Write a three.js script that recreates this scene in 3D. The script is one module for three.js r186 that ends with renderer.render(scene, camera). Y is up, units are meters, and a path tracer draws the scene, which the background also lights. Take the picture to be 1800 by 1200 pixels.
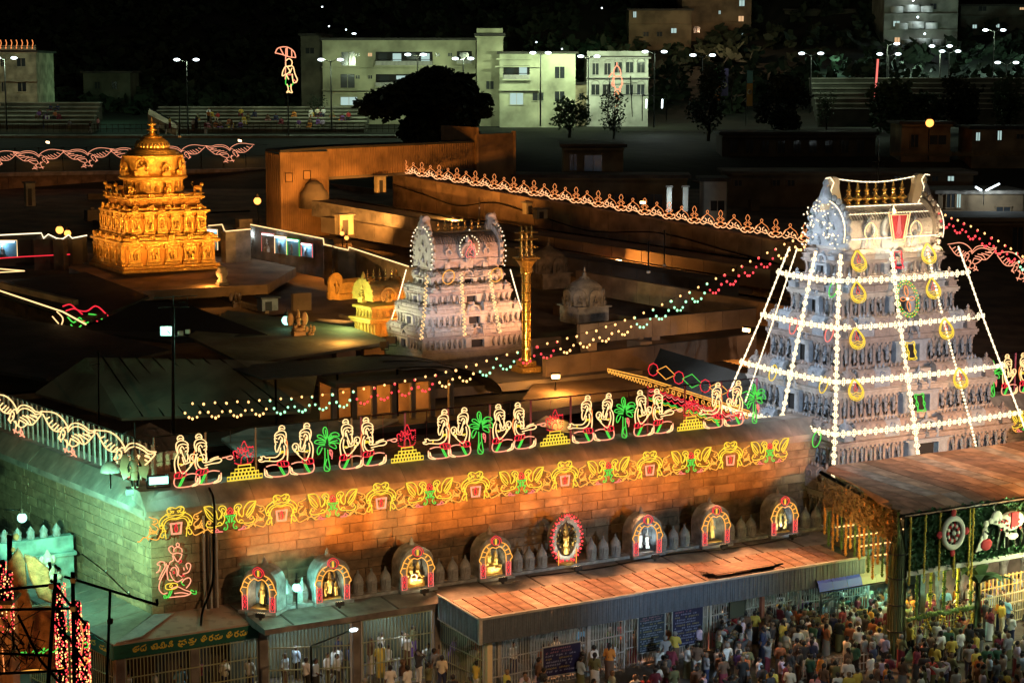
import * as THREE from 'three';
import { mergeGeometries, mergeVertices } from 'three/addons/utils/BufferGeometryUtils.js';
import { MarchingCubes } from 'three/addons/objects/MarchingCubes.js';

// ------------------------------------------------------------------ camera, sky, moonlight, exposure
const scene = new THREE.Scene();
const FOCAL = 3400, EYE = 28, PITCH = Math.atan(474 / FOCAL);        // the lens, in pixels of an 1800 x 1200 frame
const camera = new THREE.PerspectiveCamera(2 * Math.atan(600 / FOCAL) * 180 / Math.PI, 1.5, 1, 3000);
camera.position.set(0, EYE, 0); camera.rotation.x = -PITCH; camera.updateMatrixWorld();
{
const w = 64, h = 32, d = new Float32Array(w * h * 4);
for (let y = 0; y < h; y++) for (let x = 0; x < w; x++) {
const up = Math.max(0, (y + .5) / h * 2 - 1), k = Math.pow(1 - up, 3), i = (y * w + x) * 4;
d[i] = .026 + .045 * k; d[i + 1] = .026 + .03 * k; d[i + 2] = .025 + .015 * k; d[i + 3] = 1;
}
const sky = new THREE.DataTexture(d, w, h, THREE.RGBAFormat, THREE.FloatType);
sky.mapping = THREE.EquirectangularReflectionMapping; sky.magFilter = THREE.LinearFilter; sky.needsUpdate = true;
scene.background = sky; scene.environment = sky; scene.environmentIntensity = .3; scene.backgroundIntensity = .3;
}
const moon = new THREE.DirectionalLight(new THREE.Color().setRGB(1, .8, .55), .035);
moon.position.set(40, 70, 30); moon.target.position.set(0, 0, -130); moon.castShadow = true; moon.shadow.radius = 8; moon.shadow.mapSize.set(2048, 2048);
Object.assign(moon.shadow.camera, { left: -150, right: 150, top: 150, bottom: -150, far: 600 });
moon.name = 'moon'; scene.add(moon, moon.target);
const renderer = new THREE.WebGLRenderer({ antialias: true });
renderer.toneMapping = THREE.LinearToneMapping; renderer.toneMappingExposure = 1; renderer.shadowMap.enabled = true;

// ------------------------------------------------------------------ numbers and places
const ord = ['first', 'second', 'third', 'fourth', 'fifth', 'sixth', 'seventh', 'eighth', 'ninth', 'tenth', 'eleventh', 'twelfth', 'thirteenth', 'fourteenth', 'fifteenth', 'sixteenth', 'seventeenth', 'eighteenth', 'nineteenth'];
const PI = Math.PI, V = (x, y, z) => new THREE.Vector3(x, y, z);
let seed = 11;
const rnd = () => { seed = (seed * 1664525 + 1013904223) >>> 0; return seed / 4294967296; };
const rr = (a, b) => a + (b - a) * rnd(), pick = (a) => a[Math.floor(rnd() * a.length) % a.length];
const lerp = (a, b, t) => a + (b - a) * t, clamp = (x, a, b) => Math.min(b, Math.max(a, x));
const CP = Math.cos(PITCH), SP = Math.sin(PITCH);
const ray = (x, y) => V((x - 900) / FOCAL, -SP + (600 - y) / FOCAL * CP, -CP - (600 - y) / FOCAL * SP);
const P = (x, y, d) => ray(x, y).multiplyScalar(d).add(V(0, EYE, 0));                 // the point d metres ahead
const atH = (x, y, h) => { const r = ray(x, y); return r.multiplyScalar((h - EYE) / r.y).add(V(0, EYE, 0)); };   // the point at a height
const RISE = .052;                                                                     // the precinct climbs away from the street
const slopeH = (z) => 8 + RISE * (-z - 109);
const onSlope = (x, y, dh = 0) => { const r = ray(x, y), t = (EYE - 8 - dh + RISE * 109) / (-r.y - RISE * r.z); return r.multiplyScalar(t).add(V(0, EYE, 0)); };
const pxm = (p) => FOCAL / ((EYE - p.y) * SP - p.z * CP);                             // pixels per metre at a point
const RY = PI / 6, C0 = V(-16.195, 0, -84.473), UD = V(Math.sin(PI / 3), 0, -Math.cos(PI / 3)), ND = V(.5, 0, Math.cos(PI / 6));
const W = (s, h, o) => C0.clone().addScaledVector(UD, s).addScaledVector(ND, o).setY(h);   // along the front wall, height, out from it
const onWall = (x, y, o = 0) => { const r = ray(x, y), q = C0.clone().addScaledVector(ND, o), e = V(0, EYE, 0); const t = q.clone().sub(e).dot(ND) / r.dot(ND); const p = r.multiplyScalar(t).add(e); return { s: p.clone().sub(C0).dot(UD), h: p.y, p }; };
const onPlane = (x, y, q, n) => { const r = ray(x, y), e = V(0, EYE, 0); return r.multiplyScalar(q.clone().sub(e).dot(n) / r.dot(n)).add(e); };

// ------------------------------------------------------------------ things, parts, copies
const used = {};
const numbered = (name) => { const n = used[name] = (used[name] ?? -1) + 1; return n ? name + '_' + String(n).padStart(3, '0') : name; };
function tag(o, label, category, group) { o.userData.label = label; if (category) o.userData.category = category; if (group) o.userData.group = group; return o; }
function thing(name, label, category, pos, ry = 0, group) {
const o = new THREE.Group(); o.name = numbered(name); o.userData.stem = name; if (pos) o.position.copy(pos); o.rotation.y = ry; scene.add(o);
return tag(o, label, category, group);
}
function mk(name, geo, mat, parent, kind) {
const m = new THREE.Mesh(geo instanceof G ? geo.geo() : geo, mat); m.name = name; m.castShadow = m.receiveShadow = true;
if (kind) m.userData.kind = kind; parent.add(m); return m;
}
function struct(name, geo, mat, kind = 'structure') { return mk(numbered(name), geo, mat, scene, kind); }
function dup(src, label, pos, ry, group) {
const c = src.clone(); c.name = numbered(src.userData.stem); scene.add(c);
if (pos) c.position.copy(pos); if (ry !== undefined) c.rotation.y = ry;
c.userData = { ...src.userData, label }; if (group) c.userData.group = group; return c;
}

// ------------------------------------------------------------------ geometry
const M4 = (x, y, z, rx = 0, ry = 0, rz = 0, s = 1) => new THREE.Matrix4().compose(V(x, y, z), new THREE.Quaternion().setFromEuler(new THREE.Euler(rx, ry, rz, 'YXZ')), typeof s === 'number' ? V(s, s, s) : s);
function tubeGeo(pts, r, sides = 4, closed = false, r1 = r) {
const n = pts.length, pos = [], nor = [], idx = [], t = V(), a = V(), b = V(), p = V();
let side = null;
for (let i = 0; i < n; i++) {
const q0 = closed ? pts[(i + n - 1) % n] : pts[Math.max(0, i - 1)], q1 = closed ? pts[(i + 1) % n] : pts[Math.min(n - 1, i + 1)];
t.subVectors(q1, q0).normalize();
if (!side) { side = V(0, 0, 1); if (Math.abs(t.z) > .9) side.set(1, 0, 0); }
side.addScaledVector(t, -side.dot(t)); if (side.lengthSq() < 1e-6) side.set(t.y, t.z, t.x); side.normalize();
b.crossVectors(t, side);
const R = lerp(r, r1, n > 1 ? i / (n - 1) : 0);
for (let k = 0; k < sides; k++) {
const f = (k + .5) / sides * 2 * PI; a.copy(side).multiplyScalar(Math.cos(f)).addScaledVector(b, Math.sin(f));
nor.push(a.x, a.y, a.z); p.copy(pts[i]).addScaledVector(a, R); pos.push(p.x, p.y, p.z);
}
}
for (let i = 0; i < (closed ? n : n - 1); i++) for (let k = 0; k < sides; k++) {
const A = i * sides + k, B = i * sides + (k + 1) % sides, i2 = (i + 1) % n, Cc = i2 * sides + k, D = i2 * sides + (k + 1) % sides;
idx.push(A, Cc, B, B, Cc, D);
}
if (!closed) for (let k = 1; k < sides - 1; k++) { idx.push(0, k, k + 1); const e = (n - 1) * sides; idx.push(e, e + k + 1, e + k); }
const g = new THREE.BufferGeometry();
g.setAttribute('position', new THREE.Float32BufferAttribute(pos, 3)); g.setAttribute('normal', new THREE.Float32BufferAttribute(nor, 3)); g.setIndex(idx);
return g;
}
class G {
constructor() { this.a = []; }
add(g, m) { if (g instanceof G) g = g.geo(); g = g.index ? g.toNonIndexed() : g.clone(); if (m) g.applyMatrix4(m); for (const k of Object.keys(g.attributes)) if (!['position', 'normal', 'color'].includes(k)) g.deleteAttribute(k); this.a.push(g); return this; }
box(w, h, d, x = 0, y = 0, z = 0, rx, ry, rz) { return this.add(new THREE.BoxGeometry(w, h, d), M4(x, y, z, rx, ry, rz)); }
bbox(w, h, d, x = 0, y = 0, z = 0, e = .02) {                        // a box with chamfered edges, from y up
const s = new THREE.Shape([[e, 0], [w - e, 0], [w, e], [w, h - e], [w - e, h], [e, h], [0, h - e], [0, e]].map((p) => new THREE.Vector2(...p)));
return this.add(new THREE.ExtrudeGeometry(s, { depth: d - 2 * e, bevelEnabled: true, bevelSize: e * .6, bevelThickness: e, bevelSegments: 1, bevelOffset: -e * .6, steps: 1 }), M4(x - w / 2, y, z - d / 2 + e));
}
cyl(r0, r1, h, x = 0, y = 0, z = 0, seg = 10, rx, ry, rz) { return this.add(new THREE.CylinderGeometry(r1, r0, h, seg), M4(x, y, z, rx, ry, rz)); }
sph(r, x = 0, y = 0, z = 0, sx = 1, sy = 1, sz = 1, seg = 8) { return this.add(new THREE.SphereGeometry(r, seg, Math.max(4, seg * .7 | 0)), M4(x, y, z, 0, 0, 0, V(sx, sy, sz))); }
lathe(prof, seg = 12, x = 0, y = 0, z = 0, ry = 0) { return this.add(new THREE.LatheGeometry(prof.map((p) => new THREE.Vector2(...p)), seg), M4(x, y, z, 0, ry)); }
tube(pts, r, sides = 5, closed = false, r1) { return this.add(tubeGeo(pts.map((p) => p.isVector3 ? p : V(...p)), r, sides, closed, r1)); }
bar(a, b, r, sides = 5) { return this.tube([a, b], r, sides); }
ext(pts, depth, m, bev = 0) { return this.add(new THREE.ExtrudeGeometry(new THREE.Shape(pts.map((p) => new THREE.Vector2(...p))), { depth, bevelEnabled: bev > 0, bevelSize: bev, bevelThickness: bev, bevelSegments: 1, curveSegments: 8 }), m); }
geo(k = 1) {
if (!this.a.length) this.box(.001, .001, .001);
const g = this.a.length > 1 ? mergeGeometries(this.a) : this.a[0], p = g.attributes.position, uv = new Float32Array(p.count * 2), a = V(), b = V(), c = V();
for (let i = 0; i < p.count; i += 3) {
a.fromBufferAttribute(p, i); b.fromBufferAttribute(p, i + 1).sub(a); c.fromBufferAttribute(p, i + 2).sub(a); b.cross(c);
const x = Math.abs(b.x), y = Math.abs(b.y), z = Math.abs(b.z);
for (let j = 0; j < 3; j++) {
a.fromBufferAttribute(p, i + j);
uv.set(x > y && x > z ? [a.z * k, a.y * k] : y > z ? [a.x * k, a.z * k] : [a.x * k, a.y * k], (i + j) * 2);
}
}
g.setAttribute('uv', new THREE.BufferAttribute(uv, 2));
return g;
}
}
// a flat plate through points of the world, thick downwards; first corner is the mesh's origin when a parent sits there
function plate(pts, t, g = new G(), from = V(0, 0, 0)) {
const top = pts.map((p) => p.clone().sub(from)), bot = top.map((p) => p.clone().setY(p.y - t)), n = pts.length, pos = [];
const area = top.reduce((s, p, i) => { const q = top[(i + 1) % n]; return s + (q.x - p.x) * (q.z + p.z); }, 0);
if (area < 0) { top.reverse(); bot.reverse(); }
const tri = (a, b, c) => pos.push(a.x, a.y, a.z, b.x, b.y, b.z, c.x, c.y, c.z);
for (let i = 1; i < n - 1; i++) { tri(top[0], top[i + 1], top[i]); tri(bot[0], bot[i], bot[i + 1]); }
for (let i = 0; i < n; i++) { const j = (i + 1) % n; tri(top[i], top[j], bot[i]); tri(top[j], bot[j], bot[i]); }
const q = new THREE.BufferGeometry(); q.setAttribute('position', new THREE.Float32BufferAttribute(pos, 3)); q.computeVertexNormals();
return g.add(q);
}
const curve = (pts, step, closed = false) => { const c = new THREE.CatmullRomCurve3(pts, closed, 'centripetal'), n = Math.max(2, Math.round(c.getLength() / step)); const o = c.getPoints(n); if (closed) o.pop(); return o; };
const pos2 = (text, f) => text.trim().split(/\s+/).map((q) => f(...q.split(',').map(Number)));

// ------------------------------------------------------------------ surfaces
function grid(n, f) { const d = new Uint8Array(n * n * 4); for (let y = 0; y < n; y++) for (let x = 0; x < n; x++) { const c = f(x / n, y / n), i = (y * n + x) * 4; d[i] = clamp(c[0], 0, 1) * 255; d[i + 1] = clamp(c[1], 0, 1) * 255; d[i + 2] = clamp(c[2], 0, 1) * 255; d[i + 3] = 255; } const t = new THREE.DataTexture(d, n, n); t.wrapS = t.wrapT = THREE.RepeatWrapping; t.magFilter = THREE.LinearFilter; t.needsUpdate = true; return t; }
const hash = (x, y, s) => { let h = (x * 374761393 + y * 668265263 + s * 974711) | 0; h = Math.imul(h ^ (h >>> 13), 1274126177); return ((h ^ (h >>> 16)) >>> 0) / 4294967296; };
function vn(u, v, f, s) { const x = u * f, y = v * f, i = Math.floor(x), j = Math.floor(y), a = x - i, b = y - j, p = a * a * (3 - 2 * a), q = b * b * (3 - 2 * b), h = (m, n) => hash(((m % f) + f) % f, ((n % f) + f) % f, s); return lerp(lerp(h(i, j), h(i + 1, j), p), lerp(h(i, j + 1), h(i + 1, j + 1), p), q); }
const fbm = (u, v, f, s, o = 4) => { let r = 0, a = .5, n = 0; for (let k = 0; k < o; k++, f *= 2, a *= .55) { r += a * vn(u, v, f, s + k); n += a; } return r / n; };
const TX = {};
TX.grain = grid(256, (u, v) => { const a = fbm(u, v, 6, 1, 5), b = fbm(u, v, 40, 9, 2); const g = .45 + .5 * a + .18 * (b - .5); return [g, g * .985, g * .96]; });
TX.stain = grid(256, (u, v) => { const a = fbm(u, v, 3, 21, 5), s = fbm(u, v, 9, 31, 3), d = Math.max(0, .62 - a) * 1.5; const g = .95 - d - .16 * Math.abs(s - .5); return [g, g * .98, g * .95]; });
TX.bump = grid(256, (u, v) => { const g = fbm(u, v, 12, 41, 5); return [g, g, g]; });
TX.carve = grid(256, (u, v) => { const a = Math.abs(Math.sin(u * 2 * PI * 8)) * .35 + Math.abs(Math.sin(v * 2 * PI * 8 + Math.sin(u * 2 * PI * 4))) * .3, b = vn(u, v, 24, 51), c = vn(u, v, 48, 61); const g = a + .35 * b + .25 * c; return [g, g, g]; });
TX.patch = grid(256, (u, v) => { const g = .8 + .2 * vn(u, v, 4, 71) - (vn(u, v, 7, 81) > .78 ? .2 : 0) + .1 * (fbm(u, v, 20, 91, 2) - .5); return [g, g, g]; });
const tex = (t, k) => { const c = t.clone(); c.repeat.set(k, k); c.needsUpdate = true; return c; };
const RGB = (c) => new THREE.Color().setRGB(...c);
function std(name, c, rough = .8, o = {}) {
const { map, mapK = .5, bump, bumpK = .5, bumpS = .02, ...rest } = o;
const m = new (rest.clearcoat !== undefined || rest.transmission !== undefined || rest.sheen !== undefined ? THREE.MeshPhysicalMaterial : THREE.MeshStandardMaterial)({ color: RGB(c), roughness: rough, ...rest });
if (map) m.map = tex(TX[map], mapK);
if (bump) { m.bumpMap = tex(TX[bump], bumpK); m.bumpScale = bumpS; }
m.name = name; return m;
}
const glow = (name, c, k = 1) => { const m = new THREE.MeshStandardMaterial({ color: RGB([.02, .02, .02]), emissive: RGB(c), emissiveIntensity: k, roughness: .6 }); m.name = name; return m; };
const L = {                                                            // what gives off light
cream: glow('warm_white_tube', [1, .62, .26], 1.75), white: glow('white_tube', [1, .8, .5], 2.1), amber: glow('amber_tube', [1, .42, .06], 1.35), yellow: glow('yellow_tube', [1, .68, .05], 1.25),
red: glow('red_tube', [1, .03, .05], 1.1), pink: glow('pink_tube', [1, .2, .16], 1.3), green: glow('green_tube', [.12, 1, .1], .85), orange: glow('orange_tube', [1, .3, .08], 1.3), rose: glow('rose_tube', [1, .36, .2], 1.5), peach: glow('peach_tube', [1, .46, .2], 1.9),
sodium: glow('sodium_lamp', [1, .35, .07], 3), halide: glow('halide_lamp', [.4, 1, .8], 2.6), cool: glow('cool_tube', [.8, .95, 1], 5), warmLamp: glow('warm_lamp', [1, .7, .35], 9),
bAmber: glow('amber_bulb', [1, .5, .16], 3), bRed: glow('red_bulb', [1, .05, .06], 2.2), bGreen: glow('green_bulb', [.35, 1, .5], 2.2), bWhite: glow('white_bulb', [1, .85, .6], 3),
};
const M = {
plaster: std('lime_plaster', [.36, .3, .24], .85, { map: 'stain', mapK: .22, bump: 'bump', bumpK: .6, bumpS: .015 }),
coping: std('grey_coping', [.36, .33, .3], .8, { map: 'stain', mapK: .3, bump: 'bump', bumpK: .5, bumpS: .015 }),
joint: std('dark_joint', [.07, .055, .04], .95, { map: 'grain' }),
conc: std('concrete', [.24, .22, .2], .9, { map: 'stain', mapK: .35, bump: 'bump', bumpK: .7, bumpS: .012 }),
darkRoof: std('dark_sheet_roof', [.055, .052, .045], .8, { map: 'stain', mapK: .15, bump: 'bump', bumpK: .4, bumpS: .02 }),
flatRoof: std('flat_roof', [.2, .165, .13], .9, { map: 'stain', mapK: .12, bump: 'bump', bumpK: .4, bumpS: .02 }),
ochre: std('ochre_wall', [.5, .33, .17], .85, { map: 'stain', mapK: .2 }),
creamWall: std('cream_wall', [.6, .52, .36], .85, { map: 'stain', mapK: .2 }),
niche: std('grey_niche_plaster', [.36, .4, .42], .8, { map: 'stain', mapK: .8, bump: 'bump', bumpK: 1, bumpS: .01 }),
blueNiche: std('blue_niche_wall', [.2, .38, .5], .8, { map: 'stain', mapK: .6 }),
teal: std('teal_wall', [.24, .42, .4], .8, { map: 'stain', mapK: .5 }),
carved: std('carved_stucco', [.42, .36, .33], .8, { map: 'grain', mapK: .6, bump: 'carve', bumpK: .7, bumpS: .05 }),
carvedBlue: std('blue_grey_stucco', [.4, .46, .53], .75, { map: 'grain', mapK: .7, bump: 'carve', bumpK: .9, bumpS: .04 }),
carvedPale: std('pale_stucco', [.58, .54, .49], .75, { map: 'grain', mapK: .7, bump: 'carve', bumpK: .9, bumpS: .04 }),
gold: std('gilded_copper', [.95, .56, .13], .36, { metalness: .75, bump: 'carve', bumpK: .55, bumpS: .06, map: 'grain', mapK: .6 }),
goldPaint: std('gold_paint', [.85, .5, .12], .45, { metalness: .25, bump: 'carve', bumpK: .8, bumpS: .05, map: 'grain', mapK: .6 }),
goldDark: std('shadowed_gilding', [.6, .3, .06], .5, { metalness: .6, bump: 'carve', bumpK: .8, bumpS: .06 }),  // darker gold puts shade into the recessed storeys
goldSmooth: std('polished_gold', [.95, .6, .16], .25, { metalness: .9 }),
statueGold: std('gold_painted_statue', [.75, .52, .16], .35, { metalness: .5, bump: 'carve', bumpK: 1.6, bumpS: .02 }),
iron: std('dark_iron', [.05, .045, .04], .6, { metalness: .5 }), black: std('black_void', [.012, .012, .012], .9),
steel: std('galvanised_steel', [.42, .43, .42], .4, { metalness: .7, map: 'grain' }), pole: std('grey_pole', [.4, .4, .38], .6, { metalness: .3 }),
purple: std('maroon_rail', [.5, .12, .22], .6), frame: std('brown_frame', [.36, .26, .18], .6), rustSheet: std('rusty_tin_sheet', [.42, .25, .17], .6, { metalness: .2, map: 'stain', mapK: .5 }),
blueSheet: std('blue_grey_cladding', [.17, .21, .27], .5, { metalness: .3, map: 'grain', mapK: .5 }), trim: std('pale_trim', [.5, .5, .48], .6, { map: 'grain' }),
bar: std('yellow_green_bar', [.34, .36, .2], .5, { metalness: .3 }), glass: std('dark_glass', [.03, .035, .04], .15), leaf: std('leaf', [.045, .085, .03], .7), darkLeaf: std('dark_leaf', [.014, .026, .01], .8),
bark: std('bark', [.1, .075, .05], .95, { bump: 'bump', bumpK: 2, bumpS: .02 }), wire: std('black_cable', [.02, .02, .02], .7),
};
const SOD = [1, .4, .075], MH = [.34, 1, .72], COOL = [.8, .95, 1], WARM = [1, .72, .4], ORANGE = [1, .26, .03];
function point(p, c, i, r = 4) { const l = new THREE.PointLight(RGB(c), i, 0, 2); l.position.copy(p); l.castShadow = true; l.shadow.radius = r; l.name = 'lamp'; scene.add(l); return l; }  // all point lights share this name, unseen added fills included
function spot(p, to, c, i, ang, pen = .4, r = 6) { const l = new THREE.SpotLight(RGB(c), i, 0, ang, pen, 2); l.position.copy(p); l.target.position.copy(to); l.castShadow = true; l.shadow.radius = r; l.name = 'floodlight'; scene.add(l, l.target); return l; }  // every spot gets this name, also the unseen added ones
// ------------------------------------------------------------------ ground, precinct, hills
const so = (x, z) => { const dx = x - C0.x, dz = z - C0.z; return [dx * UD.x + dz * UD.z, dx * ND.x + dz * ND.z]; };
const hn = (x, z) => fbm((x / 260 + 50) % 1, (z / 260 + 50) % 1, 8, 5, 4);
function terrainH(x, z) {
const d = -z, [s, o] = so(x, z);
let h = slopeH(z) - lerp(4.5, 0, clamp((d - 225) / 40, 0, 1));
if (o > -2.5 || (s < -1 && o > -9) || (s > 52 && o > -4)) h = -.6;
if (d > 330) h += .0016 * (d - 330) ** 2 * (.75 + .5 * hn(x, z)) * clamp(.7 + (x + 60) / 300, .7, 1.05);
return h;
}
{
const nx = 110, nz = 120, pos = [], idx = [];
for (let j = 0; j <= nz; j++) for (let i = 0; i <= nx; i++) { const z = -60 - 640 * Math.pow(j / nz, 1.25), x = lerp(-1, 1, i / nx) * (140 + -z * .35); pos.push(x, terrainH(x, z), z); }
for (let j = 0; j < nz; j++) for (let i = 0; i < nx; i++) { const a = j * (nx + 1) + i, b = a + nx + 1; idx.push(a, a + 1, b, b, a + 1, b + 1); }
const g = new THREE.BufferGeometry(); g.setAttribute('position', new THREE.Float32BufferAttribute(pos, 3)); g.setIndex(idx); g.computeVertexNormals();
struct('hillside_ground', new G().add(g).geo(.1), std('dark_earth', [.022, .026, .015], .95, { map: 'stain', mapK: .3, bump: 'bump', bumpK: .5, bumpS: .1 }));
}
{
const g = plate([V(-150, 0, 60), V(150, 0, 60), V(150, 0, -150), V(-150, 0, -150)], .3);
struct('street', g, std('street_paving', [.13, .115, .1], .85, { map: 'stain', mapK: .12, bump: 'bump', bumpK: .4, bumpS: .02 }));
}

// ------------------------------------------------------------------ the stone compound wall
const TONES = [[.4, .3, .19], [.385, .285, .18], [.41, .31, .2], [.37, .275, .172], [.39, .3, .195], [.35, .26, .165]].map((c, i) => std('sandstone_' + 'abcdef'[i], c, .88, { map: i % 2 ? 'grain' : 'stain', mapK: .31 + .07 * i, bump: 'bump', bumpK: .8, bumpS: .02 }));
const DARK_COURSE = [[.27, .2, .125], [.3, .22, .14], [.24, .175, .11]].map((c, i) => std('darker_sandstone_' + 'abc'[i], c, .9, { map: 'stain', mapK: .5 + .1 * i, bump: 'bump', bumpK: 1, bumpS: .03 }));  // darker sandstone tones laid in the lower courses
const BLOCKS = [0, 1, 2, 3, 4, 5].map((i) => { const g = new G().bbox(1.2, .45, .2, 0, -.225, -.1, .018).geo(); const uv = g.attributes.uv; for (let k = 0; k < uv.count; k++) uv.setXY(k, uv.getX(k) + i * .37, uv.getY(k) + i * .61); return g; });
function stoneWall(label, origin, ry, x0, x1, y0, y1, course, avg) {
const t = thing('stone_wall', label, 'wall', origin, ry);
mk('wall_core', new G().box(x1 - x0, y1 + 0, 1.5, (x0 + x1) / 2, y1 / 2, -.83), M.joint, t);
const n = Math.round((y1 - y0) / course), ch = (y1 - y0) / n;
const list = [];
for (let r = 0; r < n; r++) {
let x = x0 + (r % 2 ? 0 : -.4); const y = y0 + (r + .5) * ch;
while (x < x1 - .25) { const w = Math.min(avg * rr(.62, 1.38), x1 - x), a = Math.max(x, x0); list.push([a, x + w, y, ch]); x += w; }
}
list.sort((p, q) => (q[1] - q[0]) - (p[1] - p[0]));
const rest = new G();
list.forEach(([a, b, y, c], k) => {
const sx = (b - a - .016) / 1.2, sy = (c - .014) / .45, z = rr(-.012, .016);
if (k < 300) { const m = mk('stone_block', BLOCKS[k % 6], y < y0 + 4.2 * ch + .5 * hash(k, 3, 1) ? DARK_COURSE[k % 3] : TONES[Math.floor(rnd() * 6)], t); m.position.set((a + b) / 2, y, z); m.scale.set(sx, sy, 1); }
else rest.add(BLOCKS[k % 6], M4((a + b) / 2, y, z, 0, 0, 0, V(sx, sy, 1)));
});
if (rest.a.length) mk('small_stone_block', rest, TONES[1], t, 'stuff');
return t;
}
const LRY = RY - PI / 2 + .115;
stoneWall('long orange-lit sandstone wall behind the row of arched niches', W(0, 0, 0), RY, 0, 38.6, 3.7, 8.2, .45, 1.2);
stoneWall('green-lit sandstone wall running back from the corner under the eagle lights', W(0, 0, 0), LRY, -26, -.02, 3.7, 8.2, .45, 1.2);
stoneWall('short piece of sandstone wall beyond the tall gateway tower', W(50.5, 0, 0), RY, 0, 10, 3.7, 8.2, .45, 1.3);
function coping(label, origin, ry, x0, x1, m0 = 0) {
const t = thing('wall_coping', label, 'coping', origin, ry), n = Math.max(1, Math.round((x1 - x0) / 2.6)), w = (x1 - x0) / n;
const g = new G().ext([[0.32, 8.38], [.32, 8.62], [-.5, 9.38], [-1.62, 9.38], [-1.62, 8.2], [0.1, 8.2], [.1, 8.38]], w - .015, M4(0, 0, 0, 0, -PI / 2), 0).geo();
for (let i = 0; i < n; i++) { const s = mk('coping_slab', g, M.coping, t); s.position.set(x0 + (i + 1) * w, 0, 0); s.position.z = rr(-.006, .006); }
return t;
}
// extrusion along local x: the section's first axis points out of the wall
coping('sloping plaster coping on the front wall under the seated figures', W(0, 0, 0), RY, -.28, 38.6);
coping('sloping plaster coping on the side wall under the eagle lights', W(0, 0, 0), LRY, -26, -.05);
coping('plaster coping on the wall beyond the tall gateway tower', W(50.5, 0, 0), RY, 0, 10);

// ------------------------------------------------------------------ walkway roof under the wall, finials, chajja
{
const t = thing('walkway_roof', 'long stained concrete walkway roof carrying the niches and grey finials', 'roof', W(0, 0, 0), RY);
mk('roof_slab', new G().ext([[0, 3.45], [0, 3.84], [2.5, 3.84], [4.4, 3.7], [4.4, 3.45]], 33.6, M4(37.2, 0, 0, 0, -PI / 2)).geo(), M.conc, t);
mk('ledge', new G().bbox(33.4, .16, .55, 20.3, 3.845, 2.12, .02), M.niche, t);
for (let s = 5; s < 37; s += 2.6) mk('slab_joint', new G().box(.09, .02, 1.8, s, 3.79, 3.45, .075), M.joint, t);
mk('fallen_cable', new G().tube(curve([[18, 3.87, 3], [22, 3.85, 3.2], [26, 3.9, 2.9], [30, 3.86, 3.3], [35, 3.9, 3]].map((p) => V(...p)), .5), .03), M.wire, t);
}
let FIN = thing('parapet_finial', 'grey bud-shaped parapet finial in the row between the niches', 'finial', W(5.9, 4, 2.05), RY, 'grey finials along the walkway ledge');
mk('bud', new G().lathe([[.27, 0], [.3, .05], [.24, .1], [.27, .3], [.29, .5], [.24, .72], [.12, .9], [.05, 1], [.07, 1.06], [0, 1.16]], 8), M.niche, FIN);
mk('finial_panel', new G().bbox(.3, .42, .06, 0, .16, .27, .02), M.niche, FIN);
const NS = [4.5, 7.77, 12.12, 16.34, 20.53, 25.11, 29.34, 33.76];
{
let n = 0, gap = 0;
for (let s = 5.7; s < 37; s += .71) {
if (NS.some((c) => Math.abs(c - s) < 1.12)) continue;
const g = NS.filter((c) => c < s).length; if (g !== gap) { gap = g; n = 0; }
const l = `grey bud-shaped finial, ${ord[n++]} ${g < 8 ? `between the ${ord[g - 1]} and ${ord[g]} niches` : 'past the last niche'} from the corner`;
if (!FIN.userData.used) { FIN.position.copy(W(s, 4, 2.05)); FIN.userData.label = l; FIN.userData.used = 1; } else dup(FIN, l, W(s + rr(-.04, .04), 4, 2.05), RY + rr(-.05, .05));
}
}
// ------------------------------------------------------------------ neon drawing
function neonGeo(paths, f, r, step) {
const g = new G();
for (const text of paths) {
const closed = text.includes('o'), straight = text.includes('/'), q = pos2(text.replace(/[o/]/g, ''), f);
g.tube(straight ? q : curve(q, step, closed), r, 4, closed && true);
}
return g.geo();
}
// a figure from outlines: parts = [name, light, [paths]]; x0, y0 = foot point, kx, ky = metres per unit, sh = slope of the drawing
function figure(name, label, cat, group, parts, { x0, y0, kx, ky, sh = 0, r = .03, step = .09, flip = 1, z = 0 }) {
const t = thing(name, label, cat, V(0, 0, 0), RY, group);
const f = (x, y) => V((x - x0) * kx * flip, (y0 - (y + sh * (x - x0))) * ky, z);
for (const [n, m, paths] of parts) mk(n, neonGeo(paths, f, r, step), L[m], t);
return t;
}
const SAGE = { x0: 170, y0: 1088, kx: .00472, ky: .00434, sh: .105 };
const HEAD = ['88,600 84,575 105,553 130,553 145,575 143,602', '95,592 118,578 142,590', '85,740 70,690 72,640 95,612 140,605 180,625 192,650 186,657', '90,735 85,690 100,655 140,640 180,650', '186,657 193,690 185,700 192,706 180,735 190,770 175,830', '115,740 108,700 130,665 152,695', '120,700 133,750 150,790 165,830', '165,680 182,676', '160,720 178,712'];
const LEGS = [['waistband', 'red', ['55,955 165,940 160,978 50,1000o', '100,950 90,990', '130,946 120,984']], ['folded_leg', 'rose', ['50,1000 40,1050 55,1090 100,1100 250,1072 298,1015 302,978', '160,968 225,955 285,962']], ['foot', 'cream', ['302,990 296,1060 215,1090 240,1072 275,1050', '285,1000 270,1055']], ['cloth_stripe', 'green', ['150,985 122,1050 95,1098', '134,988 106,1050 83,1096']]];
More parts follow.
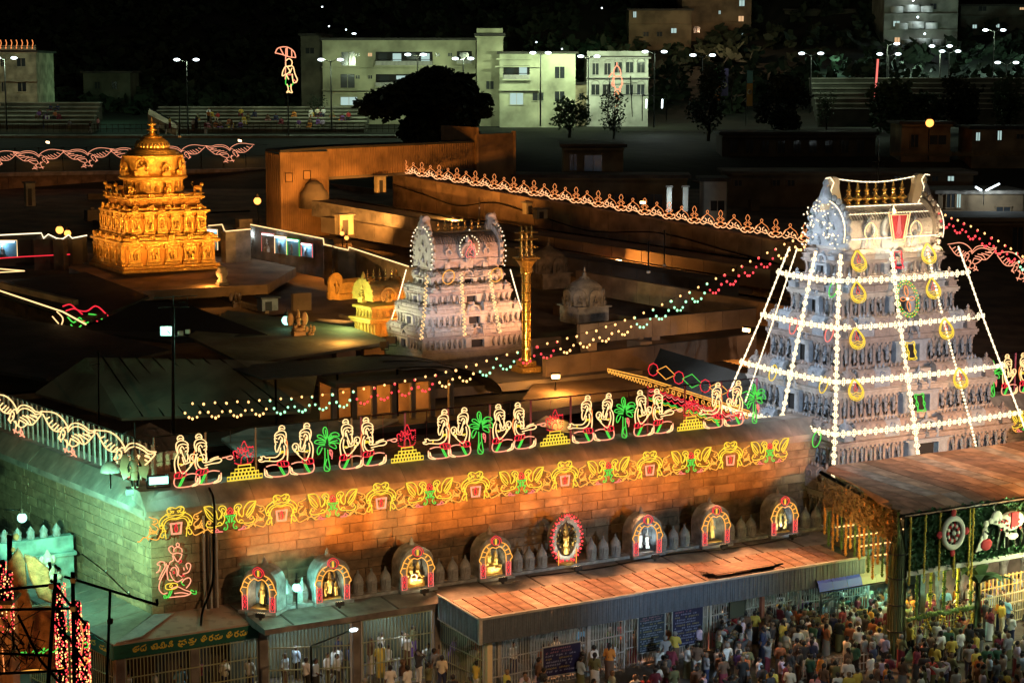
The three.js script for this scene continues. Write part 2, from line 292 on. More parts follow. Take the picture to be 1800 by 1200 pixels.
const sageA = figure('neon_sage', '', 'light figure', 'neon sages seated along the wall', [['body_outline', 'cream', [...HEAD, '85,745 60,790 50,850 60,948', '95,770 85,850 100,910 130,955 165,930 235,840 245,800', '130,780 150,850 165,850 205,832', '205,830 213,760 245,745 270,765 266,800 240,842', '235,770 224,800 240,815', '222,840 205,870', '180,745 192,800', '110,870 150,850']], ['armband', 'yellow', ['90,862 115,850 135,866', '205,832 235,842']], ...LEGS], SAGE);
const hv = (p) => p.replace(/(\d+),(\d+)/g, (m, x, y) => (+x + 232) + ',' + (+y - 22));
const sageB = figure('neon_sage', '', 'light figure', 'neon sages seated along the wall', [['body_outline', 'cream', [...HEAD.map(hv), '330,735 312,770 305,850 320,905', '335,770 325,830 345,880 385,900 430,880', '380,790 385,830 460,820 500,800 560,790 575,805 555,830 470,845 400,865', '455,805 505,780 545,770', '350,760 400,745 425,790 410,830']], ['ladle', 'rose', ['580,785 635,772 680,762 690,775 680,795 645,798 622,784']], ['armband', 'yellow', ['330,800 355,788 380,800', '335,815 358,802 382,815']], ['back_hair', 'orange', ['325,680 295,730 285,800 310,885']], ...LEGS.map(([n, m, p]) => [n, m, p.map((q) => q.replace(/(\d+),(\d+)/g, (k, x, y) => (+x + 265) + ',' + (+y - 36)))])], { ...SAGE, x0: 430, y0: 1060 });
const sageC = figure('neon_sage', '', 'light figure', 'neon sages seated along the wall', [['body_outline', 'cream', [...HEAD, '85,745 62,790 55,850 62,948', '95,770 88,850 110,905 170,925 260,905 305,895', '130,785 140,850 180,880 245,870 290,865', '290,865 310,840 335,850 325,870 365,868 350,895 305,900', '335,850 345,838', '325,872 350,878']], ['armband', 'yellow', ['90,840 115,828 135,842', '90,853 115,841 135,855', '245,870 250,905']], ['back_hair', 'orange', ['92,680 66,720 58,790 75,880']], ...LEGS], SAGE);
for (const t of [sageA, sageB, sageC]) scene.remove(t);
delete used.neon_sage;
const fireAltar = figure('neon_fire_altar', '', 'light figure', 'neon fire altars between the sages', [
['altar_brick_outline', 'yellow', ['605,1035 985,1035 985,995 605,995o/', '645,995 945,995 945,955 645,955o/', '690,955 900,955 900,918 690,918o/', '725,918 862,918 862,880 725,880o/', ...[0, 1, 2, 3, 4, 5, 6, 7, 8, 9].map((i) => `${640 + i * 34},1035 ${640 + i * 34},995/`), ...[0, 1, 2, 3, 4, 5, 6].map((i) => `${685 + i * 38},995 ${685 + i * 38},955/`), ...[0, 1, 2, 3].map((i) => `${730 + i * 42},955 ${730 + i * 42},918/`)]],
], { x0: 795, y0: 1040, kx: .00455, ky: .00434, r: .034 });
{
const g = new G(), f = (x, y) => V((x - 795) * .00455, (1040 - y) * .00434, 0);
const put = (q) => curve(q, .062).forEach((p) => g.sph(.03, p.x, p.y, p.z, 1, 1, 1, 5));
for (const s of ['690,850 680,760 675,730 700,720 715,745 725,690 750,715 770,660 795,625 815,665 835,700 850,690 870,700 888,690 890,760 880,850 830,870', '690,850 750,875 830,870', '755,860 765,800 795,775 820,800 830,860', '735,760 745,720 760,750 775,700 790,740 800,690 815,740 835,720 845,770', '770,760 790,720 810,765', '720,800 710,770 735,790', '860,800 870,760 850,785']) put(pos2(s, f));
mk('flame_light', g, L.red, fireAltar);
}
const palmLight = figure('neon_palm', '', 'light figure', 'neon palms along the wall', [
['trunk_outline', 'green', ['1618,670 1618,780 1612,915 1668,920 1655,780 1650,690', '1640,790 1622,860 1668,915']],
['frond_outline', 'green', ['1635,570 1600,500 1605,450 1625,440 1645,470 1650,560', '1635,580 1580,525 1540,520 1535,540 1590,570 1620,600', '1630,600 1560,575 1515,580 1500,600 1560,620 1620,625', '1620,640 1560,640 1530,690 1540,735 1560,720 1590,660', '1655,570 1690,520 1740,510 1775,530 1780,555 1720,545 1660,590', '1660,600 1730,560 1785,590 1790,640 1750,625 1670,620', '1660,630 1710,625 1745,660 1745,690 1700,670 1665,645', '1560,550 1630,590', '1550,598 1630,612', '1700,535 1655,585', '1760,600 1660,612', '1625,470 1640,570']],
['fruit_outline', 'pink', ['1665,705 1680,692 1700,715 1700,760 1695,800', '1680,700 1672,740 1695,770', '1668,720 1690,745']],
], { x0: 1642, y0: 920, kx: .00455, ky: .00434, r: .026, step: .12 });
for (const t of [fireAltar, palmLight]) scene.remove(t);
delete used.neon_fire_altar; delete used.neon_palm;

{
const mirror = new Map();
const place = (proto, px, flip, label) => {
const { s } = onWall(px, 852 - .108 * (px - 325), -.45), c = proto.clone();
c.name = numbered(proto.userData.stem); c.userData = { ...proto.userData, label }; c.position.copy(W(s, 9.42, -.45)); c.rotation.y = RY;
if (flip < 0) { c.children.forEach((m) => { const k = m.geometry.uuid; if (!mirror.has(k)) { const g = m.geometry.clone().scale(-1, 1, 1); for (const a of ['position', 'normal']) { const b = g.attributes[a]; for (let i = 0; i < b.count; i += 3) for (const get of ['X', 'Y', 'Z']) { const v1 = b['get' + get](i + 1), v2 = b['get' + get](i + 2); b['set' + get](i + 1, v2); b['set' + get](i + 2, v1); } } mirror.set(k, g); } m.geometry = mirror.get(k); }); }
scene.add(c);
};
const F = [[328, 365, 430, 487, 531, 575], [617, 657, 716, 773, 808, 845], [884, 922, 976, 1025, 1062, 1098], [1132, 1165, 1215, 1254, 1290, 1327]];
F.forEach(([a, b, f, c, d, p], i) => {
const w = `${ord[i]} altar from the corner`;
place(sageA, a, 1, `right-facing neon sage with folded hands at the ${w}`);
place(sageB, b, 1, `neon sage reaching a ladle to the flames, ${w}`);
place(fireAltar, f, 1, `red neon flames on a stepped yellow altar, ${w}`);
place(sageC, c, -1, `neon sage facing left with an open hand at the ${w}`);
place(sageA, d, -1, `left-facing neon sage with folded hands at the ${w}`);
place(palmLight, p, 1, i < 3 ? `green neon palm on the wall between the ${ord[i]} and ${ord[i + 1]} fire altars` : 'green neon palm on the wall close beside the tall gateway tower');
});
const R = (proto, px, py, flip, label) => { const o = onWall(px, py, -.45); const c = proto.clone(); c.name = numbered(proto.userData.stem); c.userData = { ...proto.userData, label }; c.position.copy(W(o.s, 9.42, -.45)); c.rotation.y = RY; scene.add(c); };
R(palmLight, 1746, 690, 1, 'green neon palm on the wall beyond the tall gateway tower');
R(sageA, 1775, 688, 1, 'neon sage with folded hands beside the palm beyond the gateway tower');
R(sageB, 1806, 685, 1, 'neon sage cut by the picture edge beyond the gateway tower');
}
// light frame behind the figures
function railFrame(label, x0, x1, step, h, mat, origin, ry, wires = 3) {
const t = thing('display_frame', label, 'railing', origin, ry);
for (let x = x0; x <= x1 + .01; x += step) mk('post', new G().bbox(.08, h, .08, x, 9.38, -.9, .01), mat, t);
mk('top_rail', new G().bar(V(x0, 9.38 + h, -.9), V(x1, 9.38 + h, -.9), .032), mat, t);
const g = new G(); for (let k = 1; k <= wires; k++) g.bar(V(x0, 9.38 + h * k / (wires + 1), -.9), V(x1, 9.38 + h * k / (wires + 1), -.9), .008, 3);
for (let x = x0 + step / 2; x < x1; x += step / 2) g.bar(V(x, 9.38, -.92), V(x, 9.38 + h, -.92), .016, 3);
mk('thin_bar', g, mat, t, 'stuff');
return t;
}
railFrame('brown display frame behind the seated figures at the wall corner', .6, 10.4, 2.45, 2.35, M.frame, W(0, 0, 0), RY);
railFrame('maroon display frame behind the seated figures next to the gateway tower', 10.9, 34.4, 2.35, 2.35, M.purple, W(0, 0, 0), RY);
railFrame('thin steel display frame behind the eagle lights on the side wall', -25, -.9, .62, 1.9, M.pole, W(0, 0, 0), LRY, 1);
railFrame('maroon display frame on the wall beyond the gateway tower', .4, 9.8, 2.35, 2.35, M.purple, W(50.5, 0, 0), RY);

// ------------------------------------------------------------------ the frieze of swans and arches
const FR = { x0: 365, y0: 590, kx: .00452, ky: .0043, sh: .12, r: .026, step: .1 };
const mir = (c) => (p) => p.replace(/(-?\d+),(-?\d+)/g, (m, x, y) => (2 * c - x) + ',' + (+y - Math.round(.24 * (c - x))));
const both = (c, a) => [...a, ...a.map(mir(c))];
const LEAFY = ['640,318 600,345 560,362 552,395 580,408 612,398 565,440 550,470 580,490 600,470', '636,420 600,485 560,500', '640,445 615,500 575,505', '575,375 600,372 590,390', '560,520 600,490 640,500 640,470', '530,540 560,580 640,545 700,520 740,555 765,548', '640,500 665,530 650,560'];
const archLight = figure('neon_arch_panel', '', 'light panel', 'neon arches in the frieze', [
['arch_outline', 'yellow', both(365, ['365,295 320,283 290,292 275,320 285,345 312,350 322,328 305,315', '325,325 345,318 350,338 333,345 326,335', '262,352 300,386 365,400', '265,362 215,402 190,450 200,482 222,472 214,448', '300,388 250,412 224,452 234,500 220,540', '362,412 292,412 256,442 240,500 262,540', '275,350 300,368 335,372 365,362', '290,300 320,300'])],
['leaf_scroll', 'amber', both(365, LEAFY)], ['elephant_border', 'yellow', both(365, ['480,500 470,592', '480,500 520,520 528,560 500,570 490,540', '495,440 520,430 535,455 515,475 500,460'])],
['emblem_frame', 'rose', ['305,456 430,440 415,563 318,571o/', '316,466 420,452 406,552 328,560o/']], ['emblem_flame', 'red', ['365,452 352,520 365,545 380,520 366,452']],
], FR);
const swanLight = figure('neon_swan_panel', '', 'light panel', 'neon swan pairs in the frieze', [
['swan_outline', 'yellow', both(940, ['660,280 740,275 790,330 800,400', '662,284 680,345 700,390 755,440', '675,290 740,350 772,405', '668,300 722,380 766,420', '700,440 680,480 720,502 800,484 850,470 880,405 868,370', '800,400 815,416 832,392 850,345 815,300 838,270 878,270 898,300 885,340 868,372', '842,400 858,335 846,308 864,290 880,310', '868,345 900,340 905,360 872,362', '800,465 830,440 850,470'])],
['spiral', 'amber', both(940, ['690,440 718,428 736,450 716,467 700,455', '690,500 720,540 760,520 790,500', '740,520 735,550 770,552'])],
['swan_foot', 'pink', both(940, ['770,550 800,518 815,540 860,545 772,552'])], ['lotus', 'red', ['905,352 905,320 940,285 968,318 972,345 908,352', '920,345 938,310 958,342']],
['hanging_scroll', 'green', [...both(940, ['940,372 905,378 880,372 900,392', '905,390 920,438 890,440 912,482 895,525 866,518 885,498', '930,382 928,450', '900,440 884,455'])]],
], { ...FR, x0: 940, y0: 522 });
for (const t of [archLight, swanLight]) scene.remove(t);
delete used.neon_arch_panel; delete used.neon_swan_panel;
for (const t of [archLight, swanLight]) t.userData.stem = t.userData.stem;
for (let i = 0; i < 7; i++) {
const place = (p, s, h, label) => { const c = p.clone(); c.name = numbered(p.userData.stem); c.userData = { ...p.userData, label }; c.position.copy(W(s, h, .46)); c.rotation.y = RY; scene.add(c); };
place(archLight, 1.05 + i * 5.11, 7.4, `yellow neon arch with a red flame emblem, ${ord[i]} in the frieze from the corner`);
place(swanLight, 3.65 + i * 5.11, 7.4, i < 6 ? `pair of yellow neon swans between the ${ord[i]} and ${ord[i + 1]} arches of the frieze` : 'pair of yellow neon swans in the frieze touching the gateway tower');
if (i < 2) place(i ? archLight : swanLight, 53 + i * 2.6, 7.4, i ? 'yellow neon arch on the wall beyond the gateway tower' : 'pair of yellow neon swans beyond the gateway tower');
}
// kneeling monkey figure at the corner
{
const t = figure('neon_monkey_figure', 'kneeling neon monkey figure with folded hands and curled tail at the wall corner', 'light figure', undefined, [
['body_outline', 'rose', ['300,790 265,760 255,720 290,700 305,720', '305,765 310,730 345,715 385,735 388,770', '345,715 330,690 345,670 365,690 350,715', '300,800 320,840 345,870 360,850 380,815 385,790', '290,800 300,850 265,870 258,895', '300,785 340,775 390,790', '250,900 232,960 240,1050', '270,960 285,930 320,930 335,990 330,1020', '260,970 285,1040 330,1080 390,1050', '320,900 350,950 345,1000 380,1030', '390,1000 440,985 460,960 472,905 450,885 425,900 440,950', '400,930 405,960', '380,1090 400,1060 450,1040 470,1065 455,1110 420,1150', '240,1050 250,1060 290,1060', '215,870 160,860 135,890 165,900 150,960 125,975', '225,880 235,920 200,990 160,1070 150,1150 190,1200 230,1190', '205,870 215,910 180,980 150,1050', '270,1150 330,1130 400,1165 470,1200 430,1225 330,1235 250,1240', '300,1200 370,1195 440,1210']],
['muzzle', 'red', ['355,855 375,850 380,870 355,885', '290,975 300,965 310,985 292,990', '380,1020 400,1010 405,1025']], ['belt', 'green', ['245,1055 290,1060', '370,1070 385,1110 405,1120', '260,1170 235,1230 215,1245', '280,1165 255,1225 235,1245', '200,1250 195,1215 215,1215 215,1250', '500,1190 470,1170 470,1200 520,1215 520,1180']], ['waist_buckle', 'yellow', ['220,1105 330,1100 325,1140 220,1150o', '255,1120 275,1100 285,1130 260,1135o']],
], { x0: 310, y0: 1245, kx: .0047, ky: .0044, sh: .1, r: .026 });
t.position.copy(W(1.05, 4.5, .16));
}
// ------------------------------------------------------------------ eagles
const EAGLE = { x0: 955, y0: 840, kx: .0140, ky: .0056, sh: -.37, r: .035, step: .12 };
const EPARTS = [
['wing_edge', 'cream', ['725,435 760,440 830,448 880,475 925,525 955,580', '740,460 760,500 790,560 820,600 870,620 900,615', '950,605 985,555 1030,545 1090,570 1130,605 1185,612', '955,620 990,585 1040,575 1100,605 1130,630 1180,625 1150,670 1090,728 1050,715']],
['feather_pattern', 'cream', ['800,490 770,505', '825,520 795,550', '855,545 815,580', '878,560 840,600', '900,580 865,615', '1010,640 1060,670 1085,722', '1045,640 1085,665 1120,690', '1080,635 1110,650 1145,665', '985,655 1040,690 1060,720', '975,680 1020,705 1045,725', '1110,640 1135,650']],
['head', 'cream', ['925,590 905,600 890,640 880,680 895,710', '905,600 930,620 920,665 900,690', '910,640 915,655', '880,660 870,680 890,690']],
['body', 'cream', ['930,580 955,590', '925,690 945,720 940,760', '975,690 965,730 985,750 1030,735 1050,710', '940,690 955,740']],
['claw', 'rose', ['940,760 935,785 915,770', '935,785 960,800', '930,770 925,805', '985,770 980,800 1000,820 1020,840', '980,800 965,790', '1000,785 1005,815 975,830', '985,750 990,790']],
];
const eagle = figure('neon_eagle', '', 'light figure', 'neon eagles along the side wall', EPARTS, EAGLE);
const eagleFar = figure('neon_eagle', '', 'light figure', 'neon eagles along the far wall', EPARTS.map(([n, , p]) => [n, 'rose', p]), { ...EAGLE, ky: .0076, kx: .0142, flip: -1, r: .034, step: .2 });
for (const t of [eagle, eagleFar]) scene.remove(t);
delete used.neon_eagle;
{
const put = (proto, p, ry, label, group) => { const c = proto.clone(); c.name = numbered('neon_eagle'); c.userData = { ...proto.userData, label }; if (group) c.userData.group = group; c.position.copy(p); c.rotation.y = ry; scene.add(c); };
const lw = V(Math.cos(LRY), 0, -Math.sin(LRY)), out = V(Math.sin(LRY), 0, Math.cos(LRY));
[0, 1, 2, 3].forEach((i) => put(eagle, C0.clone().addScaledVector(lw, -3.45 - 6.35 * i).addScaledVector(out, -.5).setY(9.42), LRY, `cream neon eagle with spread wings on the side wall, ${ord[i]} from the corner`));
}
// ------------------------------------------------------------------ carved figures used as statues
function statueGeo(kind, seg = 7) {
const g = new G();
const arm = (pts, r = .06) => g.tube(pts.map((p) => V(...p)), r, 5, false, r * .65);
g.sph(.13, 0, 1.47, .02, .9, 1.1, 1, seg); g.lathe([[.15, 1.55], [.17, 1.6], [.13, 1.68], [.13, 1.74], [.07, 1.86], [.03, 1.95], [0, 2]], seg);
g.lathe([[0, .8], [.2, .82], [.17, .98], [.16, 1.06], [.23, 1.25], [.22, 1.33], [.08, 1.38], [.07, 1.42]], seg);
g.sph(.045, -.13, 1.46, .02, 1, 1.6, 1, 5).sph(.045, .13, 1.46, .02, 1, 1.6, 1, 5).sph(.03, 0, 1.45, .15, 1, 1, 1, 5);
if (kind === 'seated') {
g.add(new THREE.TorusGeometry(.3, .12, 6, 12, PI * 1.1), M4(0, .78, .02, -PI / 2, 0, -.15)); g.sph(.14, -.3, .76, .2, 1.3, .8, 1).sph(.14, .3, .76, .2, 1.3, .8, 1); g.lathe([[0, .42], [.5, .42], [.46, .5], [.5, .6], [.42, .68], [0, .7]], 10);
arm([[-.22, 1.28, 0], [-.34, 1.05, .08], [-.2, .9, .28]]); arm([[.22, 1.28, 0], [.34, 1.05, .08], [.22, 1.12, .3]]); g.bbox(.9, .42, .6, 0, 0, 0);
} else {
const sw = kind === 'dance' ? .12 : .03;
g.tube([V(-.09, .86, 0), V(-.12 - sw, .48, .06), V(-.1, .08, 0)], .1, 6, false, .055); g.tube([V(.09, .86, 0), V(.13 + sw, .5, .08 + sw), V(.12 + sw * .5, .08, 0)], .1, 6, false, .055);
g.lathe([[.24, .42], [.2, .7], [.18, .86], [0, .87]], seg); g.sph(.08, -.1, .04, .05, 1, .6, 1.6, 5).sph(.08, .12, .04, .05, 1, .6, 1.6, 5);
arm(kind === 'dance' ? [[-.2, 1.3, 0], [-.42, 1.15, .05], [-.36, 1.5, .1]] : [[-.2, 1.3, 0], [-.3, 1.02, .03], [-.26, .8, .12]]);
arm(kind === 'four' || kind === 'dance' ? [[.2, 1.3, 0], [.4, 1.12, .05], [.34, 1.42, .16]] : [[.2, 1.3, 0], [.3, 1.05, .08], [.12, 1.12, .24]]);
if (kind === 'four') { arm([[-.2, 1.32, -.04], [-.42, 1.2, 0], [-.4, 1.52, .04]]); arm([[.2, 1.32, -.04], [.42, 1.02, .05], [.34, .95, .2]]); }
}
return g.geo();
}
const ST = { stand: statueGeo('stand'), dance: statueGeo('dance'), four: statueGeo('four'), seated: statueGeo('seated') };

// ------------------------------------------------------------------ niches with statues
const NK = { x0: 1245, y0: 928, kx: .0046, ky: .00405, sh: .148, r: .026, step: .08 };
const sym = (a) => both2(1245, a);
function both2(c, a) { return [...a, ...a.map((p) => p.replace(/(-?\d+),(-?\d+)/g, (m, x, y) => (2 * c - x) + ',' + Math.round(+y - .296 * (c - x))))]; }
const nicheNeon = [
['arch_light', 'amber', sym(['1310,512 1360,530 1400,580 1420,640 1440,685 1420,715 1420,738', '1245,585 1290,562 1330,590 1360,650 1368,742', '1360,530 1328,568/', '1425,642 1372,655/', '1400,582 1350,612/'])],
['medallion_light', 'red', ['1190,530 1195,470 1245,432 1300,465 1312,512', '1245,455 1285,480 1285,530 1245,550 1208,530 1208,482o']], ['mark_light', 'yellow', ['1240,470 1240,540/', '1252,470 1252,538/']],
['pillar_light', 'pink', sym(['1366,742 1422,735 1420,902 1366,910o/'])], ['pillar_mark_light', 'red', sym(['1394,750 1408,780 1394,810 1380,780o', '1394,820 1410,850 1394,885 1380,850o', '1372,815 1416,812/'])],
];
const nicheSpec = [
['standing gilt statue before a pale backdrop', 'stand', 'first', 1], ['many-armed gilt statue', 'four', 'second', 0], ['gilt statue reclining beside a bright disc', 'seated', 'third', 0], ['seated gilt couple', 'seated', 'fourth', 0],
['', '', 'fifth', 0], ['white-lit statue group', 'dance', 'sixth', 0], ['slender gilt standing statue', 'stand', 'seventh', 0], ['garlanded gilt statue against sky blue', 'four', 'eighth', 0]];
const NEONG = nicheNeon.map(([n, m, p]) => [n, m, neonGeo(p, (x, y) => V((x - NK.x0) * NK.kx, (NK.y0 - (y + NK.sh * (x - NK.x0))) * NK.ky, 0), n[0] === 'a' ? .026 : .018, NK.step)]);
const archPts = (w, h, n = 12, f = 1) => { const a = [[w, 0], [w, h - w * f]]; for (let i = 1; i < n; i++) { const q = i / n * PI; a.push([Math.cos(q) * w * (1 + .05 * Math.sin(q * 2)), h - w * f + Math.sin(q) * w * f]); } a.push([-w, h - w * f], [-w, 0]); return a; };
const SHELL = (() => { const s = new THREE.Shape(archPts(.84, 1.95, 14).map((p) => new THREE.Vector2(...p))); const hole = new THREE.Path(archPts(.6, 1.6, 14).map((p) => new THREE.Vector2(...p))); s.holes.push(hole); return new G().add(new THREE.ExtrudeGeometry(s, { depth: .95, bevelEnabled: true, bevelSize: .03, bevelThickness: .03, bevelSegments: 1, curveSegments: 4 }), M4(0, 0, -.55)).geo(); })();
NS.forEach((s, i) => {
if (i === 4) return;
const [what, kind, o, turned] = nicheSpec[i], ry = RY - (turned ? .85 : .03), p = W(s, 4, 2.1);
const t = thing('arched_niche', `neon-outlined arched niche, ${o} from the corner, with ${what}`, 'niche', p, ry, 'arched niches along the walkway ledge');
mk('shell', SHELL, M.niche, t);
mk('back_wall', new G().ext(archPts(.62, 1.62), .06, M4(0, 0, -.5)).geo(), i === 0 || i === 7 ? M.blueNiche : i === 5 ? M.niche : M.niche, t);
mk('finial', new G().lathe([[.12, 1.95], [.16, 2.02], [.08, 2.1], [.1, 2.18], [.03, 2.3], [0, 2.38]], 8, 0, 0, -.2), M.niche, t);
mk('niche_floor', new G().bbox(1.9, .14, 1.25, 0, -.145, .05, .02), M.niche, t);
for (const [n, m, g] of NEONG) { const q = mk(n, g, L[m], t); q.position.z = .47; }
const st = thing('deity_statue', `${what} in the ${o} niche from the corner`, 'statue', p.clone().add(V(Math.sin(ry) * .0, 0, 0)), ry);
const mat = i === 5 ? M.carvedPale : M.statueGold;
const figs = kind === 'seated' ? [[-.16, .74, 0], [.22, .6, .05]] : i === 5 ? [[-.18, .68, 0], [.2, .6, .1]] : i === 7 ? [[0, .76, 0], [-.3, .5, .1], [.3, .5, .1]] : i === 1 ? [[0, .68, 0], [-.28, .42, .15], [.28, .42, .15]] : [[0, .66, .05]];
figs.forEach(([x, k, z], j) => { const m = mk('figure', ST[kind], mat, st); m.scale.setScalar(k); m.position.set(x, .0, z); m.rotation.y = x * -.5; if (j) m.rotation.z = x * .1; });
if (i === 2) mk('disc', new G().add(new THREE.TorusGeometry(.16, .05, 6, 16), M4(-.12, .5, .3)).geo(), M.carvedPale, st);
if (i === 1 || i === 7) mk('backdrop_arch', new G().add(new THREE.TorusGeometry(.36, .04, 6, 20, PI * 1.2), M4(0, 1, -.2, 0, 0, -.3)).geo(), mat, st);
mk('pedestal', new G().bbox(.9, .1, .6, 0, 0, .02, .015), mat, st);
// uplighter at the foot
const lp = W(s - (turned ? .55 : 0), 3.98, 3.15);
const lamp = thing('niche_uplight', `small ledge floodlight shining up into the ${o} niche from the corner`, 'floodlight', lp, ry, 'floodlights at the feet of the niches');
mk('housing', new G().bbox(.42, .2, .16, 0, -.06, .09, .02).bar(V(0, -.3, .05), V(0, 0, .05), .04).add(new THREE.SphereGeometry(.09, 8, 6), M4(0, -.1, .06)), M.iron, lamp);
const warm = i === 5 || i === 7 ? 1 : 0;
mk('lamp_face', new G().bbox(.36, .16, .03, 0, -.03, 0, .005), warm ? L.cool : L.warmLamp, lamp);
lamp.rotation.x = 0;
const tgt = W(s, 4.9, 1.9);
spot(W(s - (turned ? .5 : 0), 4.1, 2.95), tgt, warm ? COOL : [1, .82, .5], i === 5 ? 22 : 13, .75, .6, 3);
});
{ // the round many-armed wheel of lights in the middle
const s = NS[4], t = thing('wheel_shrine', 'oval shrine ringed with red bulbs between the fourth and sixth niches', 'shrine', W(s, 4, 2.1), RY - .03);
const ring = []; for (let i = 0; i < 40; i++) { const a = i / 40 * 2 * PI; ring.push([Math.sin(a) * .78, 1.25 - Math.cos(a) * 1.08 + (Math.abs(a - PI) < .12 ? .15 : 0)]); }
const sh = new THREE.Shape(ring.map((p) => new THREE.Vector2(...p))); sh.holes.push(new THREE.Path(ring.map(([x, y]) => new THREE.Vector2(x * .78, 1.25 + (y - 1.25) * .8))));
mk('oval_frame', new G().add(new THREE.ExtrudeGeometry(sh, { depth: .5, bevelEnabled: true, bevelSize: .03, bevelThickness: .03, bevelSegments: 1 }), M4(0, 0, -.4)).geo(), M.niche, t);
const b = new G(), c = new G(); ring.forEach(([x, y], i) => { const k = i % 2 ? 1.1 : 1.0; b.sph(.055, x * k, 1.25 + (y - 1.25) * k, .16, 1, 1, 1, 6); c.sph(.035, x * 1.2, 1.25 + (y - 1.25) * 1.17, .12, 1, 1, 1, 5); });
mk('red_bulb_ring', b, L.bRed, t); mk('outer_bulb_ring', c, L.red, t);
for (const x of [-.5, .5]) mk('stand_light', new G().bar(V(x, -.1, .2), V(x, .75, .2), .022), L.amber, t);
const st = thing('deity_statue', 'many-armed gilt statue standing inside the oval ring of red bulbs', 'statue', W(s, 4.12, 2.1), RY);
const f = mk('figure', ST.four, M.statueGold, st); f.scale.setScalar(.95);
const arms = new G(); for (let i = 0; i < 12; i++) { const a = -.9 + i / 11 * (PI + 1.8); arms.tube([V(Math.cos(a) * .18, 1.18 + Math.sin(a) * .1, -.02), V(Math.cos(a) * .42, 1.15 + Math.sin(a) * .4, .02), V(Math.cos(a) * .56, 1.2 + Math.sin(a) * .52, .1)], .05, 5, false, .03); arms.sph(.055, Math.cos(a) * .57, 1.21 + Math.sin(a) * .53, .1, 1, 1, 1, 5); }
mk('arm_fan', arms, M.statueGold, st); mk('pedestal', new G().lathe([[0, -.12], [.45, -.12], [.4, 0], [.34, .04], [0, .05]], 12), M.statueGold, st);
const lamp = thing('niche_uplight', 'small ledge floodlight shining up at the oval shrine of red bulbs', 'floodlight', W(s, 3.98, 3.2), RY, 'floodlights at the feet of the niches');
mk('housing', new G().bbox(.42, .2, .16, 0, -.06, .09, .02).bar(V(0, -.3, .05), V(0, 0, .05), .04), M.iron, lamp); mk('lamp_face', new G().bbox(.36, .16, .03, 0, -.03, 0, .005), L.warmLamp, lamp);
spot(W(s, 4.1, 3), W(s, 5.2, 2.1), [1, .85, .55], 14, .8, .6, 3);
}
// ------------------------------------------------------------------ corner roofs and green banner
{
const t = thing('corner_roof', 'low sheet roof wrapping the wall corner, green-lit tin on one side', 'roof', W(0, 0, 0), 0);
const o = W(0, 0, 0).setY(0), eave = W(-2.7, 3.55, 2.7);
const lx = (x, out, h) => C0.clone().addScaledVector(V(Math.cos(LRY), 0, -Math.sin(LRY)), x).addScaledVector(V(Math.sin(LRY), 0, Math.cos(LRY)), out).setY(h);
mk('front_panel', plate([W(0, 3.83, .05), W(3.9, 3.83, .05), W(3.9, 3.55, 2.7), eave], .12, new G(), o), std('corner_plaster', [.4, .27, .2], .8, { map: 'patch', mapK: .4 }), t);
const n = 11;
for (let i = 0; i < n; i++) { const a = -i * .82, b = a - .8; mk('roof_sheet', plate([lx(a - (i ? 0 : .02), .03, 3.83 + (i % 2) * .02), lx(b, .03, 3.83 + (i % 2) * .02), lx(b + .1, 2.9, 3.5 + (i % 2) * .02), i ? lx(a + .1, 2.9, 3.5 + (i % 2) * .02) : eave], .06, new G(), o), M.steel, t); }
mk('hip_sheet', plate([W(.02, 3.86, .1), W(.9, 3.87, .35), W(-1.4, 3.68, 2.55), W(-2.6, 3.6, 2.65)], .04, new G(), o), M.trim, t);
}
function canvasTex(w, h, draw) { const c = document.createElement('canvas'); c.width = w; c.height = h; const x = c.getContext('2d'); draw(x, w, h); const t = new THREE.CanvasTexture(c); t.colorSpace = THREE.SRGBColorSpace; t.magFilter = THREE.LinearFilter; return t; }
function letter(x, px, py, k, s) {                                      // strokes of one rounded letter
x.save(); x.translate(px, py); x.scale(k, k);
for (const q of s.split(';')) { const a = q.split(' ').map((p) => p.split(',').map(Number)); x.beginPath(); if (a.length === 1) x.arc(a[0][0], a[0][1], a[0][2], a[0][3] ?? 0, a[0][4] ?? 6.283); else { x.moveTo(...a[0]); for (let i = 1; i < a.length - 1; i++) { const m = i === a.length - 2 ? a[i + 1] : [(a[i][0] + a[i + 1][0]) / 2, (a[i][1] + a[i + 1][1]) / 2]; x.quadraticCurveTo(...a[i], ...m); } if (a.length === 2) x.lineTo(...a[1]); } x.stroke(); }
x.restore();
}
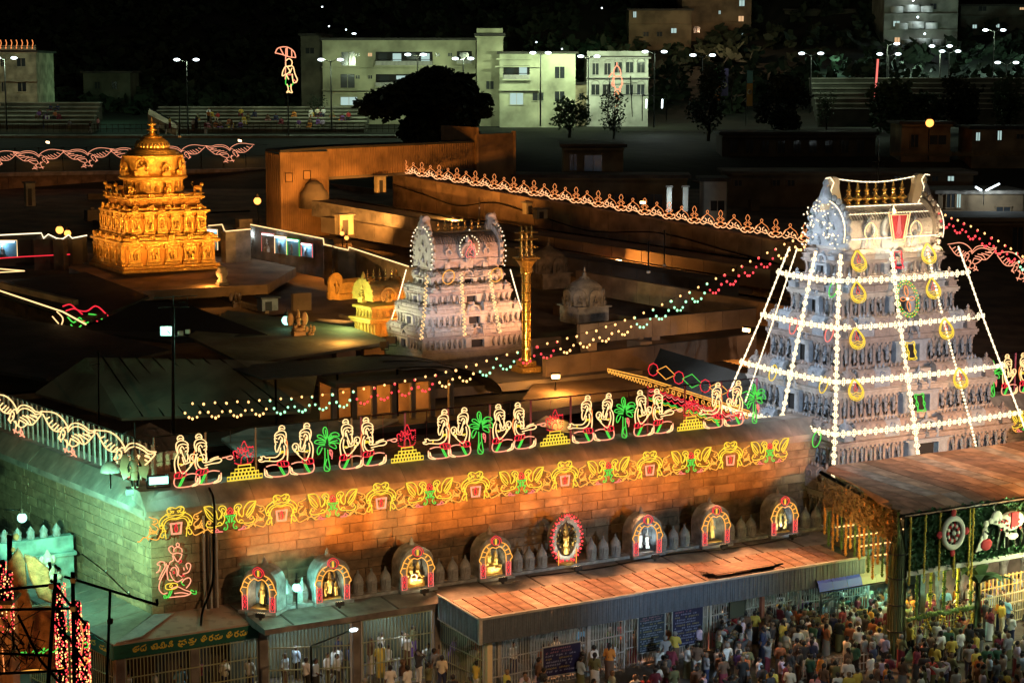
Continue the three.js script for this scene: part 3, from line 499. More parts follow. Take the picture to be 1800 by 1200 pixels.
const GL = {
she: '2,12 2,24 12,27 20,20 16,13 8,16 10,23;6,10 12,4 20,6 26,3;20,20 26,22 26,14', sha: '2,14 3,24 12,27 18,20 14,13 7,16 9,22;8,10 14,5 24,4;20,12 26,10 25,22 18,26', ssa: '3,12 2,25 12,27 14,16 15,27 26,26 25,12;8,8 16,6 24,2', saa: '2,14 3,24 12,27 18,20 14,13 7,16 9,22;10,10 16,5 26,5;24,5 30,12 24,24;20,26 30,28 32,20',
yi: '2,20 4,27 12,26 12,16 14,27 24,27 24,14;8,14 14,12;10,10 14,3 22,4 22,10;26,26 31,24 31,16', ki: '4,22 8,28 14,20 20,28 25,20 18,15 10,14;10,10 16,2 24,6 18,11', mro: '4,18 6,27 14,27 16,17 18,27 27,26;3,10 8,12;6,8 12,12 22,10 30,6;0,20 -2,32 16,34;28,14 34,12 34,22', kku: '4,20 8,27 14,19 20,27 25,19 18,14 10,14;8,8 14,11 24,5;10,32 18,34 26,30;26,22 34,24 36,12', shi: '2,14 3,24 12,27 18,20 14,13 7,16 9,22;8,9 14,1 23,4 18,10;20,20 26,20 26,13', ra: '14,19,8;8,9 14,11 22,4', mu: '2,18 4,27 12,26 14,17 16,27 26,25 26,15;6,10 12,12 20,6;26,24 34,25 35,14',
};
{
const text = [['she', 0], ['ssa', 34], ['saa', 84], ['yi', 122], ['ki', 160], ['mro', 212], ['kku', 256], ['shi', 318], ['ra', 352], ['mu', 382], ['shi', 440], ['ra', 474], ['mu', 504]];
const map = canvasTex(1024, 96, (x, w, h) => { x.fillStyle = '#0f5a4c'; x.fillRect(0, 0, w, h); for (let i = 0; i < 300; i++) { x.fillStyle = `rgba(0,${20 + i % 40},20,.12)`; x.fillRect((i * 97) % w, (i * 31) % h, 60, 8); } x.strokeStyle = '#c9b33e'; x.lineWidth = 5.2; x.lineCap = 'round'; for (const [k, p] of text) letter(x, 130 + p * 1.5, 18, 1.62, GL[k]); });
const side = canvasTex(512, 96, (x, w, h) => { x.fillStyle = '#0e4f43'; x.fillRect(0, 0, w, h); x.strokeStyle = '#b09c38'; x.lineWidth = 5; x.lineCap = 'round'; text.slice(2, 10).forEach(([k], i) => letter(x, 20 + i * 58, 20, 1.5, GL[k])); });
const board = (name, label, a, b, h0, h1, tx, group) => {
const t = thing(name, label, 'banner', a.clone().setY(h0)), d = b.clone().sub(a).setY(0), len = d.length(); t.rotation.y = Math.atan2(-d.z, d.x);
const g = new THREE.PlaneGeometry(len, h1 - h0); g.translate(len / 2, (h1 - h0) / 2, .026);
const bm = std('green_cloth', [.04, .15, .12], .85); mk('backing', new G().bbox(len, h1 - h0, .04, len / 2, 0, 0, .008), bm, t);
const fm = std(name + '_print', [1, 1, 1], .8); fm.map = tx; mk('printed_face', g, fm, t); return t;
};
board('text_banner', 'long green banner with yellow script lettering under the corner roof', W(-2.75, 0, 2.78), W(3.95, 0, 2.78), 2.88, 3.5, map);
const lx = C0.clone().addScaledVector(V(Math.cos(LRY), 0, -Math.sin(LRY)), -6).addScaledVector(V(Math.sin(LRY), 0, Math.cos(LRY)), 2.98);
board('text_banner', 'green banner with dim yellow script on the side street edge of the corner roof', lx, W(-2.76, 0, 2.78), 2.86, 3.48, side);
}
// ------------------------------------------------------------------ grille fences, posts, boards
const GRILL = {};
function grille(label, a, b, h0, h1, gap = .14, mat = M.bar, r = .018, rails = 4) {
const d = b.clone().sub(a).setY(0), len = d.length(), t = thing('grille_fence', label, 'fence', a.clone().setY(0), Math.atan2(-d.z, d.x)), g = new G();
for (let x = gap / 2; x < len; x += gap) g.box(r * 2, h1 - h0, r * 2, x, (h0 + h1) / 2, 0);
mk('vertical_bar', g, mat, t, 'stuff');
for (let k = 0; k < rails; k++) mk('rail', new G().box(len, .05, .035, len / 2, lerp(h0 + .08, h1 - .08, k / (rails - 1)), .03), mat, t);
for (const x of [0, len]) mk('post', new G().bbox(.09, h1 + .05, .09, x, 0, 0, .012), M.pole, t);
return t;
}
const cols = thing('walkway_column', 'square stone column at the corner under the green banner', 'column', W(-2.4, 0, 2.4), RY, 'stone columns of the walkway');
mk('shaft', new G().bbox(.42, 3.1, .42, 0, .2, 0, .04), M.conc, cols); mk('base', new G().bbox(.56, .25, .56, 0, 0, 0, .03), M.conc, cols); mk('capital', new G().bbox(.62, .22, .5, 0, 3.26, 0, .05), M.conc, cols);
[[1, 2.4, 'second column from the corner, under the banner'], [4.2, 2.6, 'column where the banner ends'], [8.2, 3.9, 'column left of the queue of white shirts'], [12.3, 4.1, 'column beside the end of the blue canopy'], [17, 4.1, 'column under the canopy behind the first notice board'], [22, 4.1, 'column under the middle of the canopy'], [27, 4.1, 'column between the last boards and the red post'], [32.5, 4.1, 'column beside the green-lit end of the canopy']].forEach(([s, o, l]) => dup(cols, 'square stone walkway ' + l, W(s, 0, o), RY));
grille('tall grille along the queue hall beneath the green banner', W(-2.2, 0, 2.55), W(4, 0, 2.6), .15, 2.85, .16);
grille('tall grille on the side street under the corner roof', W(-4.2, 0, -5), W(-2.5, 0, 2.4), .15, 2.85, .18);
grille('tall grille between the banner end and the round column', W(4.4, 0, 2.7), W(7.9, 0, 4.1), .15, 3.4, .16);
grille('tall grille in front of the white-shirted queue', W(8.4, 0, 4.15), W(12, 0, 4.25), .15, 3.45, .17);
grille('short grille running under the near end of the blue canopy', W(12.4, 0, 4.3), W(12.6, 0, 8), .1, 2.8, .17);
grille('long pale grille behind the first blue notice board', W(12.7, 0, 8), W(20.4, 0, 7.6), .1, 2.75, .15, M.trim);
grille('pale grille behind the pair of notice boards', W(20.6, 0, 7.2), W(25.6, 0, 7), .1, 2.7, .15, M.trim);
grille('long pale grille with a dark plaque near the dense crowd', W(25.8, 0, 7), W(31.2, 0, 6.8), .1, 2.7, .15, M.trim);
grille('pale grille below the arched blue canopy', W(31.4, 0, 6.9), W(35.4, 0, 7.4), .1, 2.5, .15, M.trim);
{
const queueHall = thing('queue_hall', 'dim pale inner wall and floor of the queue hall behind the grilles', 'wall', W(0, 0, 0), RY);
mk('inner_wall', new G().box(33, 3.3, .2, 20, 1.75, .3), std('pale_green_wall', [.13, .16, .11], .85, { map: 'stain', mapK: .3 }), queueHall);
mk('floor_slab', new G().box(38, .1, 6.6, 17.5, .05, 3.8), M.conc, queueHall);
for (let i = 0; i < 6; i++) { mk('tube_light', new G().bar(V(5.5 + i * 5.3, 3.3, 2), V(6.7 + i * 5.3, 3.3, 2), .03), L.cool, queueHall); point(W(6.1 + i * 5.3, 3.1, 2), COOL, i < 2 ? 13 : 6, 12); }
}
const post = (label, s, o, h, mat, w = .2) => { const t = thing('support_post', label, 'post', W(s, 0, o), RY); mk('shaft', new G().bbox(w, h, w, 0, 0, 0, .02), mat, t); mk('foot_plate', new G().bbox(w * 1.7, .06, w * 1.7, 0, 0, 0, .01), mat, t); };
post('cream post under the near corner of the blue canopy', 12.75, 8.2, 2.95, std('cream_post', [.62, .5, .3], .7), .26);
post('grey pillar just behind the cream canopy post', 13.5, 7.8, 2.95, M.trim, .22);
post('pale pillar between the first board and the seated couple', 18.3, 7.75, 2.95, M.trim, .2);
post('red-brown post in the long pale grille', 28.9, 7.05, 2.8, std('red_post', [.35, .12, .08], .7), .2);
function noticeBoard(label, s, o, h0, w, h, seedN, base = '#1c1a44') {
const t = thing('notice_board', label, 'notice board', W(s, h0, o), RY);
mk('frame', new G().bbox(w + .1, h + .1, .05, 0, -.05, 0, .01), M.pole, t);
const tx = canvasTex(256, Math.round(256 * h / w), (x, W0, H0) => { x.fillStyle = base; x.fillRect(0, 0, W0, H0); x.lineCap = 'round'; const keys = Object.keys(GL); let k = seedN; for (let r = 0; r < Math.round(H0 / 19) - 1; r++) { x.strokeStyle = r < 2 ? '#c98a90' : r % 3 ? '#b9bfd8' : '#c7b45a'; x.lineWidth = 3.4; let p = r < 1 ? 40 : 12 + (k * 7) % 12; const e = W0 - 14 - (k * 13) % 70; while (p < e) { if (k % 5) letter(x, p, 8 + r * 19, .42, GL[keys[k % keys.length]]); k = (k * 31 + 7) % 997; p += 15; } } });
const m = std('printed_board', [1, 1, 1], .5); m.map = tx; const g = new THREE.PlaneGeometry(w, h); g.translate(0, h / 2, .032); mk('printed_face', g, m, t);
for (const x of [-w * .4, w * .4]) mk('leg', new G().bar(V(x, -h0, -.03), V(x, 0, -.03), .03), M.pole, t);
}
noticeBoard('wide dark blue notice board behind the seated couple', 16.5, 8.35, .75, 2.0, 1.35, 5);
noticeBoard('dark green-blue notice board with pale lines, further along the canopy', 22.0, 7.5, .75, 1.5, 1.75, 17, '#1d2f3e');
noticeBoard('tall dark blue notice board with yellow lines beside the pale grille', 24.1, 7.5, .75, 1.75, 1.9, 29, '#161b3f');
{ const t = thing('dark_plaque', 'small dark plaque fixed to the pale grille', 'plaque', W(27.3, 1.55, 7.15), RY); mk('panel', new G().bbox(.95, .85, .05, 0, 0, 0, .01), std('dark_board', [.05, .06, .04], .7), t); mk('rim', new G().tube([V(-.47, 0, .05), V(.47, 0, .05), V(.47, .85, .05), V(-.47, .85, .05)], .02, 4, true), M.iron, t); }

// ------------------------------------------------------------------ the long canopy with blue cladding
function canopy(label, s0, s1, oB, oF, hB, hF, fasc, sheet, cap) {
const t = thing('sheet_canopy', label, 'canopy', W(s0, 0, 0), RY), n = Math.round((s1 - s0) / sheet), w = (s1 - s0) / n, ang = Math.atan2(hB - hF, oF - oB), dl = Math.hypot(oF - oB, hB - hF);
const g = new G(); g.box(w - .015, .04, dl, 0, 0, 0); g.box(.05, .06, dl, -w / 2 + .03, .035, 0); const sg = g.geo();
for (let i = 0; i < n; i++) { const m = mk('roof_sheet', sg, [M.rustSheet, M.rust2, M.trim2, M.rustSheet, M.rust2][(i * 7) % 5], t); m.position.set((i + .5) * w, (hB + hF) / 2 + rr(-.008, .008), (oB + oF) / 2); m.rotation.x = ang; }
const f = new G().box(w - .02, fasc, .03, 0, fasc / 2, 0); for (let k = 0; k < 3; k++) f.box(.04, fasc, .03, -w / 2 + (k + .5) * w / 3, fasc / 2, .02); const fg = f.geo();
for (let i = 0; i < n; i++) { const m = mk('cladding_panel', fg, M.blueSheet, t); m.position.set((i + .5) * w, hF - fasc + .42, oF + .06); }
mk('edge_trim', new G().box(s1 - s0 + .1, .1, .16, (s1 - s0) / 2, hF + .45, oF + .03).box(.16, fasc + .12, .16, -.05, hF - fasc / 2 + .44, oF + .03), M.trim, t);
const side = new G(); const sn = Math.round((oF - oB) / .55); for (let i = 0; i < sn; i++) { const z = oB + (i + .5) * (oF - oB) / sn; side.box(.03, fasc - .05, .52, -.02, lerp(hB, hF, (i + .5) / sn) - fasc / 2 + .36, z); side.box(.04, fasc - .05, .05, -.045, lerp(hB, hF, (i + .5) / sn) - fasc / 2 + .36, z); }
if (cap) { mk('side_cladding', side, M.blueSheet, t); mk('side_trim', new G().box(.1, .07, dl, -.03, (hB + hF) / 2 + .4, (oB + oF) / 2, ang).box(.08, .05, dl, -.03, (hB + hF) / 2 + .38 - fasc, (oB + oF) / 2, ang), M.trim, t); }
mk('roof_beam', new G().box(s1 - s0, .14, .1, (s1 - s0) / 2, hF - .15, oF - .3).box(s1 - s0, .14, .1, (s1 - s0) / 2, hB - .15, oB + .4), M.iron, t);
return t;
}
M.rust2 = std('browned_tin_sheet', [.35, .2, .14], .65, { metalness: .2, map: 'stain', mapK: .8 });
M.trim2 = std('pale_tin_sheet', [.52, .36, .28], .5, { metalness: .2, map: 'stain', mapK: .5 });
canopy('near part of the long canopy, orange-lit tin roof with blue-grey cladding', 12.05, 20.55, 4.75, 8.75, 3.82, 3.62, 1.1, .62, true);
canopy('far part of the long canopy reaching toward the gateway, blue-grey cladding', 20.65, 34.3, 4.75, 8.3, 3.8, 3.5, 1.12, .68, false);
{ const t = thing('loose_roof_sheet', 'rusty spare tin sheets lying on the far part of the canopy', 'sheet', W(27.6, 3.78, 6.4), RY); for (let i = 0; i < 4; i++) { const m = mk('tin_sheet', new G().box(3.6, .03, .42), M.rustSheet, t); m.position.set(i * .07, .03 + i * .012, -.6 + i * .4); m.rotation.set(.06, rr(-.03, .03), 0); } for (let i = 0; i < 3; i++) mk('pipe', new G().bar(V(-2.2, .05, .5 + i * .22), V(2.6 - i * .4, .05, .6 + i * .2), .04), M.iron, t); }
{ // upright pipes and cables at the wall corner
const t = thing('cable_duct', 'dark vertical bundle of pipes on the wall beside the monkey figure', 'pipes', W(2.72, 0, .28), RY);
for (let i = 0; i < 5; i++) mk('pipe', new G().cyl(.06, .06, 4.4, (i - 2) * .15, 5.95, 0, 8), i % 2 ? M.iron : M.pole, t);
const k = thing('drain_pipe', 'pale drain pipe hanging down the front wall at the pipe bundle', 'pipe', W(2.62, 0, .62), RY);
mk('pipe', new G().tube(curve([V(.25, 9.3, -.7), V(.22, 8.9, -.1), V(.15, 7, 0), V(.0, 5, .05), V(-.5, 4, .2), V(-1.2, 3.7, 1.7)], .3), .055, 7), M.trim, k);
}
// ------------------------------------------------------------------ gateway towers
const KUTA = (() => { const g = new G(); g.box(.6, .3, .6, 0, .15, 0).box(.74, .07, .74, 0, .33, 0); g.lathe([[.3, .36], [.27, .45], [.36, .56], [.36, .7], [.26, .86], [.1, .95], [.06, 1], [.1, 1.06], [0, 1.22]], 8); for (const a of [0, 1, 2, 3]) g.add(new THREE.TorusGeometry(.13, .045, 5, 8, PI * 1.3), M4(Math.sin(a * PI / 2) * .37, .6, Math.cos(a * PI / 2) * .37, 0, a * PI / 2, -.47)); return g.geo(); })();
const SALA = (() => { const g = new G(); g.box(1, .3, .55, 0, .15, 0).box(1.12, .07, .68, 0, .33, 0); g.add(new THREE.CylinderGeometry(.33, .33, 1, 10), M4(0, .62, 0, 0, 0, PI / 2)); for (const x of [-.5, .5]) g.add(new THREE.TorusGeometry(.3, .06, 5, 12), M4(x, .62, 0, 0, PI / 2)); for (const x of [-.25, 0, .25]) g.lathe([[.05, .92], [.09, 1], [.03, 1.08], [0, 1.2]], 6, x, 0, 0); g.add(new THREE.TorusGeometry(.16, .05, 5, 10, PI * 1.3), M4(0, .6, .34, 0, 0, -.47)); return g.geo(); })();
const KALASA = new G().lathe([[.0, 0], [.16, .0], [.1, .08], [.06, .14], [.2, .26], [.22, .36], [.12, .5], [.05, .54], [.13, .6], [.05, .66], [.1, .74], [.14, .82], [.04, .9], [.07, .98], [0, 1.3]], 10).geo();
const PILAS = (h) => new G().box(.16, h, .14, 0, h / 2, 0).box(.24, .1, .2, 0, .05, 0).box(.26, .12, .22, 0, h - .06, 0).box(.2, .06, .18, 0, h - .2, 0).geo();
const hornGeo = (h, w) => { const s = new THREE.Shape(); s.moveTo(-w * .5, 0); s.bezierCurveTo(-w * .55, h * .4, -w * .2, h * .6, -w * .35, h * .85); s.bezierCurveTo(-w * .2, h * 1.1, w * .35, h * 1.05, w * .42, h * .72); s.bezierCurveTo(w * .3, h * .82, w * .05, h * .75, w * .1, h * .55); s.bezierCurveTo(w * .2, h * .35, w * .55, h * .25, w * .6, 0); return new G().add(new THREE.ExtrudeGeometry(s, { depth: .28, bevelEnabled: true, bevelSize: .05, bevelThickness: .06, bevelSegments: 2, curveSegments: 10 }), M4(0, 0, -.14)).geo(); };
// cfg: name, label, pos, ry, levels [[y, half width, half depth] ...], mats, roof {r, h, horn}, sides to dress
function tower(cfg) {
const t = thing(cfg.name, cfg.label, 'temple tower', cfg.pos, cfg.ry), lv = cfg.levels, k = cfg.k;
for (let i = 0; i < lv.length - 1; i++) {
const [y0, A, B] = lv[i], [y1, A1, B1] = lv[i + 1], H = y1 - y0, bodyH = H * .44, a = A - .26 * k, b = B - .26 * k;
const g = new G();
g.box(2 * A, H * .08, 2 * B, 0, y0 + H * .04, 0).box(2 * A - .2 * k, H * .05, 2 * B - .2 * k, 0, y0 + H * .105, 0);
g.box(2 * a, H, 2 * b, 0, y0 + H / 2, 0);
// cornice: three steps and a rounded eave
const cy = y0 + bodyH + H * .1;
g.box(2 * a + .3 * k, H * .05, 2 * b + .3 * k, 0, cy, 0).box(2 * a + .5 * k, H * .055, 2 * b + .5 * k, 0, cy + H * .055, 0).box(2 * a + .62 * k, H * .06, 2 * b + .62 * k, 0, cy + H * .115, 0).box(2 * a + .45 * k, H * .04, 2 * b + .45 * k, 0, cy + H * .17, 0);
for (const [half, face, dir] of [[a, b, 0], [b, a, 1]]) { const n = Math.round(half * 2 / (.3 * k)); for (let j = 0; j < n; j++) { const q = -half + (j + .5) * 2 * half / n; if (dir === 0) g.box(.12 * k, H * .05, .16 * k, q, cy + H * .015, face + .2 * k); else g.box(.16 * k, H * .05, .12 * k, -face - .2 * k, cy + H * .015, q); } }
const tier = mk('tower_storey', g, i % 2 ? cfg.mats[0] : cfg.mats[1] ?? cfg.mats[0], t);
const bayW = Math.max(.5 * k, A * .2), ph = bodyH - H * .02, pg = PILAS(ph), by = y0 + H * .13;
const put = (name, geo, m, x, y, z, ry, s) => { const q = mk(name, geo, m, tier); q.position.set(x, y, z); q.rotation.y = ry; if (s) q.scale.set(...s); return q; };
const faces = [{ half: a, at: b, ry: 0, f: (u, o) => [u, b + o] }, { half: b, at: a, ry: -PI / 2, f: (u, o) => [-a - o, u] }];
faces.forEach((F, fi) => {
// central bay
const bw = fi ? bayW * .7 : bayW, [bx, bz] = F.f(0, .18 * k), bay = new G();
bay.box(bw * .5, ph, .42 * k, -bw * .85, ph / 2, 0).box(bw * .5, ph, .42 * k, bw * .85, ph / 2, 0).box(bw * 2.3, ph * .16, .5 * k, 0, ph * .93, 0).box(bw * 2.6, ph * .07, .62 * k, 0, ph * 1.04, 0);
bay.add(new THREE.TorusGeometry(bw * .62, .1 * k, 6, 14, PI * 1.2), M4(0, ph * 1.3, .08 * k, 0, 0, -.31)); bay.lathe([[.1 * k, ph * 1.3 + bw * .6], [.14 * k, ph * 1.3 + bw * .7], [0, ph * 1.3 + bw * 1.05]], 6);
put('doorway_bay', bay.geo(), fi ? cfg.mats[2] : cfg.mats[3], bx, by, bz, F.ry);
const [dx, dz] = F.f(0, .03 * k); put('dark_opening', new G().box(bw * 1.1, ph * .82, .06, 0, ph * .42, 0).geo(), M.black, dx, by, dz, F.ry);
const [gx, gz] = F.f(0, .25 * k); put('statue', ST.seated, cfg.mats[2], gx, by + ph * 1.12, gz, F.ry, [.3 * k * H / 2.6, .36 * k * H / 2.6, .36 * k * H / 2.6]);
// pilasters and figures to either side
const span = F.half - bw * 1.25, n = Math.max(1, Math.round(span / (.62 * k)));
for (const sg of [-1, 1]) for (let j = 0; j <= n; j++) {
const u = sg * (bw * 1.3 + span * j / n * .97), [x, z] = F.f(u, .06 * k); put('pilaster', pg, cfg.mats[0], x, by, z, F.ry);
if (j < n) { const u2 = sg * (bw * 1.3 + span * (j + .5) / n), [x2, z2] = F.f(u2, .2 * k), s = ph / 2.02; put('statue', pick([ST.stand, ST.four, ST.dance, ST.stand]), cfg.mats[(i + j + (sg > 0 ? 1 : 0)) % 3 ? 2 : 3], x2, by, z2, F.ry + rr(-.3, .3), [s * rr(.85, 1.05) * 1.05, s * rr(.85, 1), s * 1.1]); }
}
// little shrines standing on the cornice
const sy = cy + H * .19, sh = (y1 + H * .12 - sy), m = Math.max(3, Math.round(F.half * 2 / (1.05 * k)));
for (let j = 0; j < m; j++) {
const u = -F.half - .1 * k + (j + .5) * (2 * F.half + .2 * k) / m, [x, z] = F.f(u, .14 * k), edge = j === 0 || j === m - 1, w = (2 * F.half) / m;
if (Math.abs(u) < bw * .6) continue;
put(edge ? 'domed_shrine' : 'barrel_shrine', edge ? KUTA : SALA, (j + i) % 3 === 1 ? cfg.mats[2] : cfg.mats[0], x, sy, z, F.ry, [w * 1.0, sh * 1.05, (edge ? 1.15 : .95) * k]);
const [x2, z2] = F.f(u + w * .5, .16 * k); if (j < m - 1) put('statue', pick([ST.seated, ST.stand, ST.dance]), cfg.mats[pick([2, 3])], x2, sy - H * .02, z2, F.ry, [.3 * k, sh * .5, .32 * k]);
}
});
}
// barrel roof
const [yt, A, B] = lv[lv.length - 1], R = cfg.roof.r, rh = cfg.roof.h, len = A * 2 - .2 * k;
const prof = []; for (let i = 0; i <= 18; i++) { const q = -.28 + i / 18 * (PI + .56); prof.push([Math.cos(q) * R * (1 + .08 * Math.sin(q)), yt + rh * .42 + Math.sin(q) * rh * .56]); } prof.push([-B * .8, yt], [B * .8, yt]);
const barrel = new G().ext(prof, len, M4(-len / 2, 0, 0, 0, PI / 2)), N = Math.round(len / .2);
for (let i = 0; i < N; i++) { const c = []; for (let j = 4; j <= 15; j++) { const q = -.28 + j / 18 * (PI + .56); c.push(V(-len / 2 + (i + .5) * len / N, yt + rh * .42 + Math.sin(q) * rh * .55, -Math.cos(q) * R * 1.08 * (1 + .02 * Math.sin(q)) * -1)); } barrel.tube(c, .03 * k, 4); }
const roof = mk('barrel_roof', barrel, cfg.mats[4] ?? cfg.mats[0], t);
mk('ridge_moulding', new G().box(len + .2 * k, .14 * k, .5 * k, 0, yt + rh * .99, 0).box(len, .1 * k, .7 * k, 0, yt + rh * .92, 0).box(len + .1, .1 * k, R * 2.05, 0, yt + rh * .3, 0).box(len + .3 * k, .16 * k, B * 2 + .1, 0, yt + .02, 0), cfg.mats[0], roof);
for (const s of [-1, 1]) {
const ga = new G(), gr = []; for (let i = 0; i <= 20; i++) { const q = -.5 + i / 20 * (PI + 1); gr.push([Math.cos(q) * (R + .3 * k), yt + rh * .45 + Math.sin(q) * rh * .7]); }
ga.ext(gr, .3 * k, M4(s * (len / 2) - .15 * k, 0, 0, 0, PI / 2));
for (let i = 0; i <= 16; i++) { const q = -.4 + i / 16 * (PI + .8); ga.sph(.2 * k, s * (len / 2 + .06), yt + rh * .45 + Math.sin(q) * rh * .78, Math.cos(q) * (R + .42 * k), .8, 1, 1, 6); ga.sph(.13 * k, s * (len / 2 + .2 * k), yt + rh * .45 + Math.sin(q) * rh * .55, Math.cos(q) * (R + .06 * k), 1, 1, 1, 5); }
for (const [yy, zz, m] of [[.3, 0, .34], [.75, 0, .26], [.2, .5, .22], [.2, -.5, .22], [.6, .4, .18], [.6, -.4, .18]]) ga.add(ST.seated, M4(s * (len / 2 + .22 * k), yt + rh * yy * .9 - .1, zz * R, 0, s * PI / 2, 0, m * k * 1.35));
mk('horseshoe_gable', ga, s < 0 ? cfg.mats[2] : cfg.mats[0], t);
const horn = mk('ridge_horn', hornGeo(cfg.roof.horn, cfg.roof.horn * .62), cfg.hornMat ?? cfg.mats[2], t); horn.position.set(s * (len / 2 - .1 * k), yt + rh * .96, 0); if (s > 0) horn.rotation.y = PI; horn.scale.x = -1;
const crest = mk('gable_crest', new G().lathe([[.2, 0], [.34, .2], [.26, .5], [.12, .8], [.18, .9], [0, 1.2]].map(([r, y]) => [r * k * 1.3, y * k * 1.25]), 7, s * (len / 2 + .32 * k), yt + rh * 1.08, 0), cfg.mats[2], t);
}
for (let i = 0; i < 7; i++) { const q = mk('kalasam_finial', KALASA, M.goldSmooth, t); q.position.set((i - 3) * len * .1, yt + rh * 1.03, 0); q.scale.set(k * cfg.kal * 1.3, k * cfg.kal, k * cfg.kal * 1.3); }
// front nasi with a seated figure, and two lesser horseshoes
for (const [u, m] of cfg.nasi) {
const ns = new G(); ns.add(new THREE.TorusGeometry(.62 * k * m, .17 * k * m, 7, 18, PI * 1.45), M4(u * A, yt + rh * .5, R + .12 * k, 0, 0, -.7)); ns.box(1.1 * k * m, rh * .45, .5 * k, u * A, yt + rh * .22, R * .8); ns.lathe([[.12 * k * m, yt + rh * .5 + .7 * k * m], [.24 * k * m, yt + rh * .5 + .85 * k * m], [0, yt + rh * .5 + 1.35 * k * m]], 7, u * A, 0, R + .12 * k);
const q = mk('horseshoe_window', ns, cfg.mats[2], t); const f = mk('statue', ST.seated, cfg.mats[3], q); f.position.set(u * A, yt + rh * .24, R + .14 * k); f.scale.setScalar(.5 * k * m);
}
return t;
}
const GC = W(44.2, 0, -3.1);
const mainTower = tower({
name: 'gateway_tower', label: 'tall white gateway tower covered in statues and strings of white lights', pos: GC, ry: RY, k: 1,
levels: [[3.6, 6.95, 5.25], [6.55, 6.4, 4.8], [9.0, 5.75, 4.08], [11.7, 5.03, 3.22], [14.4, 4.3, 2.35], [16.6, 3.75, 1.75], [18.1, 3.35, 1.35]],
mats: [M.carved, M.carvedPale, M.carvedBlue, M.carvedBlue, M.carvedPale], roof: { r: 1.35, h: 2.45, horn: 1.75 }, kal: 1.0, nasi: [[0, 1.05], [-.5, .55], [.5, .55]], hornMat: std('cream_horn', [.6, .48, .32], .6),
});
mk('tower_plinth', new G().box(14.6, 3.8, 11, 0, 1.9, 0).box(15, .3, 11.4, 0, 3.45, 0), M.conc, mainTower);
{ const m = mk('flag_mast', new G().bar(V(.15, 21, 0), V(.15, 24.3, 0), .03).bar(V(-.3, 23, 0), V(.65, 23, 0), .025).bar(V(-.25, 22.75, 0), V(.6, 22.75, 0), .02), M.pole, mainTower); }
const midTower = tower({
name: 'inner_tower', label: 'smaller white inner gateway tower with curled horns, between the gold pole and gold vimana', pos: onSlope(806, 592).setY(9.0), ry: RY, k: .72,
levels: [[-.2, 4.3, 2.75], [1.4, 3.85, 2.3], [2.9, 3.35, 1.88], [4.2, 2.95, 1.45], [5.2, 2.75, 1.25]],
mats: [M.carvedPale, M.carved, M.carvedPale, M.carvedPale, M.carved], roof: { r: 1.3, h: 2.7, horn: 1.25 }, kal: .8, nasi: [[0, 1.25], [-.55, .5], [.55, .5]], hornMat: M.carvedPale,
});
mk('tower_plinth', new G().box(8.8, 3.4, 5.8, 0, -1.9, 0), M.carved, midTower);
{ const m = mk('lightning_rod', new G().bar(V(1.7, 7.6, 0), V(1.7, 10.2, 0), .025).sph(.07, 1.7, 9.5, 0), M.pole, midTower); }
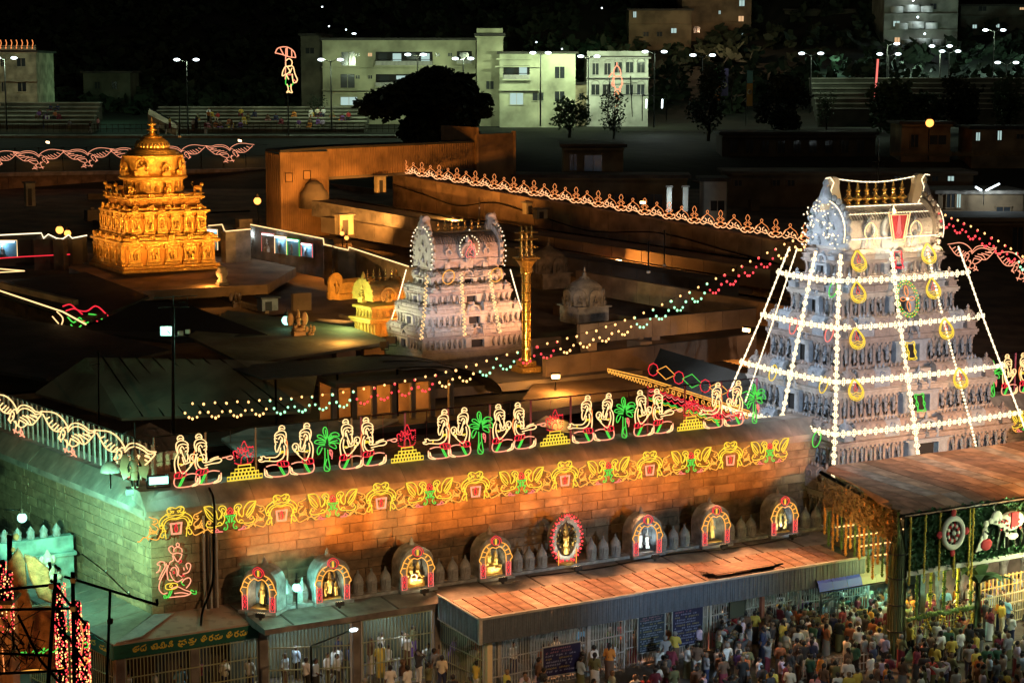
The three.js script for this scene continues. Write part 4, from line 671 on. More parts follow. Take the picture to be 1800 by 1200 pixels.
// ------------------------------------------------------------------ the golden vimana
{
const base = onSlope(215, 479), k = 1;
const hw = 4.55, ctr = base.clone().addScaledVector(UD, hw).addScaledVector(ND, -hw).setY(base.y - .15);
const t = thing('golden_vimana', 'golden domed shrine tower glowing under floodlights', 'temple tower', ctr, RY);
const rows = [[0, .35, 4.6], [.35, .3, 4.45], [.65, 2.0, 4.1], [2.65, .3, 4.5], [2.95, .35, 4.3], [3.3, .2, 4.05], [3.5, 1.9, 3.55], [5.4, .25, 3.85], [5.65, .3, 3.6], [5.95, .75, 3.15], [6.7, .25, 3.5], [6.95, .2, 3.3]];
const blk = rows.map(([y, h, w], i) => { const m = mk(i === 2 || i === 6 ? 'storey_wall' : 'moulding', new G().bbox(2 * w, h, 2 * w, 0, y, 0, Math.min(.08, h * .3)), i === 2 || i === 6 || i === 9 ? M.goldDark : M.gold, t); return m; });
const bay = (y, h, w, n, wallMesh) => {
for (let f = 0; f < 2; f++) for (let j = 0; j < n; j++) {
const u = -w + (j + .5) * 2 * w / n, big = j % 2 === 0, bw = 2 * w / n * .82, g = new G();
g.bbox(bw, h * .12, .5, 0, 0, 0, .03).bbox(bw * .88, h * .12, .42, 0, h * .13, 0, .02).bbox(bw * .74, h * .46, .34, 0, h * .24, 0, .02).bbox(bw, h * .1, .52, 0, h * .7, 0, .03).bbox(bw * .85, h * .12, .4, 0, h * .8, 0, .03);
for (const x of [-.36, .36]) g.cyl(.07, .06, h * .46, x * bw, h * .47, .2, 6);
if (big) g.add(new THREE.SphereGeometry(bw * .42, 10, 7), M4(0, h * 1.02, 0, 0, 0, 0, V(1, 1.1, .6))); else g.add(new THREE.CylinderGeometry(.24, .24, bw * .9, 8), M4(0, h * .98, 0, 0, 0, PI / 2));
g.lathe([[.05, h * 1.16], [.09, h * 1.22], [0, h * 1.36]], 6);
const m = mk(big ? 'corner_shrine' : 'wall_shrine', g, M.gold, t); m.position.set(f ? -w - .02 : u, y, f ? u : w + .02); m.rotation.y = f ? -PI / 2 : 0;
const s = mk('statue', j % 2 ? ST.four : ST.stand, M.gold, m); s.position.set(0, h * .24, .24); s.scale.set(bw * .55, h * .22, .3);
}
};
bay(.66, 2.15, 4.15, 5); bay(3.5, 2.0, 3.6, 6);
for (let f = 0; f < 2; f++) for (let j = 0; j < 5; j++) for (const [y, w] of [[2.95, 4.36], [5.7, 3.66], [6.72, 3.4]]) { const u = -w + (j + .5) * 2 * w / 5, g = new G().add(new THREE.TorusGeometry(.24, .09, 6, 10, PI * 1.3), M4(0, .22, 0, 0, 0, -.47)).sph(.16, 0, .22, 0, 1, 1, .5); const m = mk('cornice_medallion', g, M.gold, t); m.position.set(f ? -w : u, y, f ? u : w); m.rotation.y = f ? -PI / 2 : 0; }
// dentils
const den = new G(); for (const [y, w, n] of [[2.6, 4.25, 40], [5.36, 3.7, 36], [6.62, 3.3, 32]]) for (let j = 0; j < n; j++) { const u = -w + (j + .5) * 2 * w / n; den.box(.1, .14, .12, u, y, w).box(.12, .14, .1, -w, y, u); } mk('dentil', den, M.gold, t, 'stuff');
// lions at the corners of the terrace
for (const [x, z, ry] of [[-3, 3, -.8], [3, 3, .8], [-3, -3, -2.3], [0.2, 3.1, 0], [-3.1, .1, -1.5]]) { const g = new G().sph(.26, 0, .45, 0, .8, .9, 1.5).sph(.2, 0, .75, .38, 1, 1, .9).cyl(.07, .06, .5, -.13, .22, .28, 6).cyl(.07, .06, .5, .13, .22, .28, 6).cyl(.09, .06, .5, -.13, .22, -.25, 6).cyl(.09, .06, .5, .13, .22, -.25, 6).tube([V(0, .5, -.4), V(0, .8, -.55), V(0, .95, -.4)], .05, 5).bbox(.6, .1, 1, 0, -.08, 0); const m = mk('lion_statue', g, M.gold, t); m.position.set(x, 7.2, z); m.rotation.y = ry; m.scale.setScalar(1.05); }
// round neck, figure panels, dome and finial
const drum = mk('round_drum', new G().lathe([[2.5, 7.1], [2.6, 7.2], [2.45, 7.35], [2.45, 8.35], [2.95, 8.5], [3.05, 8.65], [2.9, 8.8], [2.5, 8.9], [2.3, 9.0], [2.25, 9.2], [2.4, 10.2], [2.5, 10.6]], 40), M.gold, t);
for (let j = 0; j < 16; j++) { const a = j / 16 * 2 * PI, p = mk('drum_pilaster', PILAS(1.05), M.gold, drum); p.position.set(Math.sin(a) * 2.5, 7.32, Math.cos(a) * 2.5); p.rotation.y = a; if (j % 2) { const s = mk('statue', ST.seated, M.gold, drum); s.position.set(Math.sin(a + .19) * 2.55, 7.3, Math.cos(a + .19) * 2.55); s.rotation.y = a + .19; s.scale.set(.5, .5, .4); } }
for (let j = 0; j < 8; j++) { const a = -PI / 4 + j * PI / 4 + .1, big = j % 2 === 0, g = new G().bbox(big ? 1.3 : .8, big ? .5 : .3, .5, 0, 0, 0, .05).add(new THREE.TorusGeometry(big ? .52 : .32, .13, 6, 14, PI * 1.4), M4(0, big ? 1.05 : .7, .05, 0, 0, -.63)).sph(.16, 0, big ? 1.75 : 1.1, .05); const m = mk('neck_shrine', g, M.gold, t); m.position.set(Math.sin(a) * 2.62, 8.85, Math.cos(a) * 2.62); m.rotation.y = a; const s = mk('statue', ST.seated, M.gold, m); s.scale.setScalar(big ? .68 : .42); s.position.set(0, big ? .45 : .25, .12); }
mk('dome', new G().lathe([[2.45, 10.55], [2.68, 10.62], [2.66, 10.76], [2.3, 10.86], [2.34, 10.98], [2.06, 11.06], [2.1, 11.18], [1.85, 11.26], [1.45, 11.34], [1.52, 11.6], [1.38, 12.0], [.9, 12.35], [.6, 12.45]], 48), M.gold, t);
for (let j = 0; j < 28; j++) { const a = j / 28 * 2 * PI, m = mk('lotus_petal', LOTUS(), M.goldSmooth, t); m.position.set(Math.sin(a) * 1.46, 11.36, Math.cos(a) * 1.46); m.rotation.y = a; }
mk('finial', new G().lathe([[.7, 12.35], [.95, 12.45], [.5, 12.6], [.3, 12.72], [.2, 12.92], [.45, 13.05], [.42, 13.15], [.18, 13.25], [.15, 13.42], [.4, 13.55], [.35, 13.68], [.1, 13.8], [.08, 13.95], [0, 14.3]], 16), M.goldSmooth, t);
t.scale.y = .93; var VIM = t.position.clone();
}
function LOTUS() { return LOTUS.g ??= new G().sph(.2, 0, .2, 0, .8, 1.4, .5, 8).geo(); }
// ------------------------------------------------------------------ gold mast, small gold shrines, grey domes
{
const p = onSlope(925, 645), t = thing('golden_flag_mast', 'tall golden flag mast with tiered crown in front of the inner white tower', 'flag mast', p, RY);
mk('plinth', new G().bbox(1.5, .4, 1.5, 0, -.3, 0, .05).bbox(1, .35, 1, 0, .1, 0, .05), M.gold, t);
mk('shaft', new G().lathe([[.36, .4], [.36, .6], [.3, .7], [.29, 6.1], [.4, 6.2], [.34, 6.3], [.3, 6.35]], 16), M.goldSmooth, t);
for (let y = 1.2; y < 6; y += .62) mk('shaft_ring', new G().add(new THREE.TorusGeometry(.305, .03, 5, 18), M4(0, y, 0, PI / 2)), M.gold, t);
mk('capital', new G().lathe([[.3, 6.1], [.42, 6.35], [.38, 6.6], [.62, 6.95], [.7, 7.0], [.7, 7.1], [.3, 7.14]], 16).bbox(1.35, .1, 1.35, 0, 7.12, 0, .03), M.gold, t);
for (const [y, w] of [[7.85, 1.5], [8.35, 1.5], [8.8, 1.5]]) { mk('cross_tray', new G().bbox(w, .07, .5, 0, y, 0, .02), M.gold, t); }
for (const x of [-.38, 0, .38]) { mk('crown_post', new G().lathe([[.1, 7.2], [.16, 7.35], [.08, 7.5], [.14, 7.65], [.07, 7.85], [.12, 8.0], [.06, 8.2], [.1, 8.35], [.13, 8.5], [.07, 8.7], [.13, 8.85], [.15, 8.95], [.05, 9.05], [.09, 9.15], [0, 9.3]], 10, x, 0, 0), M.goldSmooth, t); }
for (const x of [-.55, .55]) for (const y of [7.3, 7.9]) mk('bell', new G().lathe([[.11, y - .1], [.1, y], [.04, y + .1], [0, y + .12]], 8, x, 0, .2), M.goldSmooth, t);
}
function goldShrine(name, label, p, ry, w, d, h, rh, fin, mat) {
const t = thing(name, label, 'shrine', p, ry);
mk('storey_wall', new G().bbox(w, h * .5, d, 0, 0, 0, .06).bbox(w + .25, h * .08, d + .25, 0, 0, 0, .03).bbox(w + .5, h * .08, d + .5, 0, h * .46, 0, .04).bbox(w + .7, h * .07, d + .7, 0, h * .55, 0, .04).bbox(w - .1, h * .35, d - .1, 0, h * .62, 0, .05).bbox(w + .3, h * .09, d + .3, 0, h * .93, 0, .04), mat, t);
const n = 5; for (let i = 0; i < n; i++) for (let f = 0; f < 2; f++) { const u = (i - 2) / 5 * (f ? d : w), q = mk('pilaster', PILAS(h * .42), mat, t); q.position.set(f ? -w / 2 - .05 : u, h * .06, f ? u : d / 2 + .05); q.rotation.y = f ? -PI / 2 : 0; const s = mk('statue', ST.four, mat, t); s.position.set(f ? -w / 2 - .05 : u + .2, h * .63, f ? u + .2 : d / 2 + .05); s.rotation.y = f ? -PI / 2 : 0; s.scale.setScalar(h * .14); }
const prof = []; for (let i = 0; i <= 16; i++) { const q = -.35 + i / 16 * (PI + .7); prof.push([Math.cos(q) * d * .52, h + rh * .42 + Math.sin(q) * rh * .56]); }
mk('barrel_roof', new G().ext(prof, w * .96, M4(-w * .48, 0, 0, 0, PI / 2)), mat, t);
for (const s of [-1, 1]) { const g = new G().ext(prof.map(([x, y]) => [x * 1.16, h + (y - h) * 1.14]), .18, M4(s * w * .48 - .09, 0, 0, 0, PI / 2)); g.add(ST.seated, M4(s * (w * .48 + .12), h + rh * .15, 0, 0, s * PI / 2, 0, rh * .38)); for (let i = 0; i <= 12; i++) { const q = -.3 + i / 12 * (PI + .6); g.sph(.09, s * w * .5, h + rh * .48 + Math.sin(q) * rh * .66, Math.cos(q) * d * .62, 1, 1, 1, 5); } g.lathe([[.12, h + rh * 1.12], [.2, h + rh * 1.2], [0, h + rh * 1.45]], 6, s * w * .48, 0, 0); mk('horseshoe_gable', g, mat, t); }
const big = mk('front_window', new G().add(new THREE.TorusGeometry(rh * .34, .09, 6, 16, PI * 1.4), M4(0, h + rh * .42, d * .54, 0, 0, -.63)), mat, t); const bs = mk('statue', ST.seated, mat, big); bs.position.set(0, h + rh * .16, d * .52); bs.scale.setScalar(rh * .27);
for (let i = 0; i < fin; i++) { const q = mk('kalasam_finial', KALASA, M.goldSmooth, t); q.position.set((i - (fin - 1) / 2) * w * .18, h + rh * .97, 0); q.scale.setScalar(rh * .42); }
return t;
}
M.goldGreen = M.gold;
goldShrine('gold_roofed_shrine', 'gold roofed shrine, half green-lit half orange, left of the inner white tower', onSlope(668, 588, -.4), RY + .12, 2.9, 2.2, 2.2, 1.75, 5, M.goldPaint);
{
const p = onSlope(600, 525), t = thing('gold_roof_gable', 'low gold roof with one upright horseshoe gable, behind the gold roofed shrine', 'roof', p, RY + .25);
mk('roof', new G().bbox(4.2, .5, 1.6, 1.2, 0, 0, .06).bbox(4, .35, 1.2, 1.2, .5, 0, .05).ext([[-.6, 0], [.6, 0], [.45, .5], [0, .75], [-.45, .5]], 3.6, M4(-.5, .8, 0, 0, PI / 2)), M.goldPaint, t);
const g = new G().ext(archPts(.62, 2.0, 14), .3, M4(-1.05, .1, -.15 + .5)); for (let i = 0; i <= 14; i++) { const a = i / 14 * PI; g.sph(.1, -1.05 + Math.cos(a) * .62, 1.5 + Math.sin(a) * .62, .6, 1, 1, 1, 5); } mk('horseshoe_gable', g, M.goldPaint, t); const s = mk('statue', ST.four, M.goldPaint, t); s.position.set(-1.05, .5, .7); s.scale.setScalar(.6);
mk('kalasam_finial', new G().add(KALASA, M4(-1.05, 2.05, .4, 0, 0, 0, .35)), M.goldSmooth, t);
}
function domeShrine(label, px, py, w, dome) {
const p = onSlope(px, py, -.3), t = thing('grey_dome_shrine', label, 'shrine', p, RY);
mk('storey_wall', new G().bbox(w, 1.3, w, 0, 0, 0, .06).bbox(w * 1.12, .14, w * 1.12, 0, 1.2, 0, .04), dome, t);
mk('dome', new G().lathe([[w * .46, 1.3], [w * .42, 1.5], [w * .54, 1.75], [w * .56, 2.1], [w * .48, 2.7], [w * .32, 3.05], [w * .14, 3.25], [w * .16, 3.32], [w * .06, 3.4]], 24), dome, t);
for (let j = 0; j < 8; j++) { const a = j * PI / 4, g = new G().ext(archPts(w * .17, 1.35, 10), .16, M4(0, 0, 0)); const m = mk('horseshoe_dormer', g, dome, t); m.position.set(Math.sin(a) * w * .5, 1.2, Math.cos(a) * w * .5); m.rotation.y = a; const s = mk('statue', ST.seated, dome, m); s.scale.setScalar(.42); s.position.set(0, .15, .16); }
mk('finial', new G().lathe([[.3, 3.3], [.36, 3.38], [.14, 3.46], [.2, 3.6], [.06, 3.75], [.1, 3.85], [0, 4.2]], 10), dome, t);
}
const greyDome = std('weathered_dome', [.3, .29, .25], .85, { map: 'stain', mapK: .5, bump: 'carve', bumpK: .5, bumpS: .03 });
domeShrine('weathered grey domed shrine with horseshoe dormers, right of the gold mast', 1027, 566, 2.7, greyDome);
domeShrine('dimmer ochre domed shrine behind the gold mast', 964, 505, 2.7, std('ochre_dome', [.3, .22, .13], .85, { map: 'stain', mapK: .5 }));
// ------------------------------------------------------------------ strings of light on the towers
const MAIN_LV = [[3.6, 6.9, 5.2], [6.55, 6.35, 4.75], [9.0, 5.7, 4.05], [11.7, 5.0, 3.2], [14.4, 4.3, 2.35], [16.6, 3.75, 1.75], [18.1, 3.35, 1.35]];
const MID_LV = [[-.2, 4.0, 2.5], [1.4, 3.6, 2.1], [2.9, 3.2, 1.75], [4.2, 2.95, 1.45], [5.2, 2.75, 1.25]];
const half = (lv, h) => { let i = 0; while (i < lv.length - 2 && h > lv[i + 1][0]) i++; const t = (h - lv[i][0]) / (lv[i + 1][0] - lv[i][0]); return [lerp(lv[i][1], lv[i + 1][1], t), lerp(lv[i][2], lv[i + 1][2], t)]; };
function garland(label, pts, out, mat, style, group, r = .026, pitch = .36, sz = 1.5) {
const t = thing('light_garland', label, 'light string', pts[0], 0, group), wire = new G(), g = new G(), b = new G(), o = pts[0];
for (let i = 0; i < pts.length - 1; i++) {
const A = pts[i].clone().sub(o), B = pts[i + 1].clone().sub(o), d = B.clone().sub(A), len = d.length(), n = Math.max(1, Math.round(len / pitch)); d.normalize();
const w = out.clone().cross(d).normalize();
wire.bar(A, B, .012, 3);
if (style === 'line') { g.bar(A, B, r, 5); for (let k = 0; k < n; k++) { const q = A.clone().lerp(B, (k + .5) / n); b.sph(r * 1.7, q.x, q.y, q.z, 1, 1, 1, 5); } continue; }
for (let k = 0; k < n; k++) {
const q = A.clone().lerp(B, (k + .5) / n), at = (u, v) => q.clone().addScaledVector(d, u * sz).addScaledVector(w, v * sz);
if (style === 'wave') { g.tube([0, 1, 2, 3, 4, 5, 6].map((j) => at((j / 6 - .5) * pitch / sz, .085 * Math.sin(j / 6 * 2 * PI))), r, 4); if (k % 2) g.tube([0, 1, 2, 3, 4].map((j) => at(.05 * Math.cos(j * 1.26), .06 + .05 * Math.sin(j * 1.26))), r, 4, true); continue; }
const f = k % 2 ? 1 : .68, tw = k % 2 ? 0 : .8;
for (let j = 0; j < 4; j++) { const a = tw + j * PI / 2, cx = .085 * f * Math.cos(a), cy = .085 * f * Math.sin(a); g.tube([0, 1, 2, 3, 4].map((m) => at(cx + .054 * f * Math.cos(m * 1.2566), cy + .054 * f * Math.sin(m * 1.2566))), r, 4, true); }
}
}
mk('garland_wire', wire, M.wire, t); mk('light_loops', g, mat, t); if (b.a.length) mk('light_beads', b, mat, t);
return t;
}
{
const G1 = 'garlands of white light on the tall gateway tower';
const loc = (x, y, z) => GC.clone().addScaledVector(UD, x).addScaledVector(ND, z).setY(y);
const off = 1.05, LD = UD.clone().negate();
const rowsH = [16.75, 14.3, 11.5, 8.85], nm = ['topmost', 'second', 'third', 'lowest'];
rowsH.forEach((h, i) => {
const [a, b] = half(MAIN_LV, h); const sag = (p, q, n, d) => Array.from({ length: n + 1 }, (_, k) => { const f = k / n, v = p.clone().lerp(q, f); v.y -= d * 4 * f * (1 - f); return v; });
garland(`${nm[i]} level garland of white flower lights across the front of the tall gateway tower`, sag(loc(-a - off, h, b + off), loc(a + off, h, b + off), 6, .1), ND, L.white, 'flower', G1);
garland(`${nm[i]} level garland of white flower lights on the narrow side of the tall gateway tower`, sag(loc(-a - off, h, b + off), loc(-a - off, h, -b - off), 4, .08), LD, L.white, 'flower', G1);
});
const top = 18.2, bot = 6.6;
const line = (f, h0, h1, e = 0) => { const hs = [h0, 16.6, 14.4, 11.7, 9, 6.55, h1].filter((h) => h <= h0 && h >= h1); return hs.map((h) => { const [a, b] = half(MAIN_LV, h); return f(a + off - e, b + off - e, h); }); };
const fx = (t) => (a, b, h) => loc(lerp(-a, a, t), h, b), lf = (t) => (a, b, h) => loc(-a, h, lerp(-b, b, t));
garland('white flower garland down the near corner edge of the tall gateway tower', line(fx(0), top, 6.6), ND, L.white, 'flower', G1);
garland('white flower garland down the front, just left of the wheel light on the tower', line(fx(.41), top, 6.4), ND, L.white, 'flower', G1);
garland('beaded white garland down the front, right of the wheel light on the tower', line(fx(.705), top, 6.4), ND, L.white, 'flower', G1, .024, .2, .62);
garland('straight white line of light along the far front edge of the tall gateway tower', line(fx(1), top, 6.0, .12), ND, L.white, 'line', G1, .045);
garland('straight white line of light along the rear edge of the tower side', line(lf(0), top, 8.6, .12), LD, L.white, 'line', G1, .045);
garland('thin white line of light next to the rear edge of the tower side', line(lf(.2), top, 8.4), LD, L.white, 'line', G1, .036);
garland('white flower garland down the side face nearest the corner of the tower', line(lf(.55), top, 5.6), LD, L.white, 'flower', G1);
// roof outline
const e = 3.5, R = 1.5, yt = 18.1;
garland('white line of light along the roof foot of the tall gateway tower', [loc(-e, yt + .75, R + .28), loc(e, yt + .75, R + .28)], ND, L.white, 'line', G1, .03);
garland('white line of light along the upper roof moulding of the tall gateway tower', [loc(-e, yt + 2.05, .95), loc(e, yt + 2.05, .95)], ND, L.white, 'line', G1, .03);
garland('white line of light along the ridge foot below the gold finials of the tall tower', [loc(-e, yt + 2.45, .42), loc(e, yt + 2.45, .42)], ND, L.white, 'line', G1, .03);
garland('sagging white line of light above the gold finials of the tall tower', [0, 1, 2, 3, 4, 5, 6].map((i) => loc(lerp(-2.9, 2.9, i / 6), yt + 4.0 - .25 * Math.sin(i / 6 * PI), .05)), ND, L.white, 'line', G1, .03);
for (const s of [-1, 1]) garland(s < 0 ? 'curved white outline of the near roof gable of the tall tower' : 'curved white outline of the far roof gable of the tall tower', [0, 1, 2, 3, 4, 5, 6, 7].map((i) => { const q = -.3 + i / 7 * (PI * .55 + .2); return loc(s * (e + .1), yt + 1.1 + Math.sin(q) * 1.75, Math.cos(q) * 1.75); }), ND, L.white, 'line', G1, .03);
for (const s of [-1, 1]) garland(s < 0 ? 'white light outlining the near curled horn of the tall tower' : 'white light outlining the far curled horn of the tall tower', [[.55, 0], [.2, .55], [.05, 1.05], [.25, 1.45], [.0, 1.75], [-.35, 1.7]].map(([x, y]) => loc(s * (3.45 - x), yt + 2.35 + y, .22)), ND, L.white, 'line', G1, .028);
{ const b = new G(), p0 = loc(-4, yt, 0), t = thing('light_garland', 'scatter of white bulbs over the near gable and crest of the tall tower', 'light string', p0, RY, G1); for (let i = 0; i < 70; i++) { const a = rr(-.6, PI + .6), q = Math.sqrt(rr(.05, 1)); b.sph(.05, .1 - rr(0, .15), 1.1 + Math.sin(a) * 1.9 * q, Math.cos(a) * 1.65 * q, 1, 1, 1, 5); } mk('light_beads', b, L.white, t); }
// flat emblems hung on the faces
const fq = loc(0, 9, 4.05 + 1.1), fn = ND.clone().multiplyScalar(.957).add(V(0, .29, 0)).normalize();
const lq = loc(-5.7 - 1.05, 9, 0), ln = LD.clone().multiplyScalar(.966).add(V(0, .257, 0)).normalize();
const hang = (name, label, cat, px, py, side, parts, group) => {
const p = onPlane(px, py, side ? lq : fq, side ? ln : fn), t = thing(name, label, cat, p, side ? RY - PI / 2 : RY, group);
for (const [n, m, g] of parts) mk(n, g, L[m], t); t.rotation.order = 'YXZ'; t.rotation.x = -.29; if (name === 'oil_lamp_light') t.scale.set(1.06, .78, 1); return t;
};
const ng = (paths, k, r = .03) => neonGeo(paths, (x, y) => V(x * k, -y * k, 0), r, .07);
const lampParts = () => [['flame_outline_light', 'yellow', ng(['0,-64 20,-40 36,-10 40,20 30,48 0,62 -30,48 -40,20 -36,-10 -20,-40o', '0,-58 16,-36 30,-8 33,20 24,42 0,54 -24,42 -33,20 -30,-8 -16,-36o'], .0122, .026)], ['bowl_light', 'yellow', ng(['-34,14 -18,22 0,14 18,22 34,14', '-30,26 -12,40 12,40 30,26', '-26,38 0,50 26,38', '-36,18 -20,34 0,28 20,34 36,18'], .0122, .026)], ['wick_light', 'red', ng(['0,-22 8,-6 4,8 -6,8 -8,-4o', '0,-40 3,-28 0,-20'], .0122, .017)]];
const LAMPS = [[1510, 459, 'top, left column'], [1509, 514, 'second, left column'], [1507, 595, 'third, left column'], [1505, 685, 'lowest, left column'], [1633, 446, 'top, right column'], [1641, 507, 'second, right column'], [1664, 578, 'third, right column'], [1689, 665, 'lowest, right column']];
for (const [x, y, w] of LAMPS) hang('oil_lamp_light', `yellow neon oil lamp on the tall tower front: ${w} of the eight`, 'light emblem', x, y, 0, lampParts(), 'neon oil lamps on the tower front');
const oval = (m) => [['oval_light', m, ng(['0,-36 22,-18 24,8 12,32 -6,36 -22,16 -22,-14o'], .0125, .03)]];
for (const [x, y, m, w] of [[1465, 508, 'green', 'green oval light on the tower side, second storey from the top'], [1395, 573, 'pink', 'pink oval light on the tower side, close to the rear edge'], [1458, 586, 'pink', 'pink oval light on the tower side, close to the near corner'], [1359, 655, 'yellow', 'yellow oval light on the tower side, close to the rear edge'], [1448, 676, 'yellow', 'yellow oval light on the tower side, close to the near corner'], [1436, 771, 'green', 'green oval light low on the tower side beside the neon frieze']]) hang('oval_light', w, 'light emblem', x, y, 1, oval(m));
const frame = (m) => [['frame_light', m, ng(['-24,-44 -30,-30 -22,-14 -30,4 -22,20 -28,40 -10,38 8,42 26,38 20,20 28,4 20,-14 28,-32 24,-46 8,-40 -8,-40o', '-18,-36 -22,-16 -16,4 -22,30 20,30 16,4 22,-16 18,-36'], .0115, .028)]];
hang('frame_light', 'red neon picture frame high on the tall tower front', 'light emblem', 1580, 457, 0, frame('red'));
hang('frame_light', 'yellow neon picture frame midway up the tall tower front', 'light emblem', 1603, 617, 0, frame('yellow'));
hang('frame_light', 'green neon picture frame low on the tall tower front', 'light emblem', 1619, 708, 0, frame('green'));
const wheel = new G(), wb = new G(), wr = new G(); for (let i = 0; i < 44; i++) { const a = i / 44 * 2 * PI; (i % 2 ? wb : wr).sph(.045, Math.cos(a) * .78, Math.sin(a) * 1.02, 0, 1, 1, 1, 5); (i % 2 ? wr : wb).sph(.038, Math.cos(a) * .64, Math.sin(a) * .86, 0, 1, 1, 1, 5); }
hang('wheel_light', 'oval neon wheel with yellow rays at the centre of the tall tower front', 'light emblem', 1596, 525, 0, [['rim_light', 'green', wb.geo()], ['rim_bulb', 'yellow', wr.geo()], ['ray_light', 'orange', ng(['0,-58 10,-34 0,-10 -10,-34o', '0,58 10,34 0,10 -10,34o', '-42,0 -26,-9 -8,0 -26,9o', '42,0 26,-9 8,0 26,9o'], .0125, .026)], ['hub_light', 'white', new G().sph(.09).geo()]]);
{ // emblem on the roof
const p = loc(.1, yt + 1.35, 1.95), t = thing('forehead_mark_light', 'white neon trapezoid with a red flame mark on the tall tower roof', 'light emblem', p, RY);
mk('frame_light', ng(['-62,-64 62,-64 34,66 -34,66o/', '-48,-52 48,-52 26,54 -26,54o/'], .0128, .036), L.cream, t); mk('flame_mark_light', ng(['0,-50 9,10 12,32 0,44 -12,32 -9,10o', '0,-30 4,20 0,34 -4,20o'], .0128, .034), L.pink, t);
mk('red_panel', new G().ext([[-.36, -.72], [.36, -.72], [.62, .66], [-.62, .66]], .05, M4(0, 0, -.08)).geo(), std('red_cloth', [.3, .02, .03], .8), t);
for (const [u, w] of [[-1.75, 'near'], [1.55, 'far']]) { const q = thing('arch_outline_light', `white neon outline of the ${w} small horseshoe window on the tower roof`, 'light emblem', loc(u, yt + .95, 1.72), RY); mk('arch_light', ng(['-26,46 -20,20 -34,-10 -26,-36 0,-54 26,-36 34,-10 20,20 26,46'], .0125, .03), L.cream, q); }
}
}
{
const C = midTower.position, loc = (x, y, z) => C.clone().addScaledVector(UD, x).addScaledVector(ND, z).setY(C.y + y), off = .85, LD = UD.clone().negate(), gname = 'garlands of light on the inner white tower';
const line = (f, hs) => hs.map((h) => { const [a, b] = half(MID_LV, h); return f(a + off, b + off, h); }), HS = [5.2, 4.2, 2.9, 1.4, .9];
garland('wavy warm garland on the near corner of the inner white tower', line((a, b, h) => loc(-a, h, b), HS), ND, L.cream, 'wave', gname, .026, .3);
garland('wavy warm garland left of the central openings of the inner white tower', line((a, b, h) => loc(lerp(-a, a, .37), h, b), HS), ND, L.cream, 'wave', gname, .026, .24);
garland('wavy warm garland right of the central openings of the inner white tower', line((a, b, h) => loc(lerp(-a, a, .68), h, b), HS), ND, L.cream, 'wave', gname, .026, .24);
garland('beaded white garland on the far front edge of the inner white tower', line((a, b, h) => loc(a - .4, h, b - .3), HS), ND, L.white, 'line', gname, .035, .2);
garland('beaded white garland on the rear edge of the inner white tower', line((a, b, h) => loc(-a + .4, h, -b + .3), HS), LD, L.white, 'line', gname, .035, .2);
for (const s of [-1, 1]) { const b = new G(), t = thing('light_garland', s < 0 ? 'white bulbs around the near gable of the inner white tower' : 'white bulbs around the far gable of the inner white tower', 'light string', loc(s * 2.75, 5.2, 0), RY, gname); for (let i = 0; i <= 22; i++) { const q = -.5 + i / 22 * (PI + 1); b.sph(.055, s * .18, 1.2 + Math.sin(q) * 1.95, Math.cos(q) * 1.65, 1, 1, 1, 6); } mk('light_beads', b, L.white, t); }
const ng = (paths, k, r) => neonGeo(paths, (x, y) => V(x * k, -y * k, 0), r, .08);
const o1 = thing('oval_light', 'tilted amber oval light on the left of the inner white tower front', 'light emblem', loc(-1.95, 4.95, 2.15), RY); mk('oval_light', ng(['0,-30 26,-20 26,12 0,30 -24,18 -24,-12o'], .016, .035), L.amber, o1);
dup(o1, 'tilted amber oval light on the right of the inner white tower front', loc(1.85, 4.9, 2.15), RY);
const m = thing('forehead_mark_light', 'pink neon figure inside the white-outlined central dormer of the inner tower', 'light emblem', loc(0, 6.75, 1.8), RY); mk('figure_light', ng(['-14,-40 -4,-46 6,-36 0,-20 -16,0 -26,24 -18,40 0,34 20,42 26,20 14,-4 4,-18', '-8,-10 8,-4 -4,14 10,24', '16,-30 24,-14 16,4'], .014, .03), L.pink, m);
const w = thing('light_garland', 'white bulbs outlining the central dormer of the inner white tower', 'light string', loc(0, 6.65, 1.65), RY, gname), bg = new G(); for (let i = 0; i <= 16; i++) { const q = -.7 + i / 16 * (PI + 1.4); bg.sph(.05, Math.cos(q) * .78, .25 + Math.sin(q) * .8 + (i === 8 ? .4 : 0), 0, 1, 1, 1, 5); } mk('light_beads', bg, L.white, w);
}
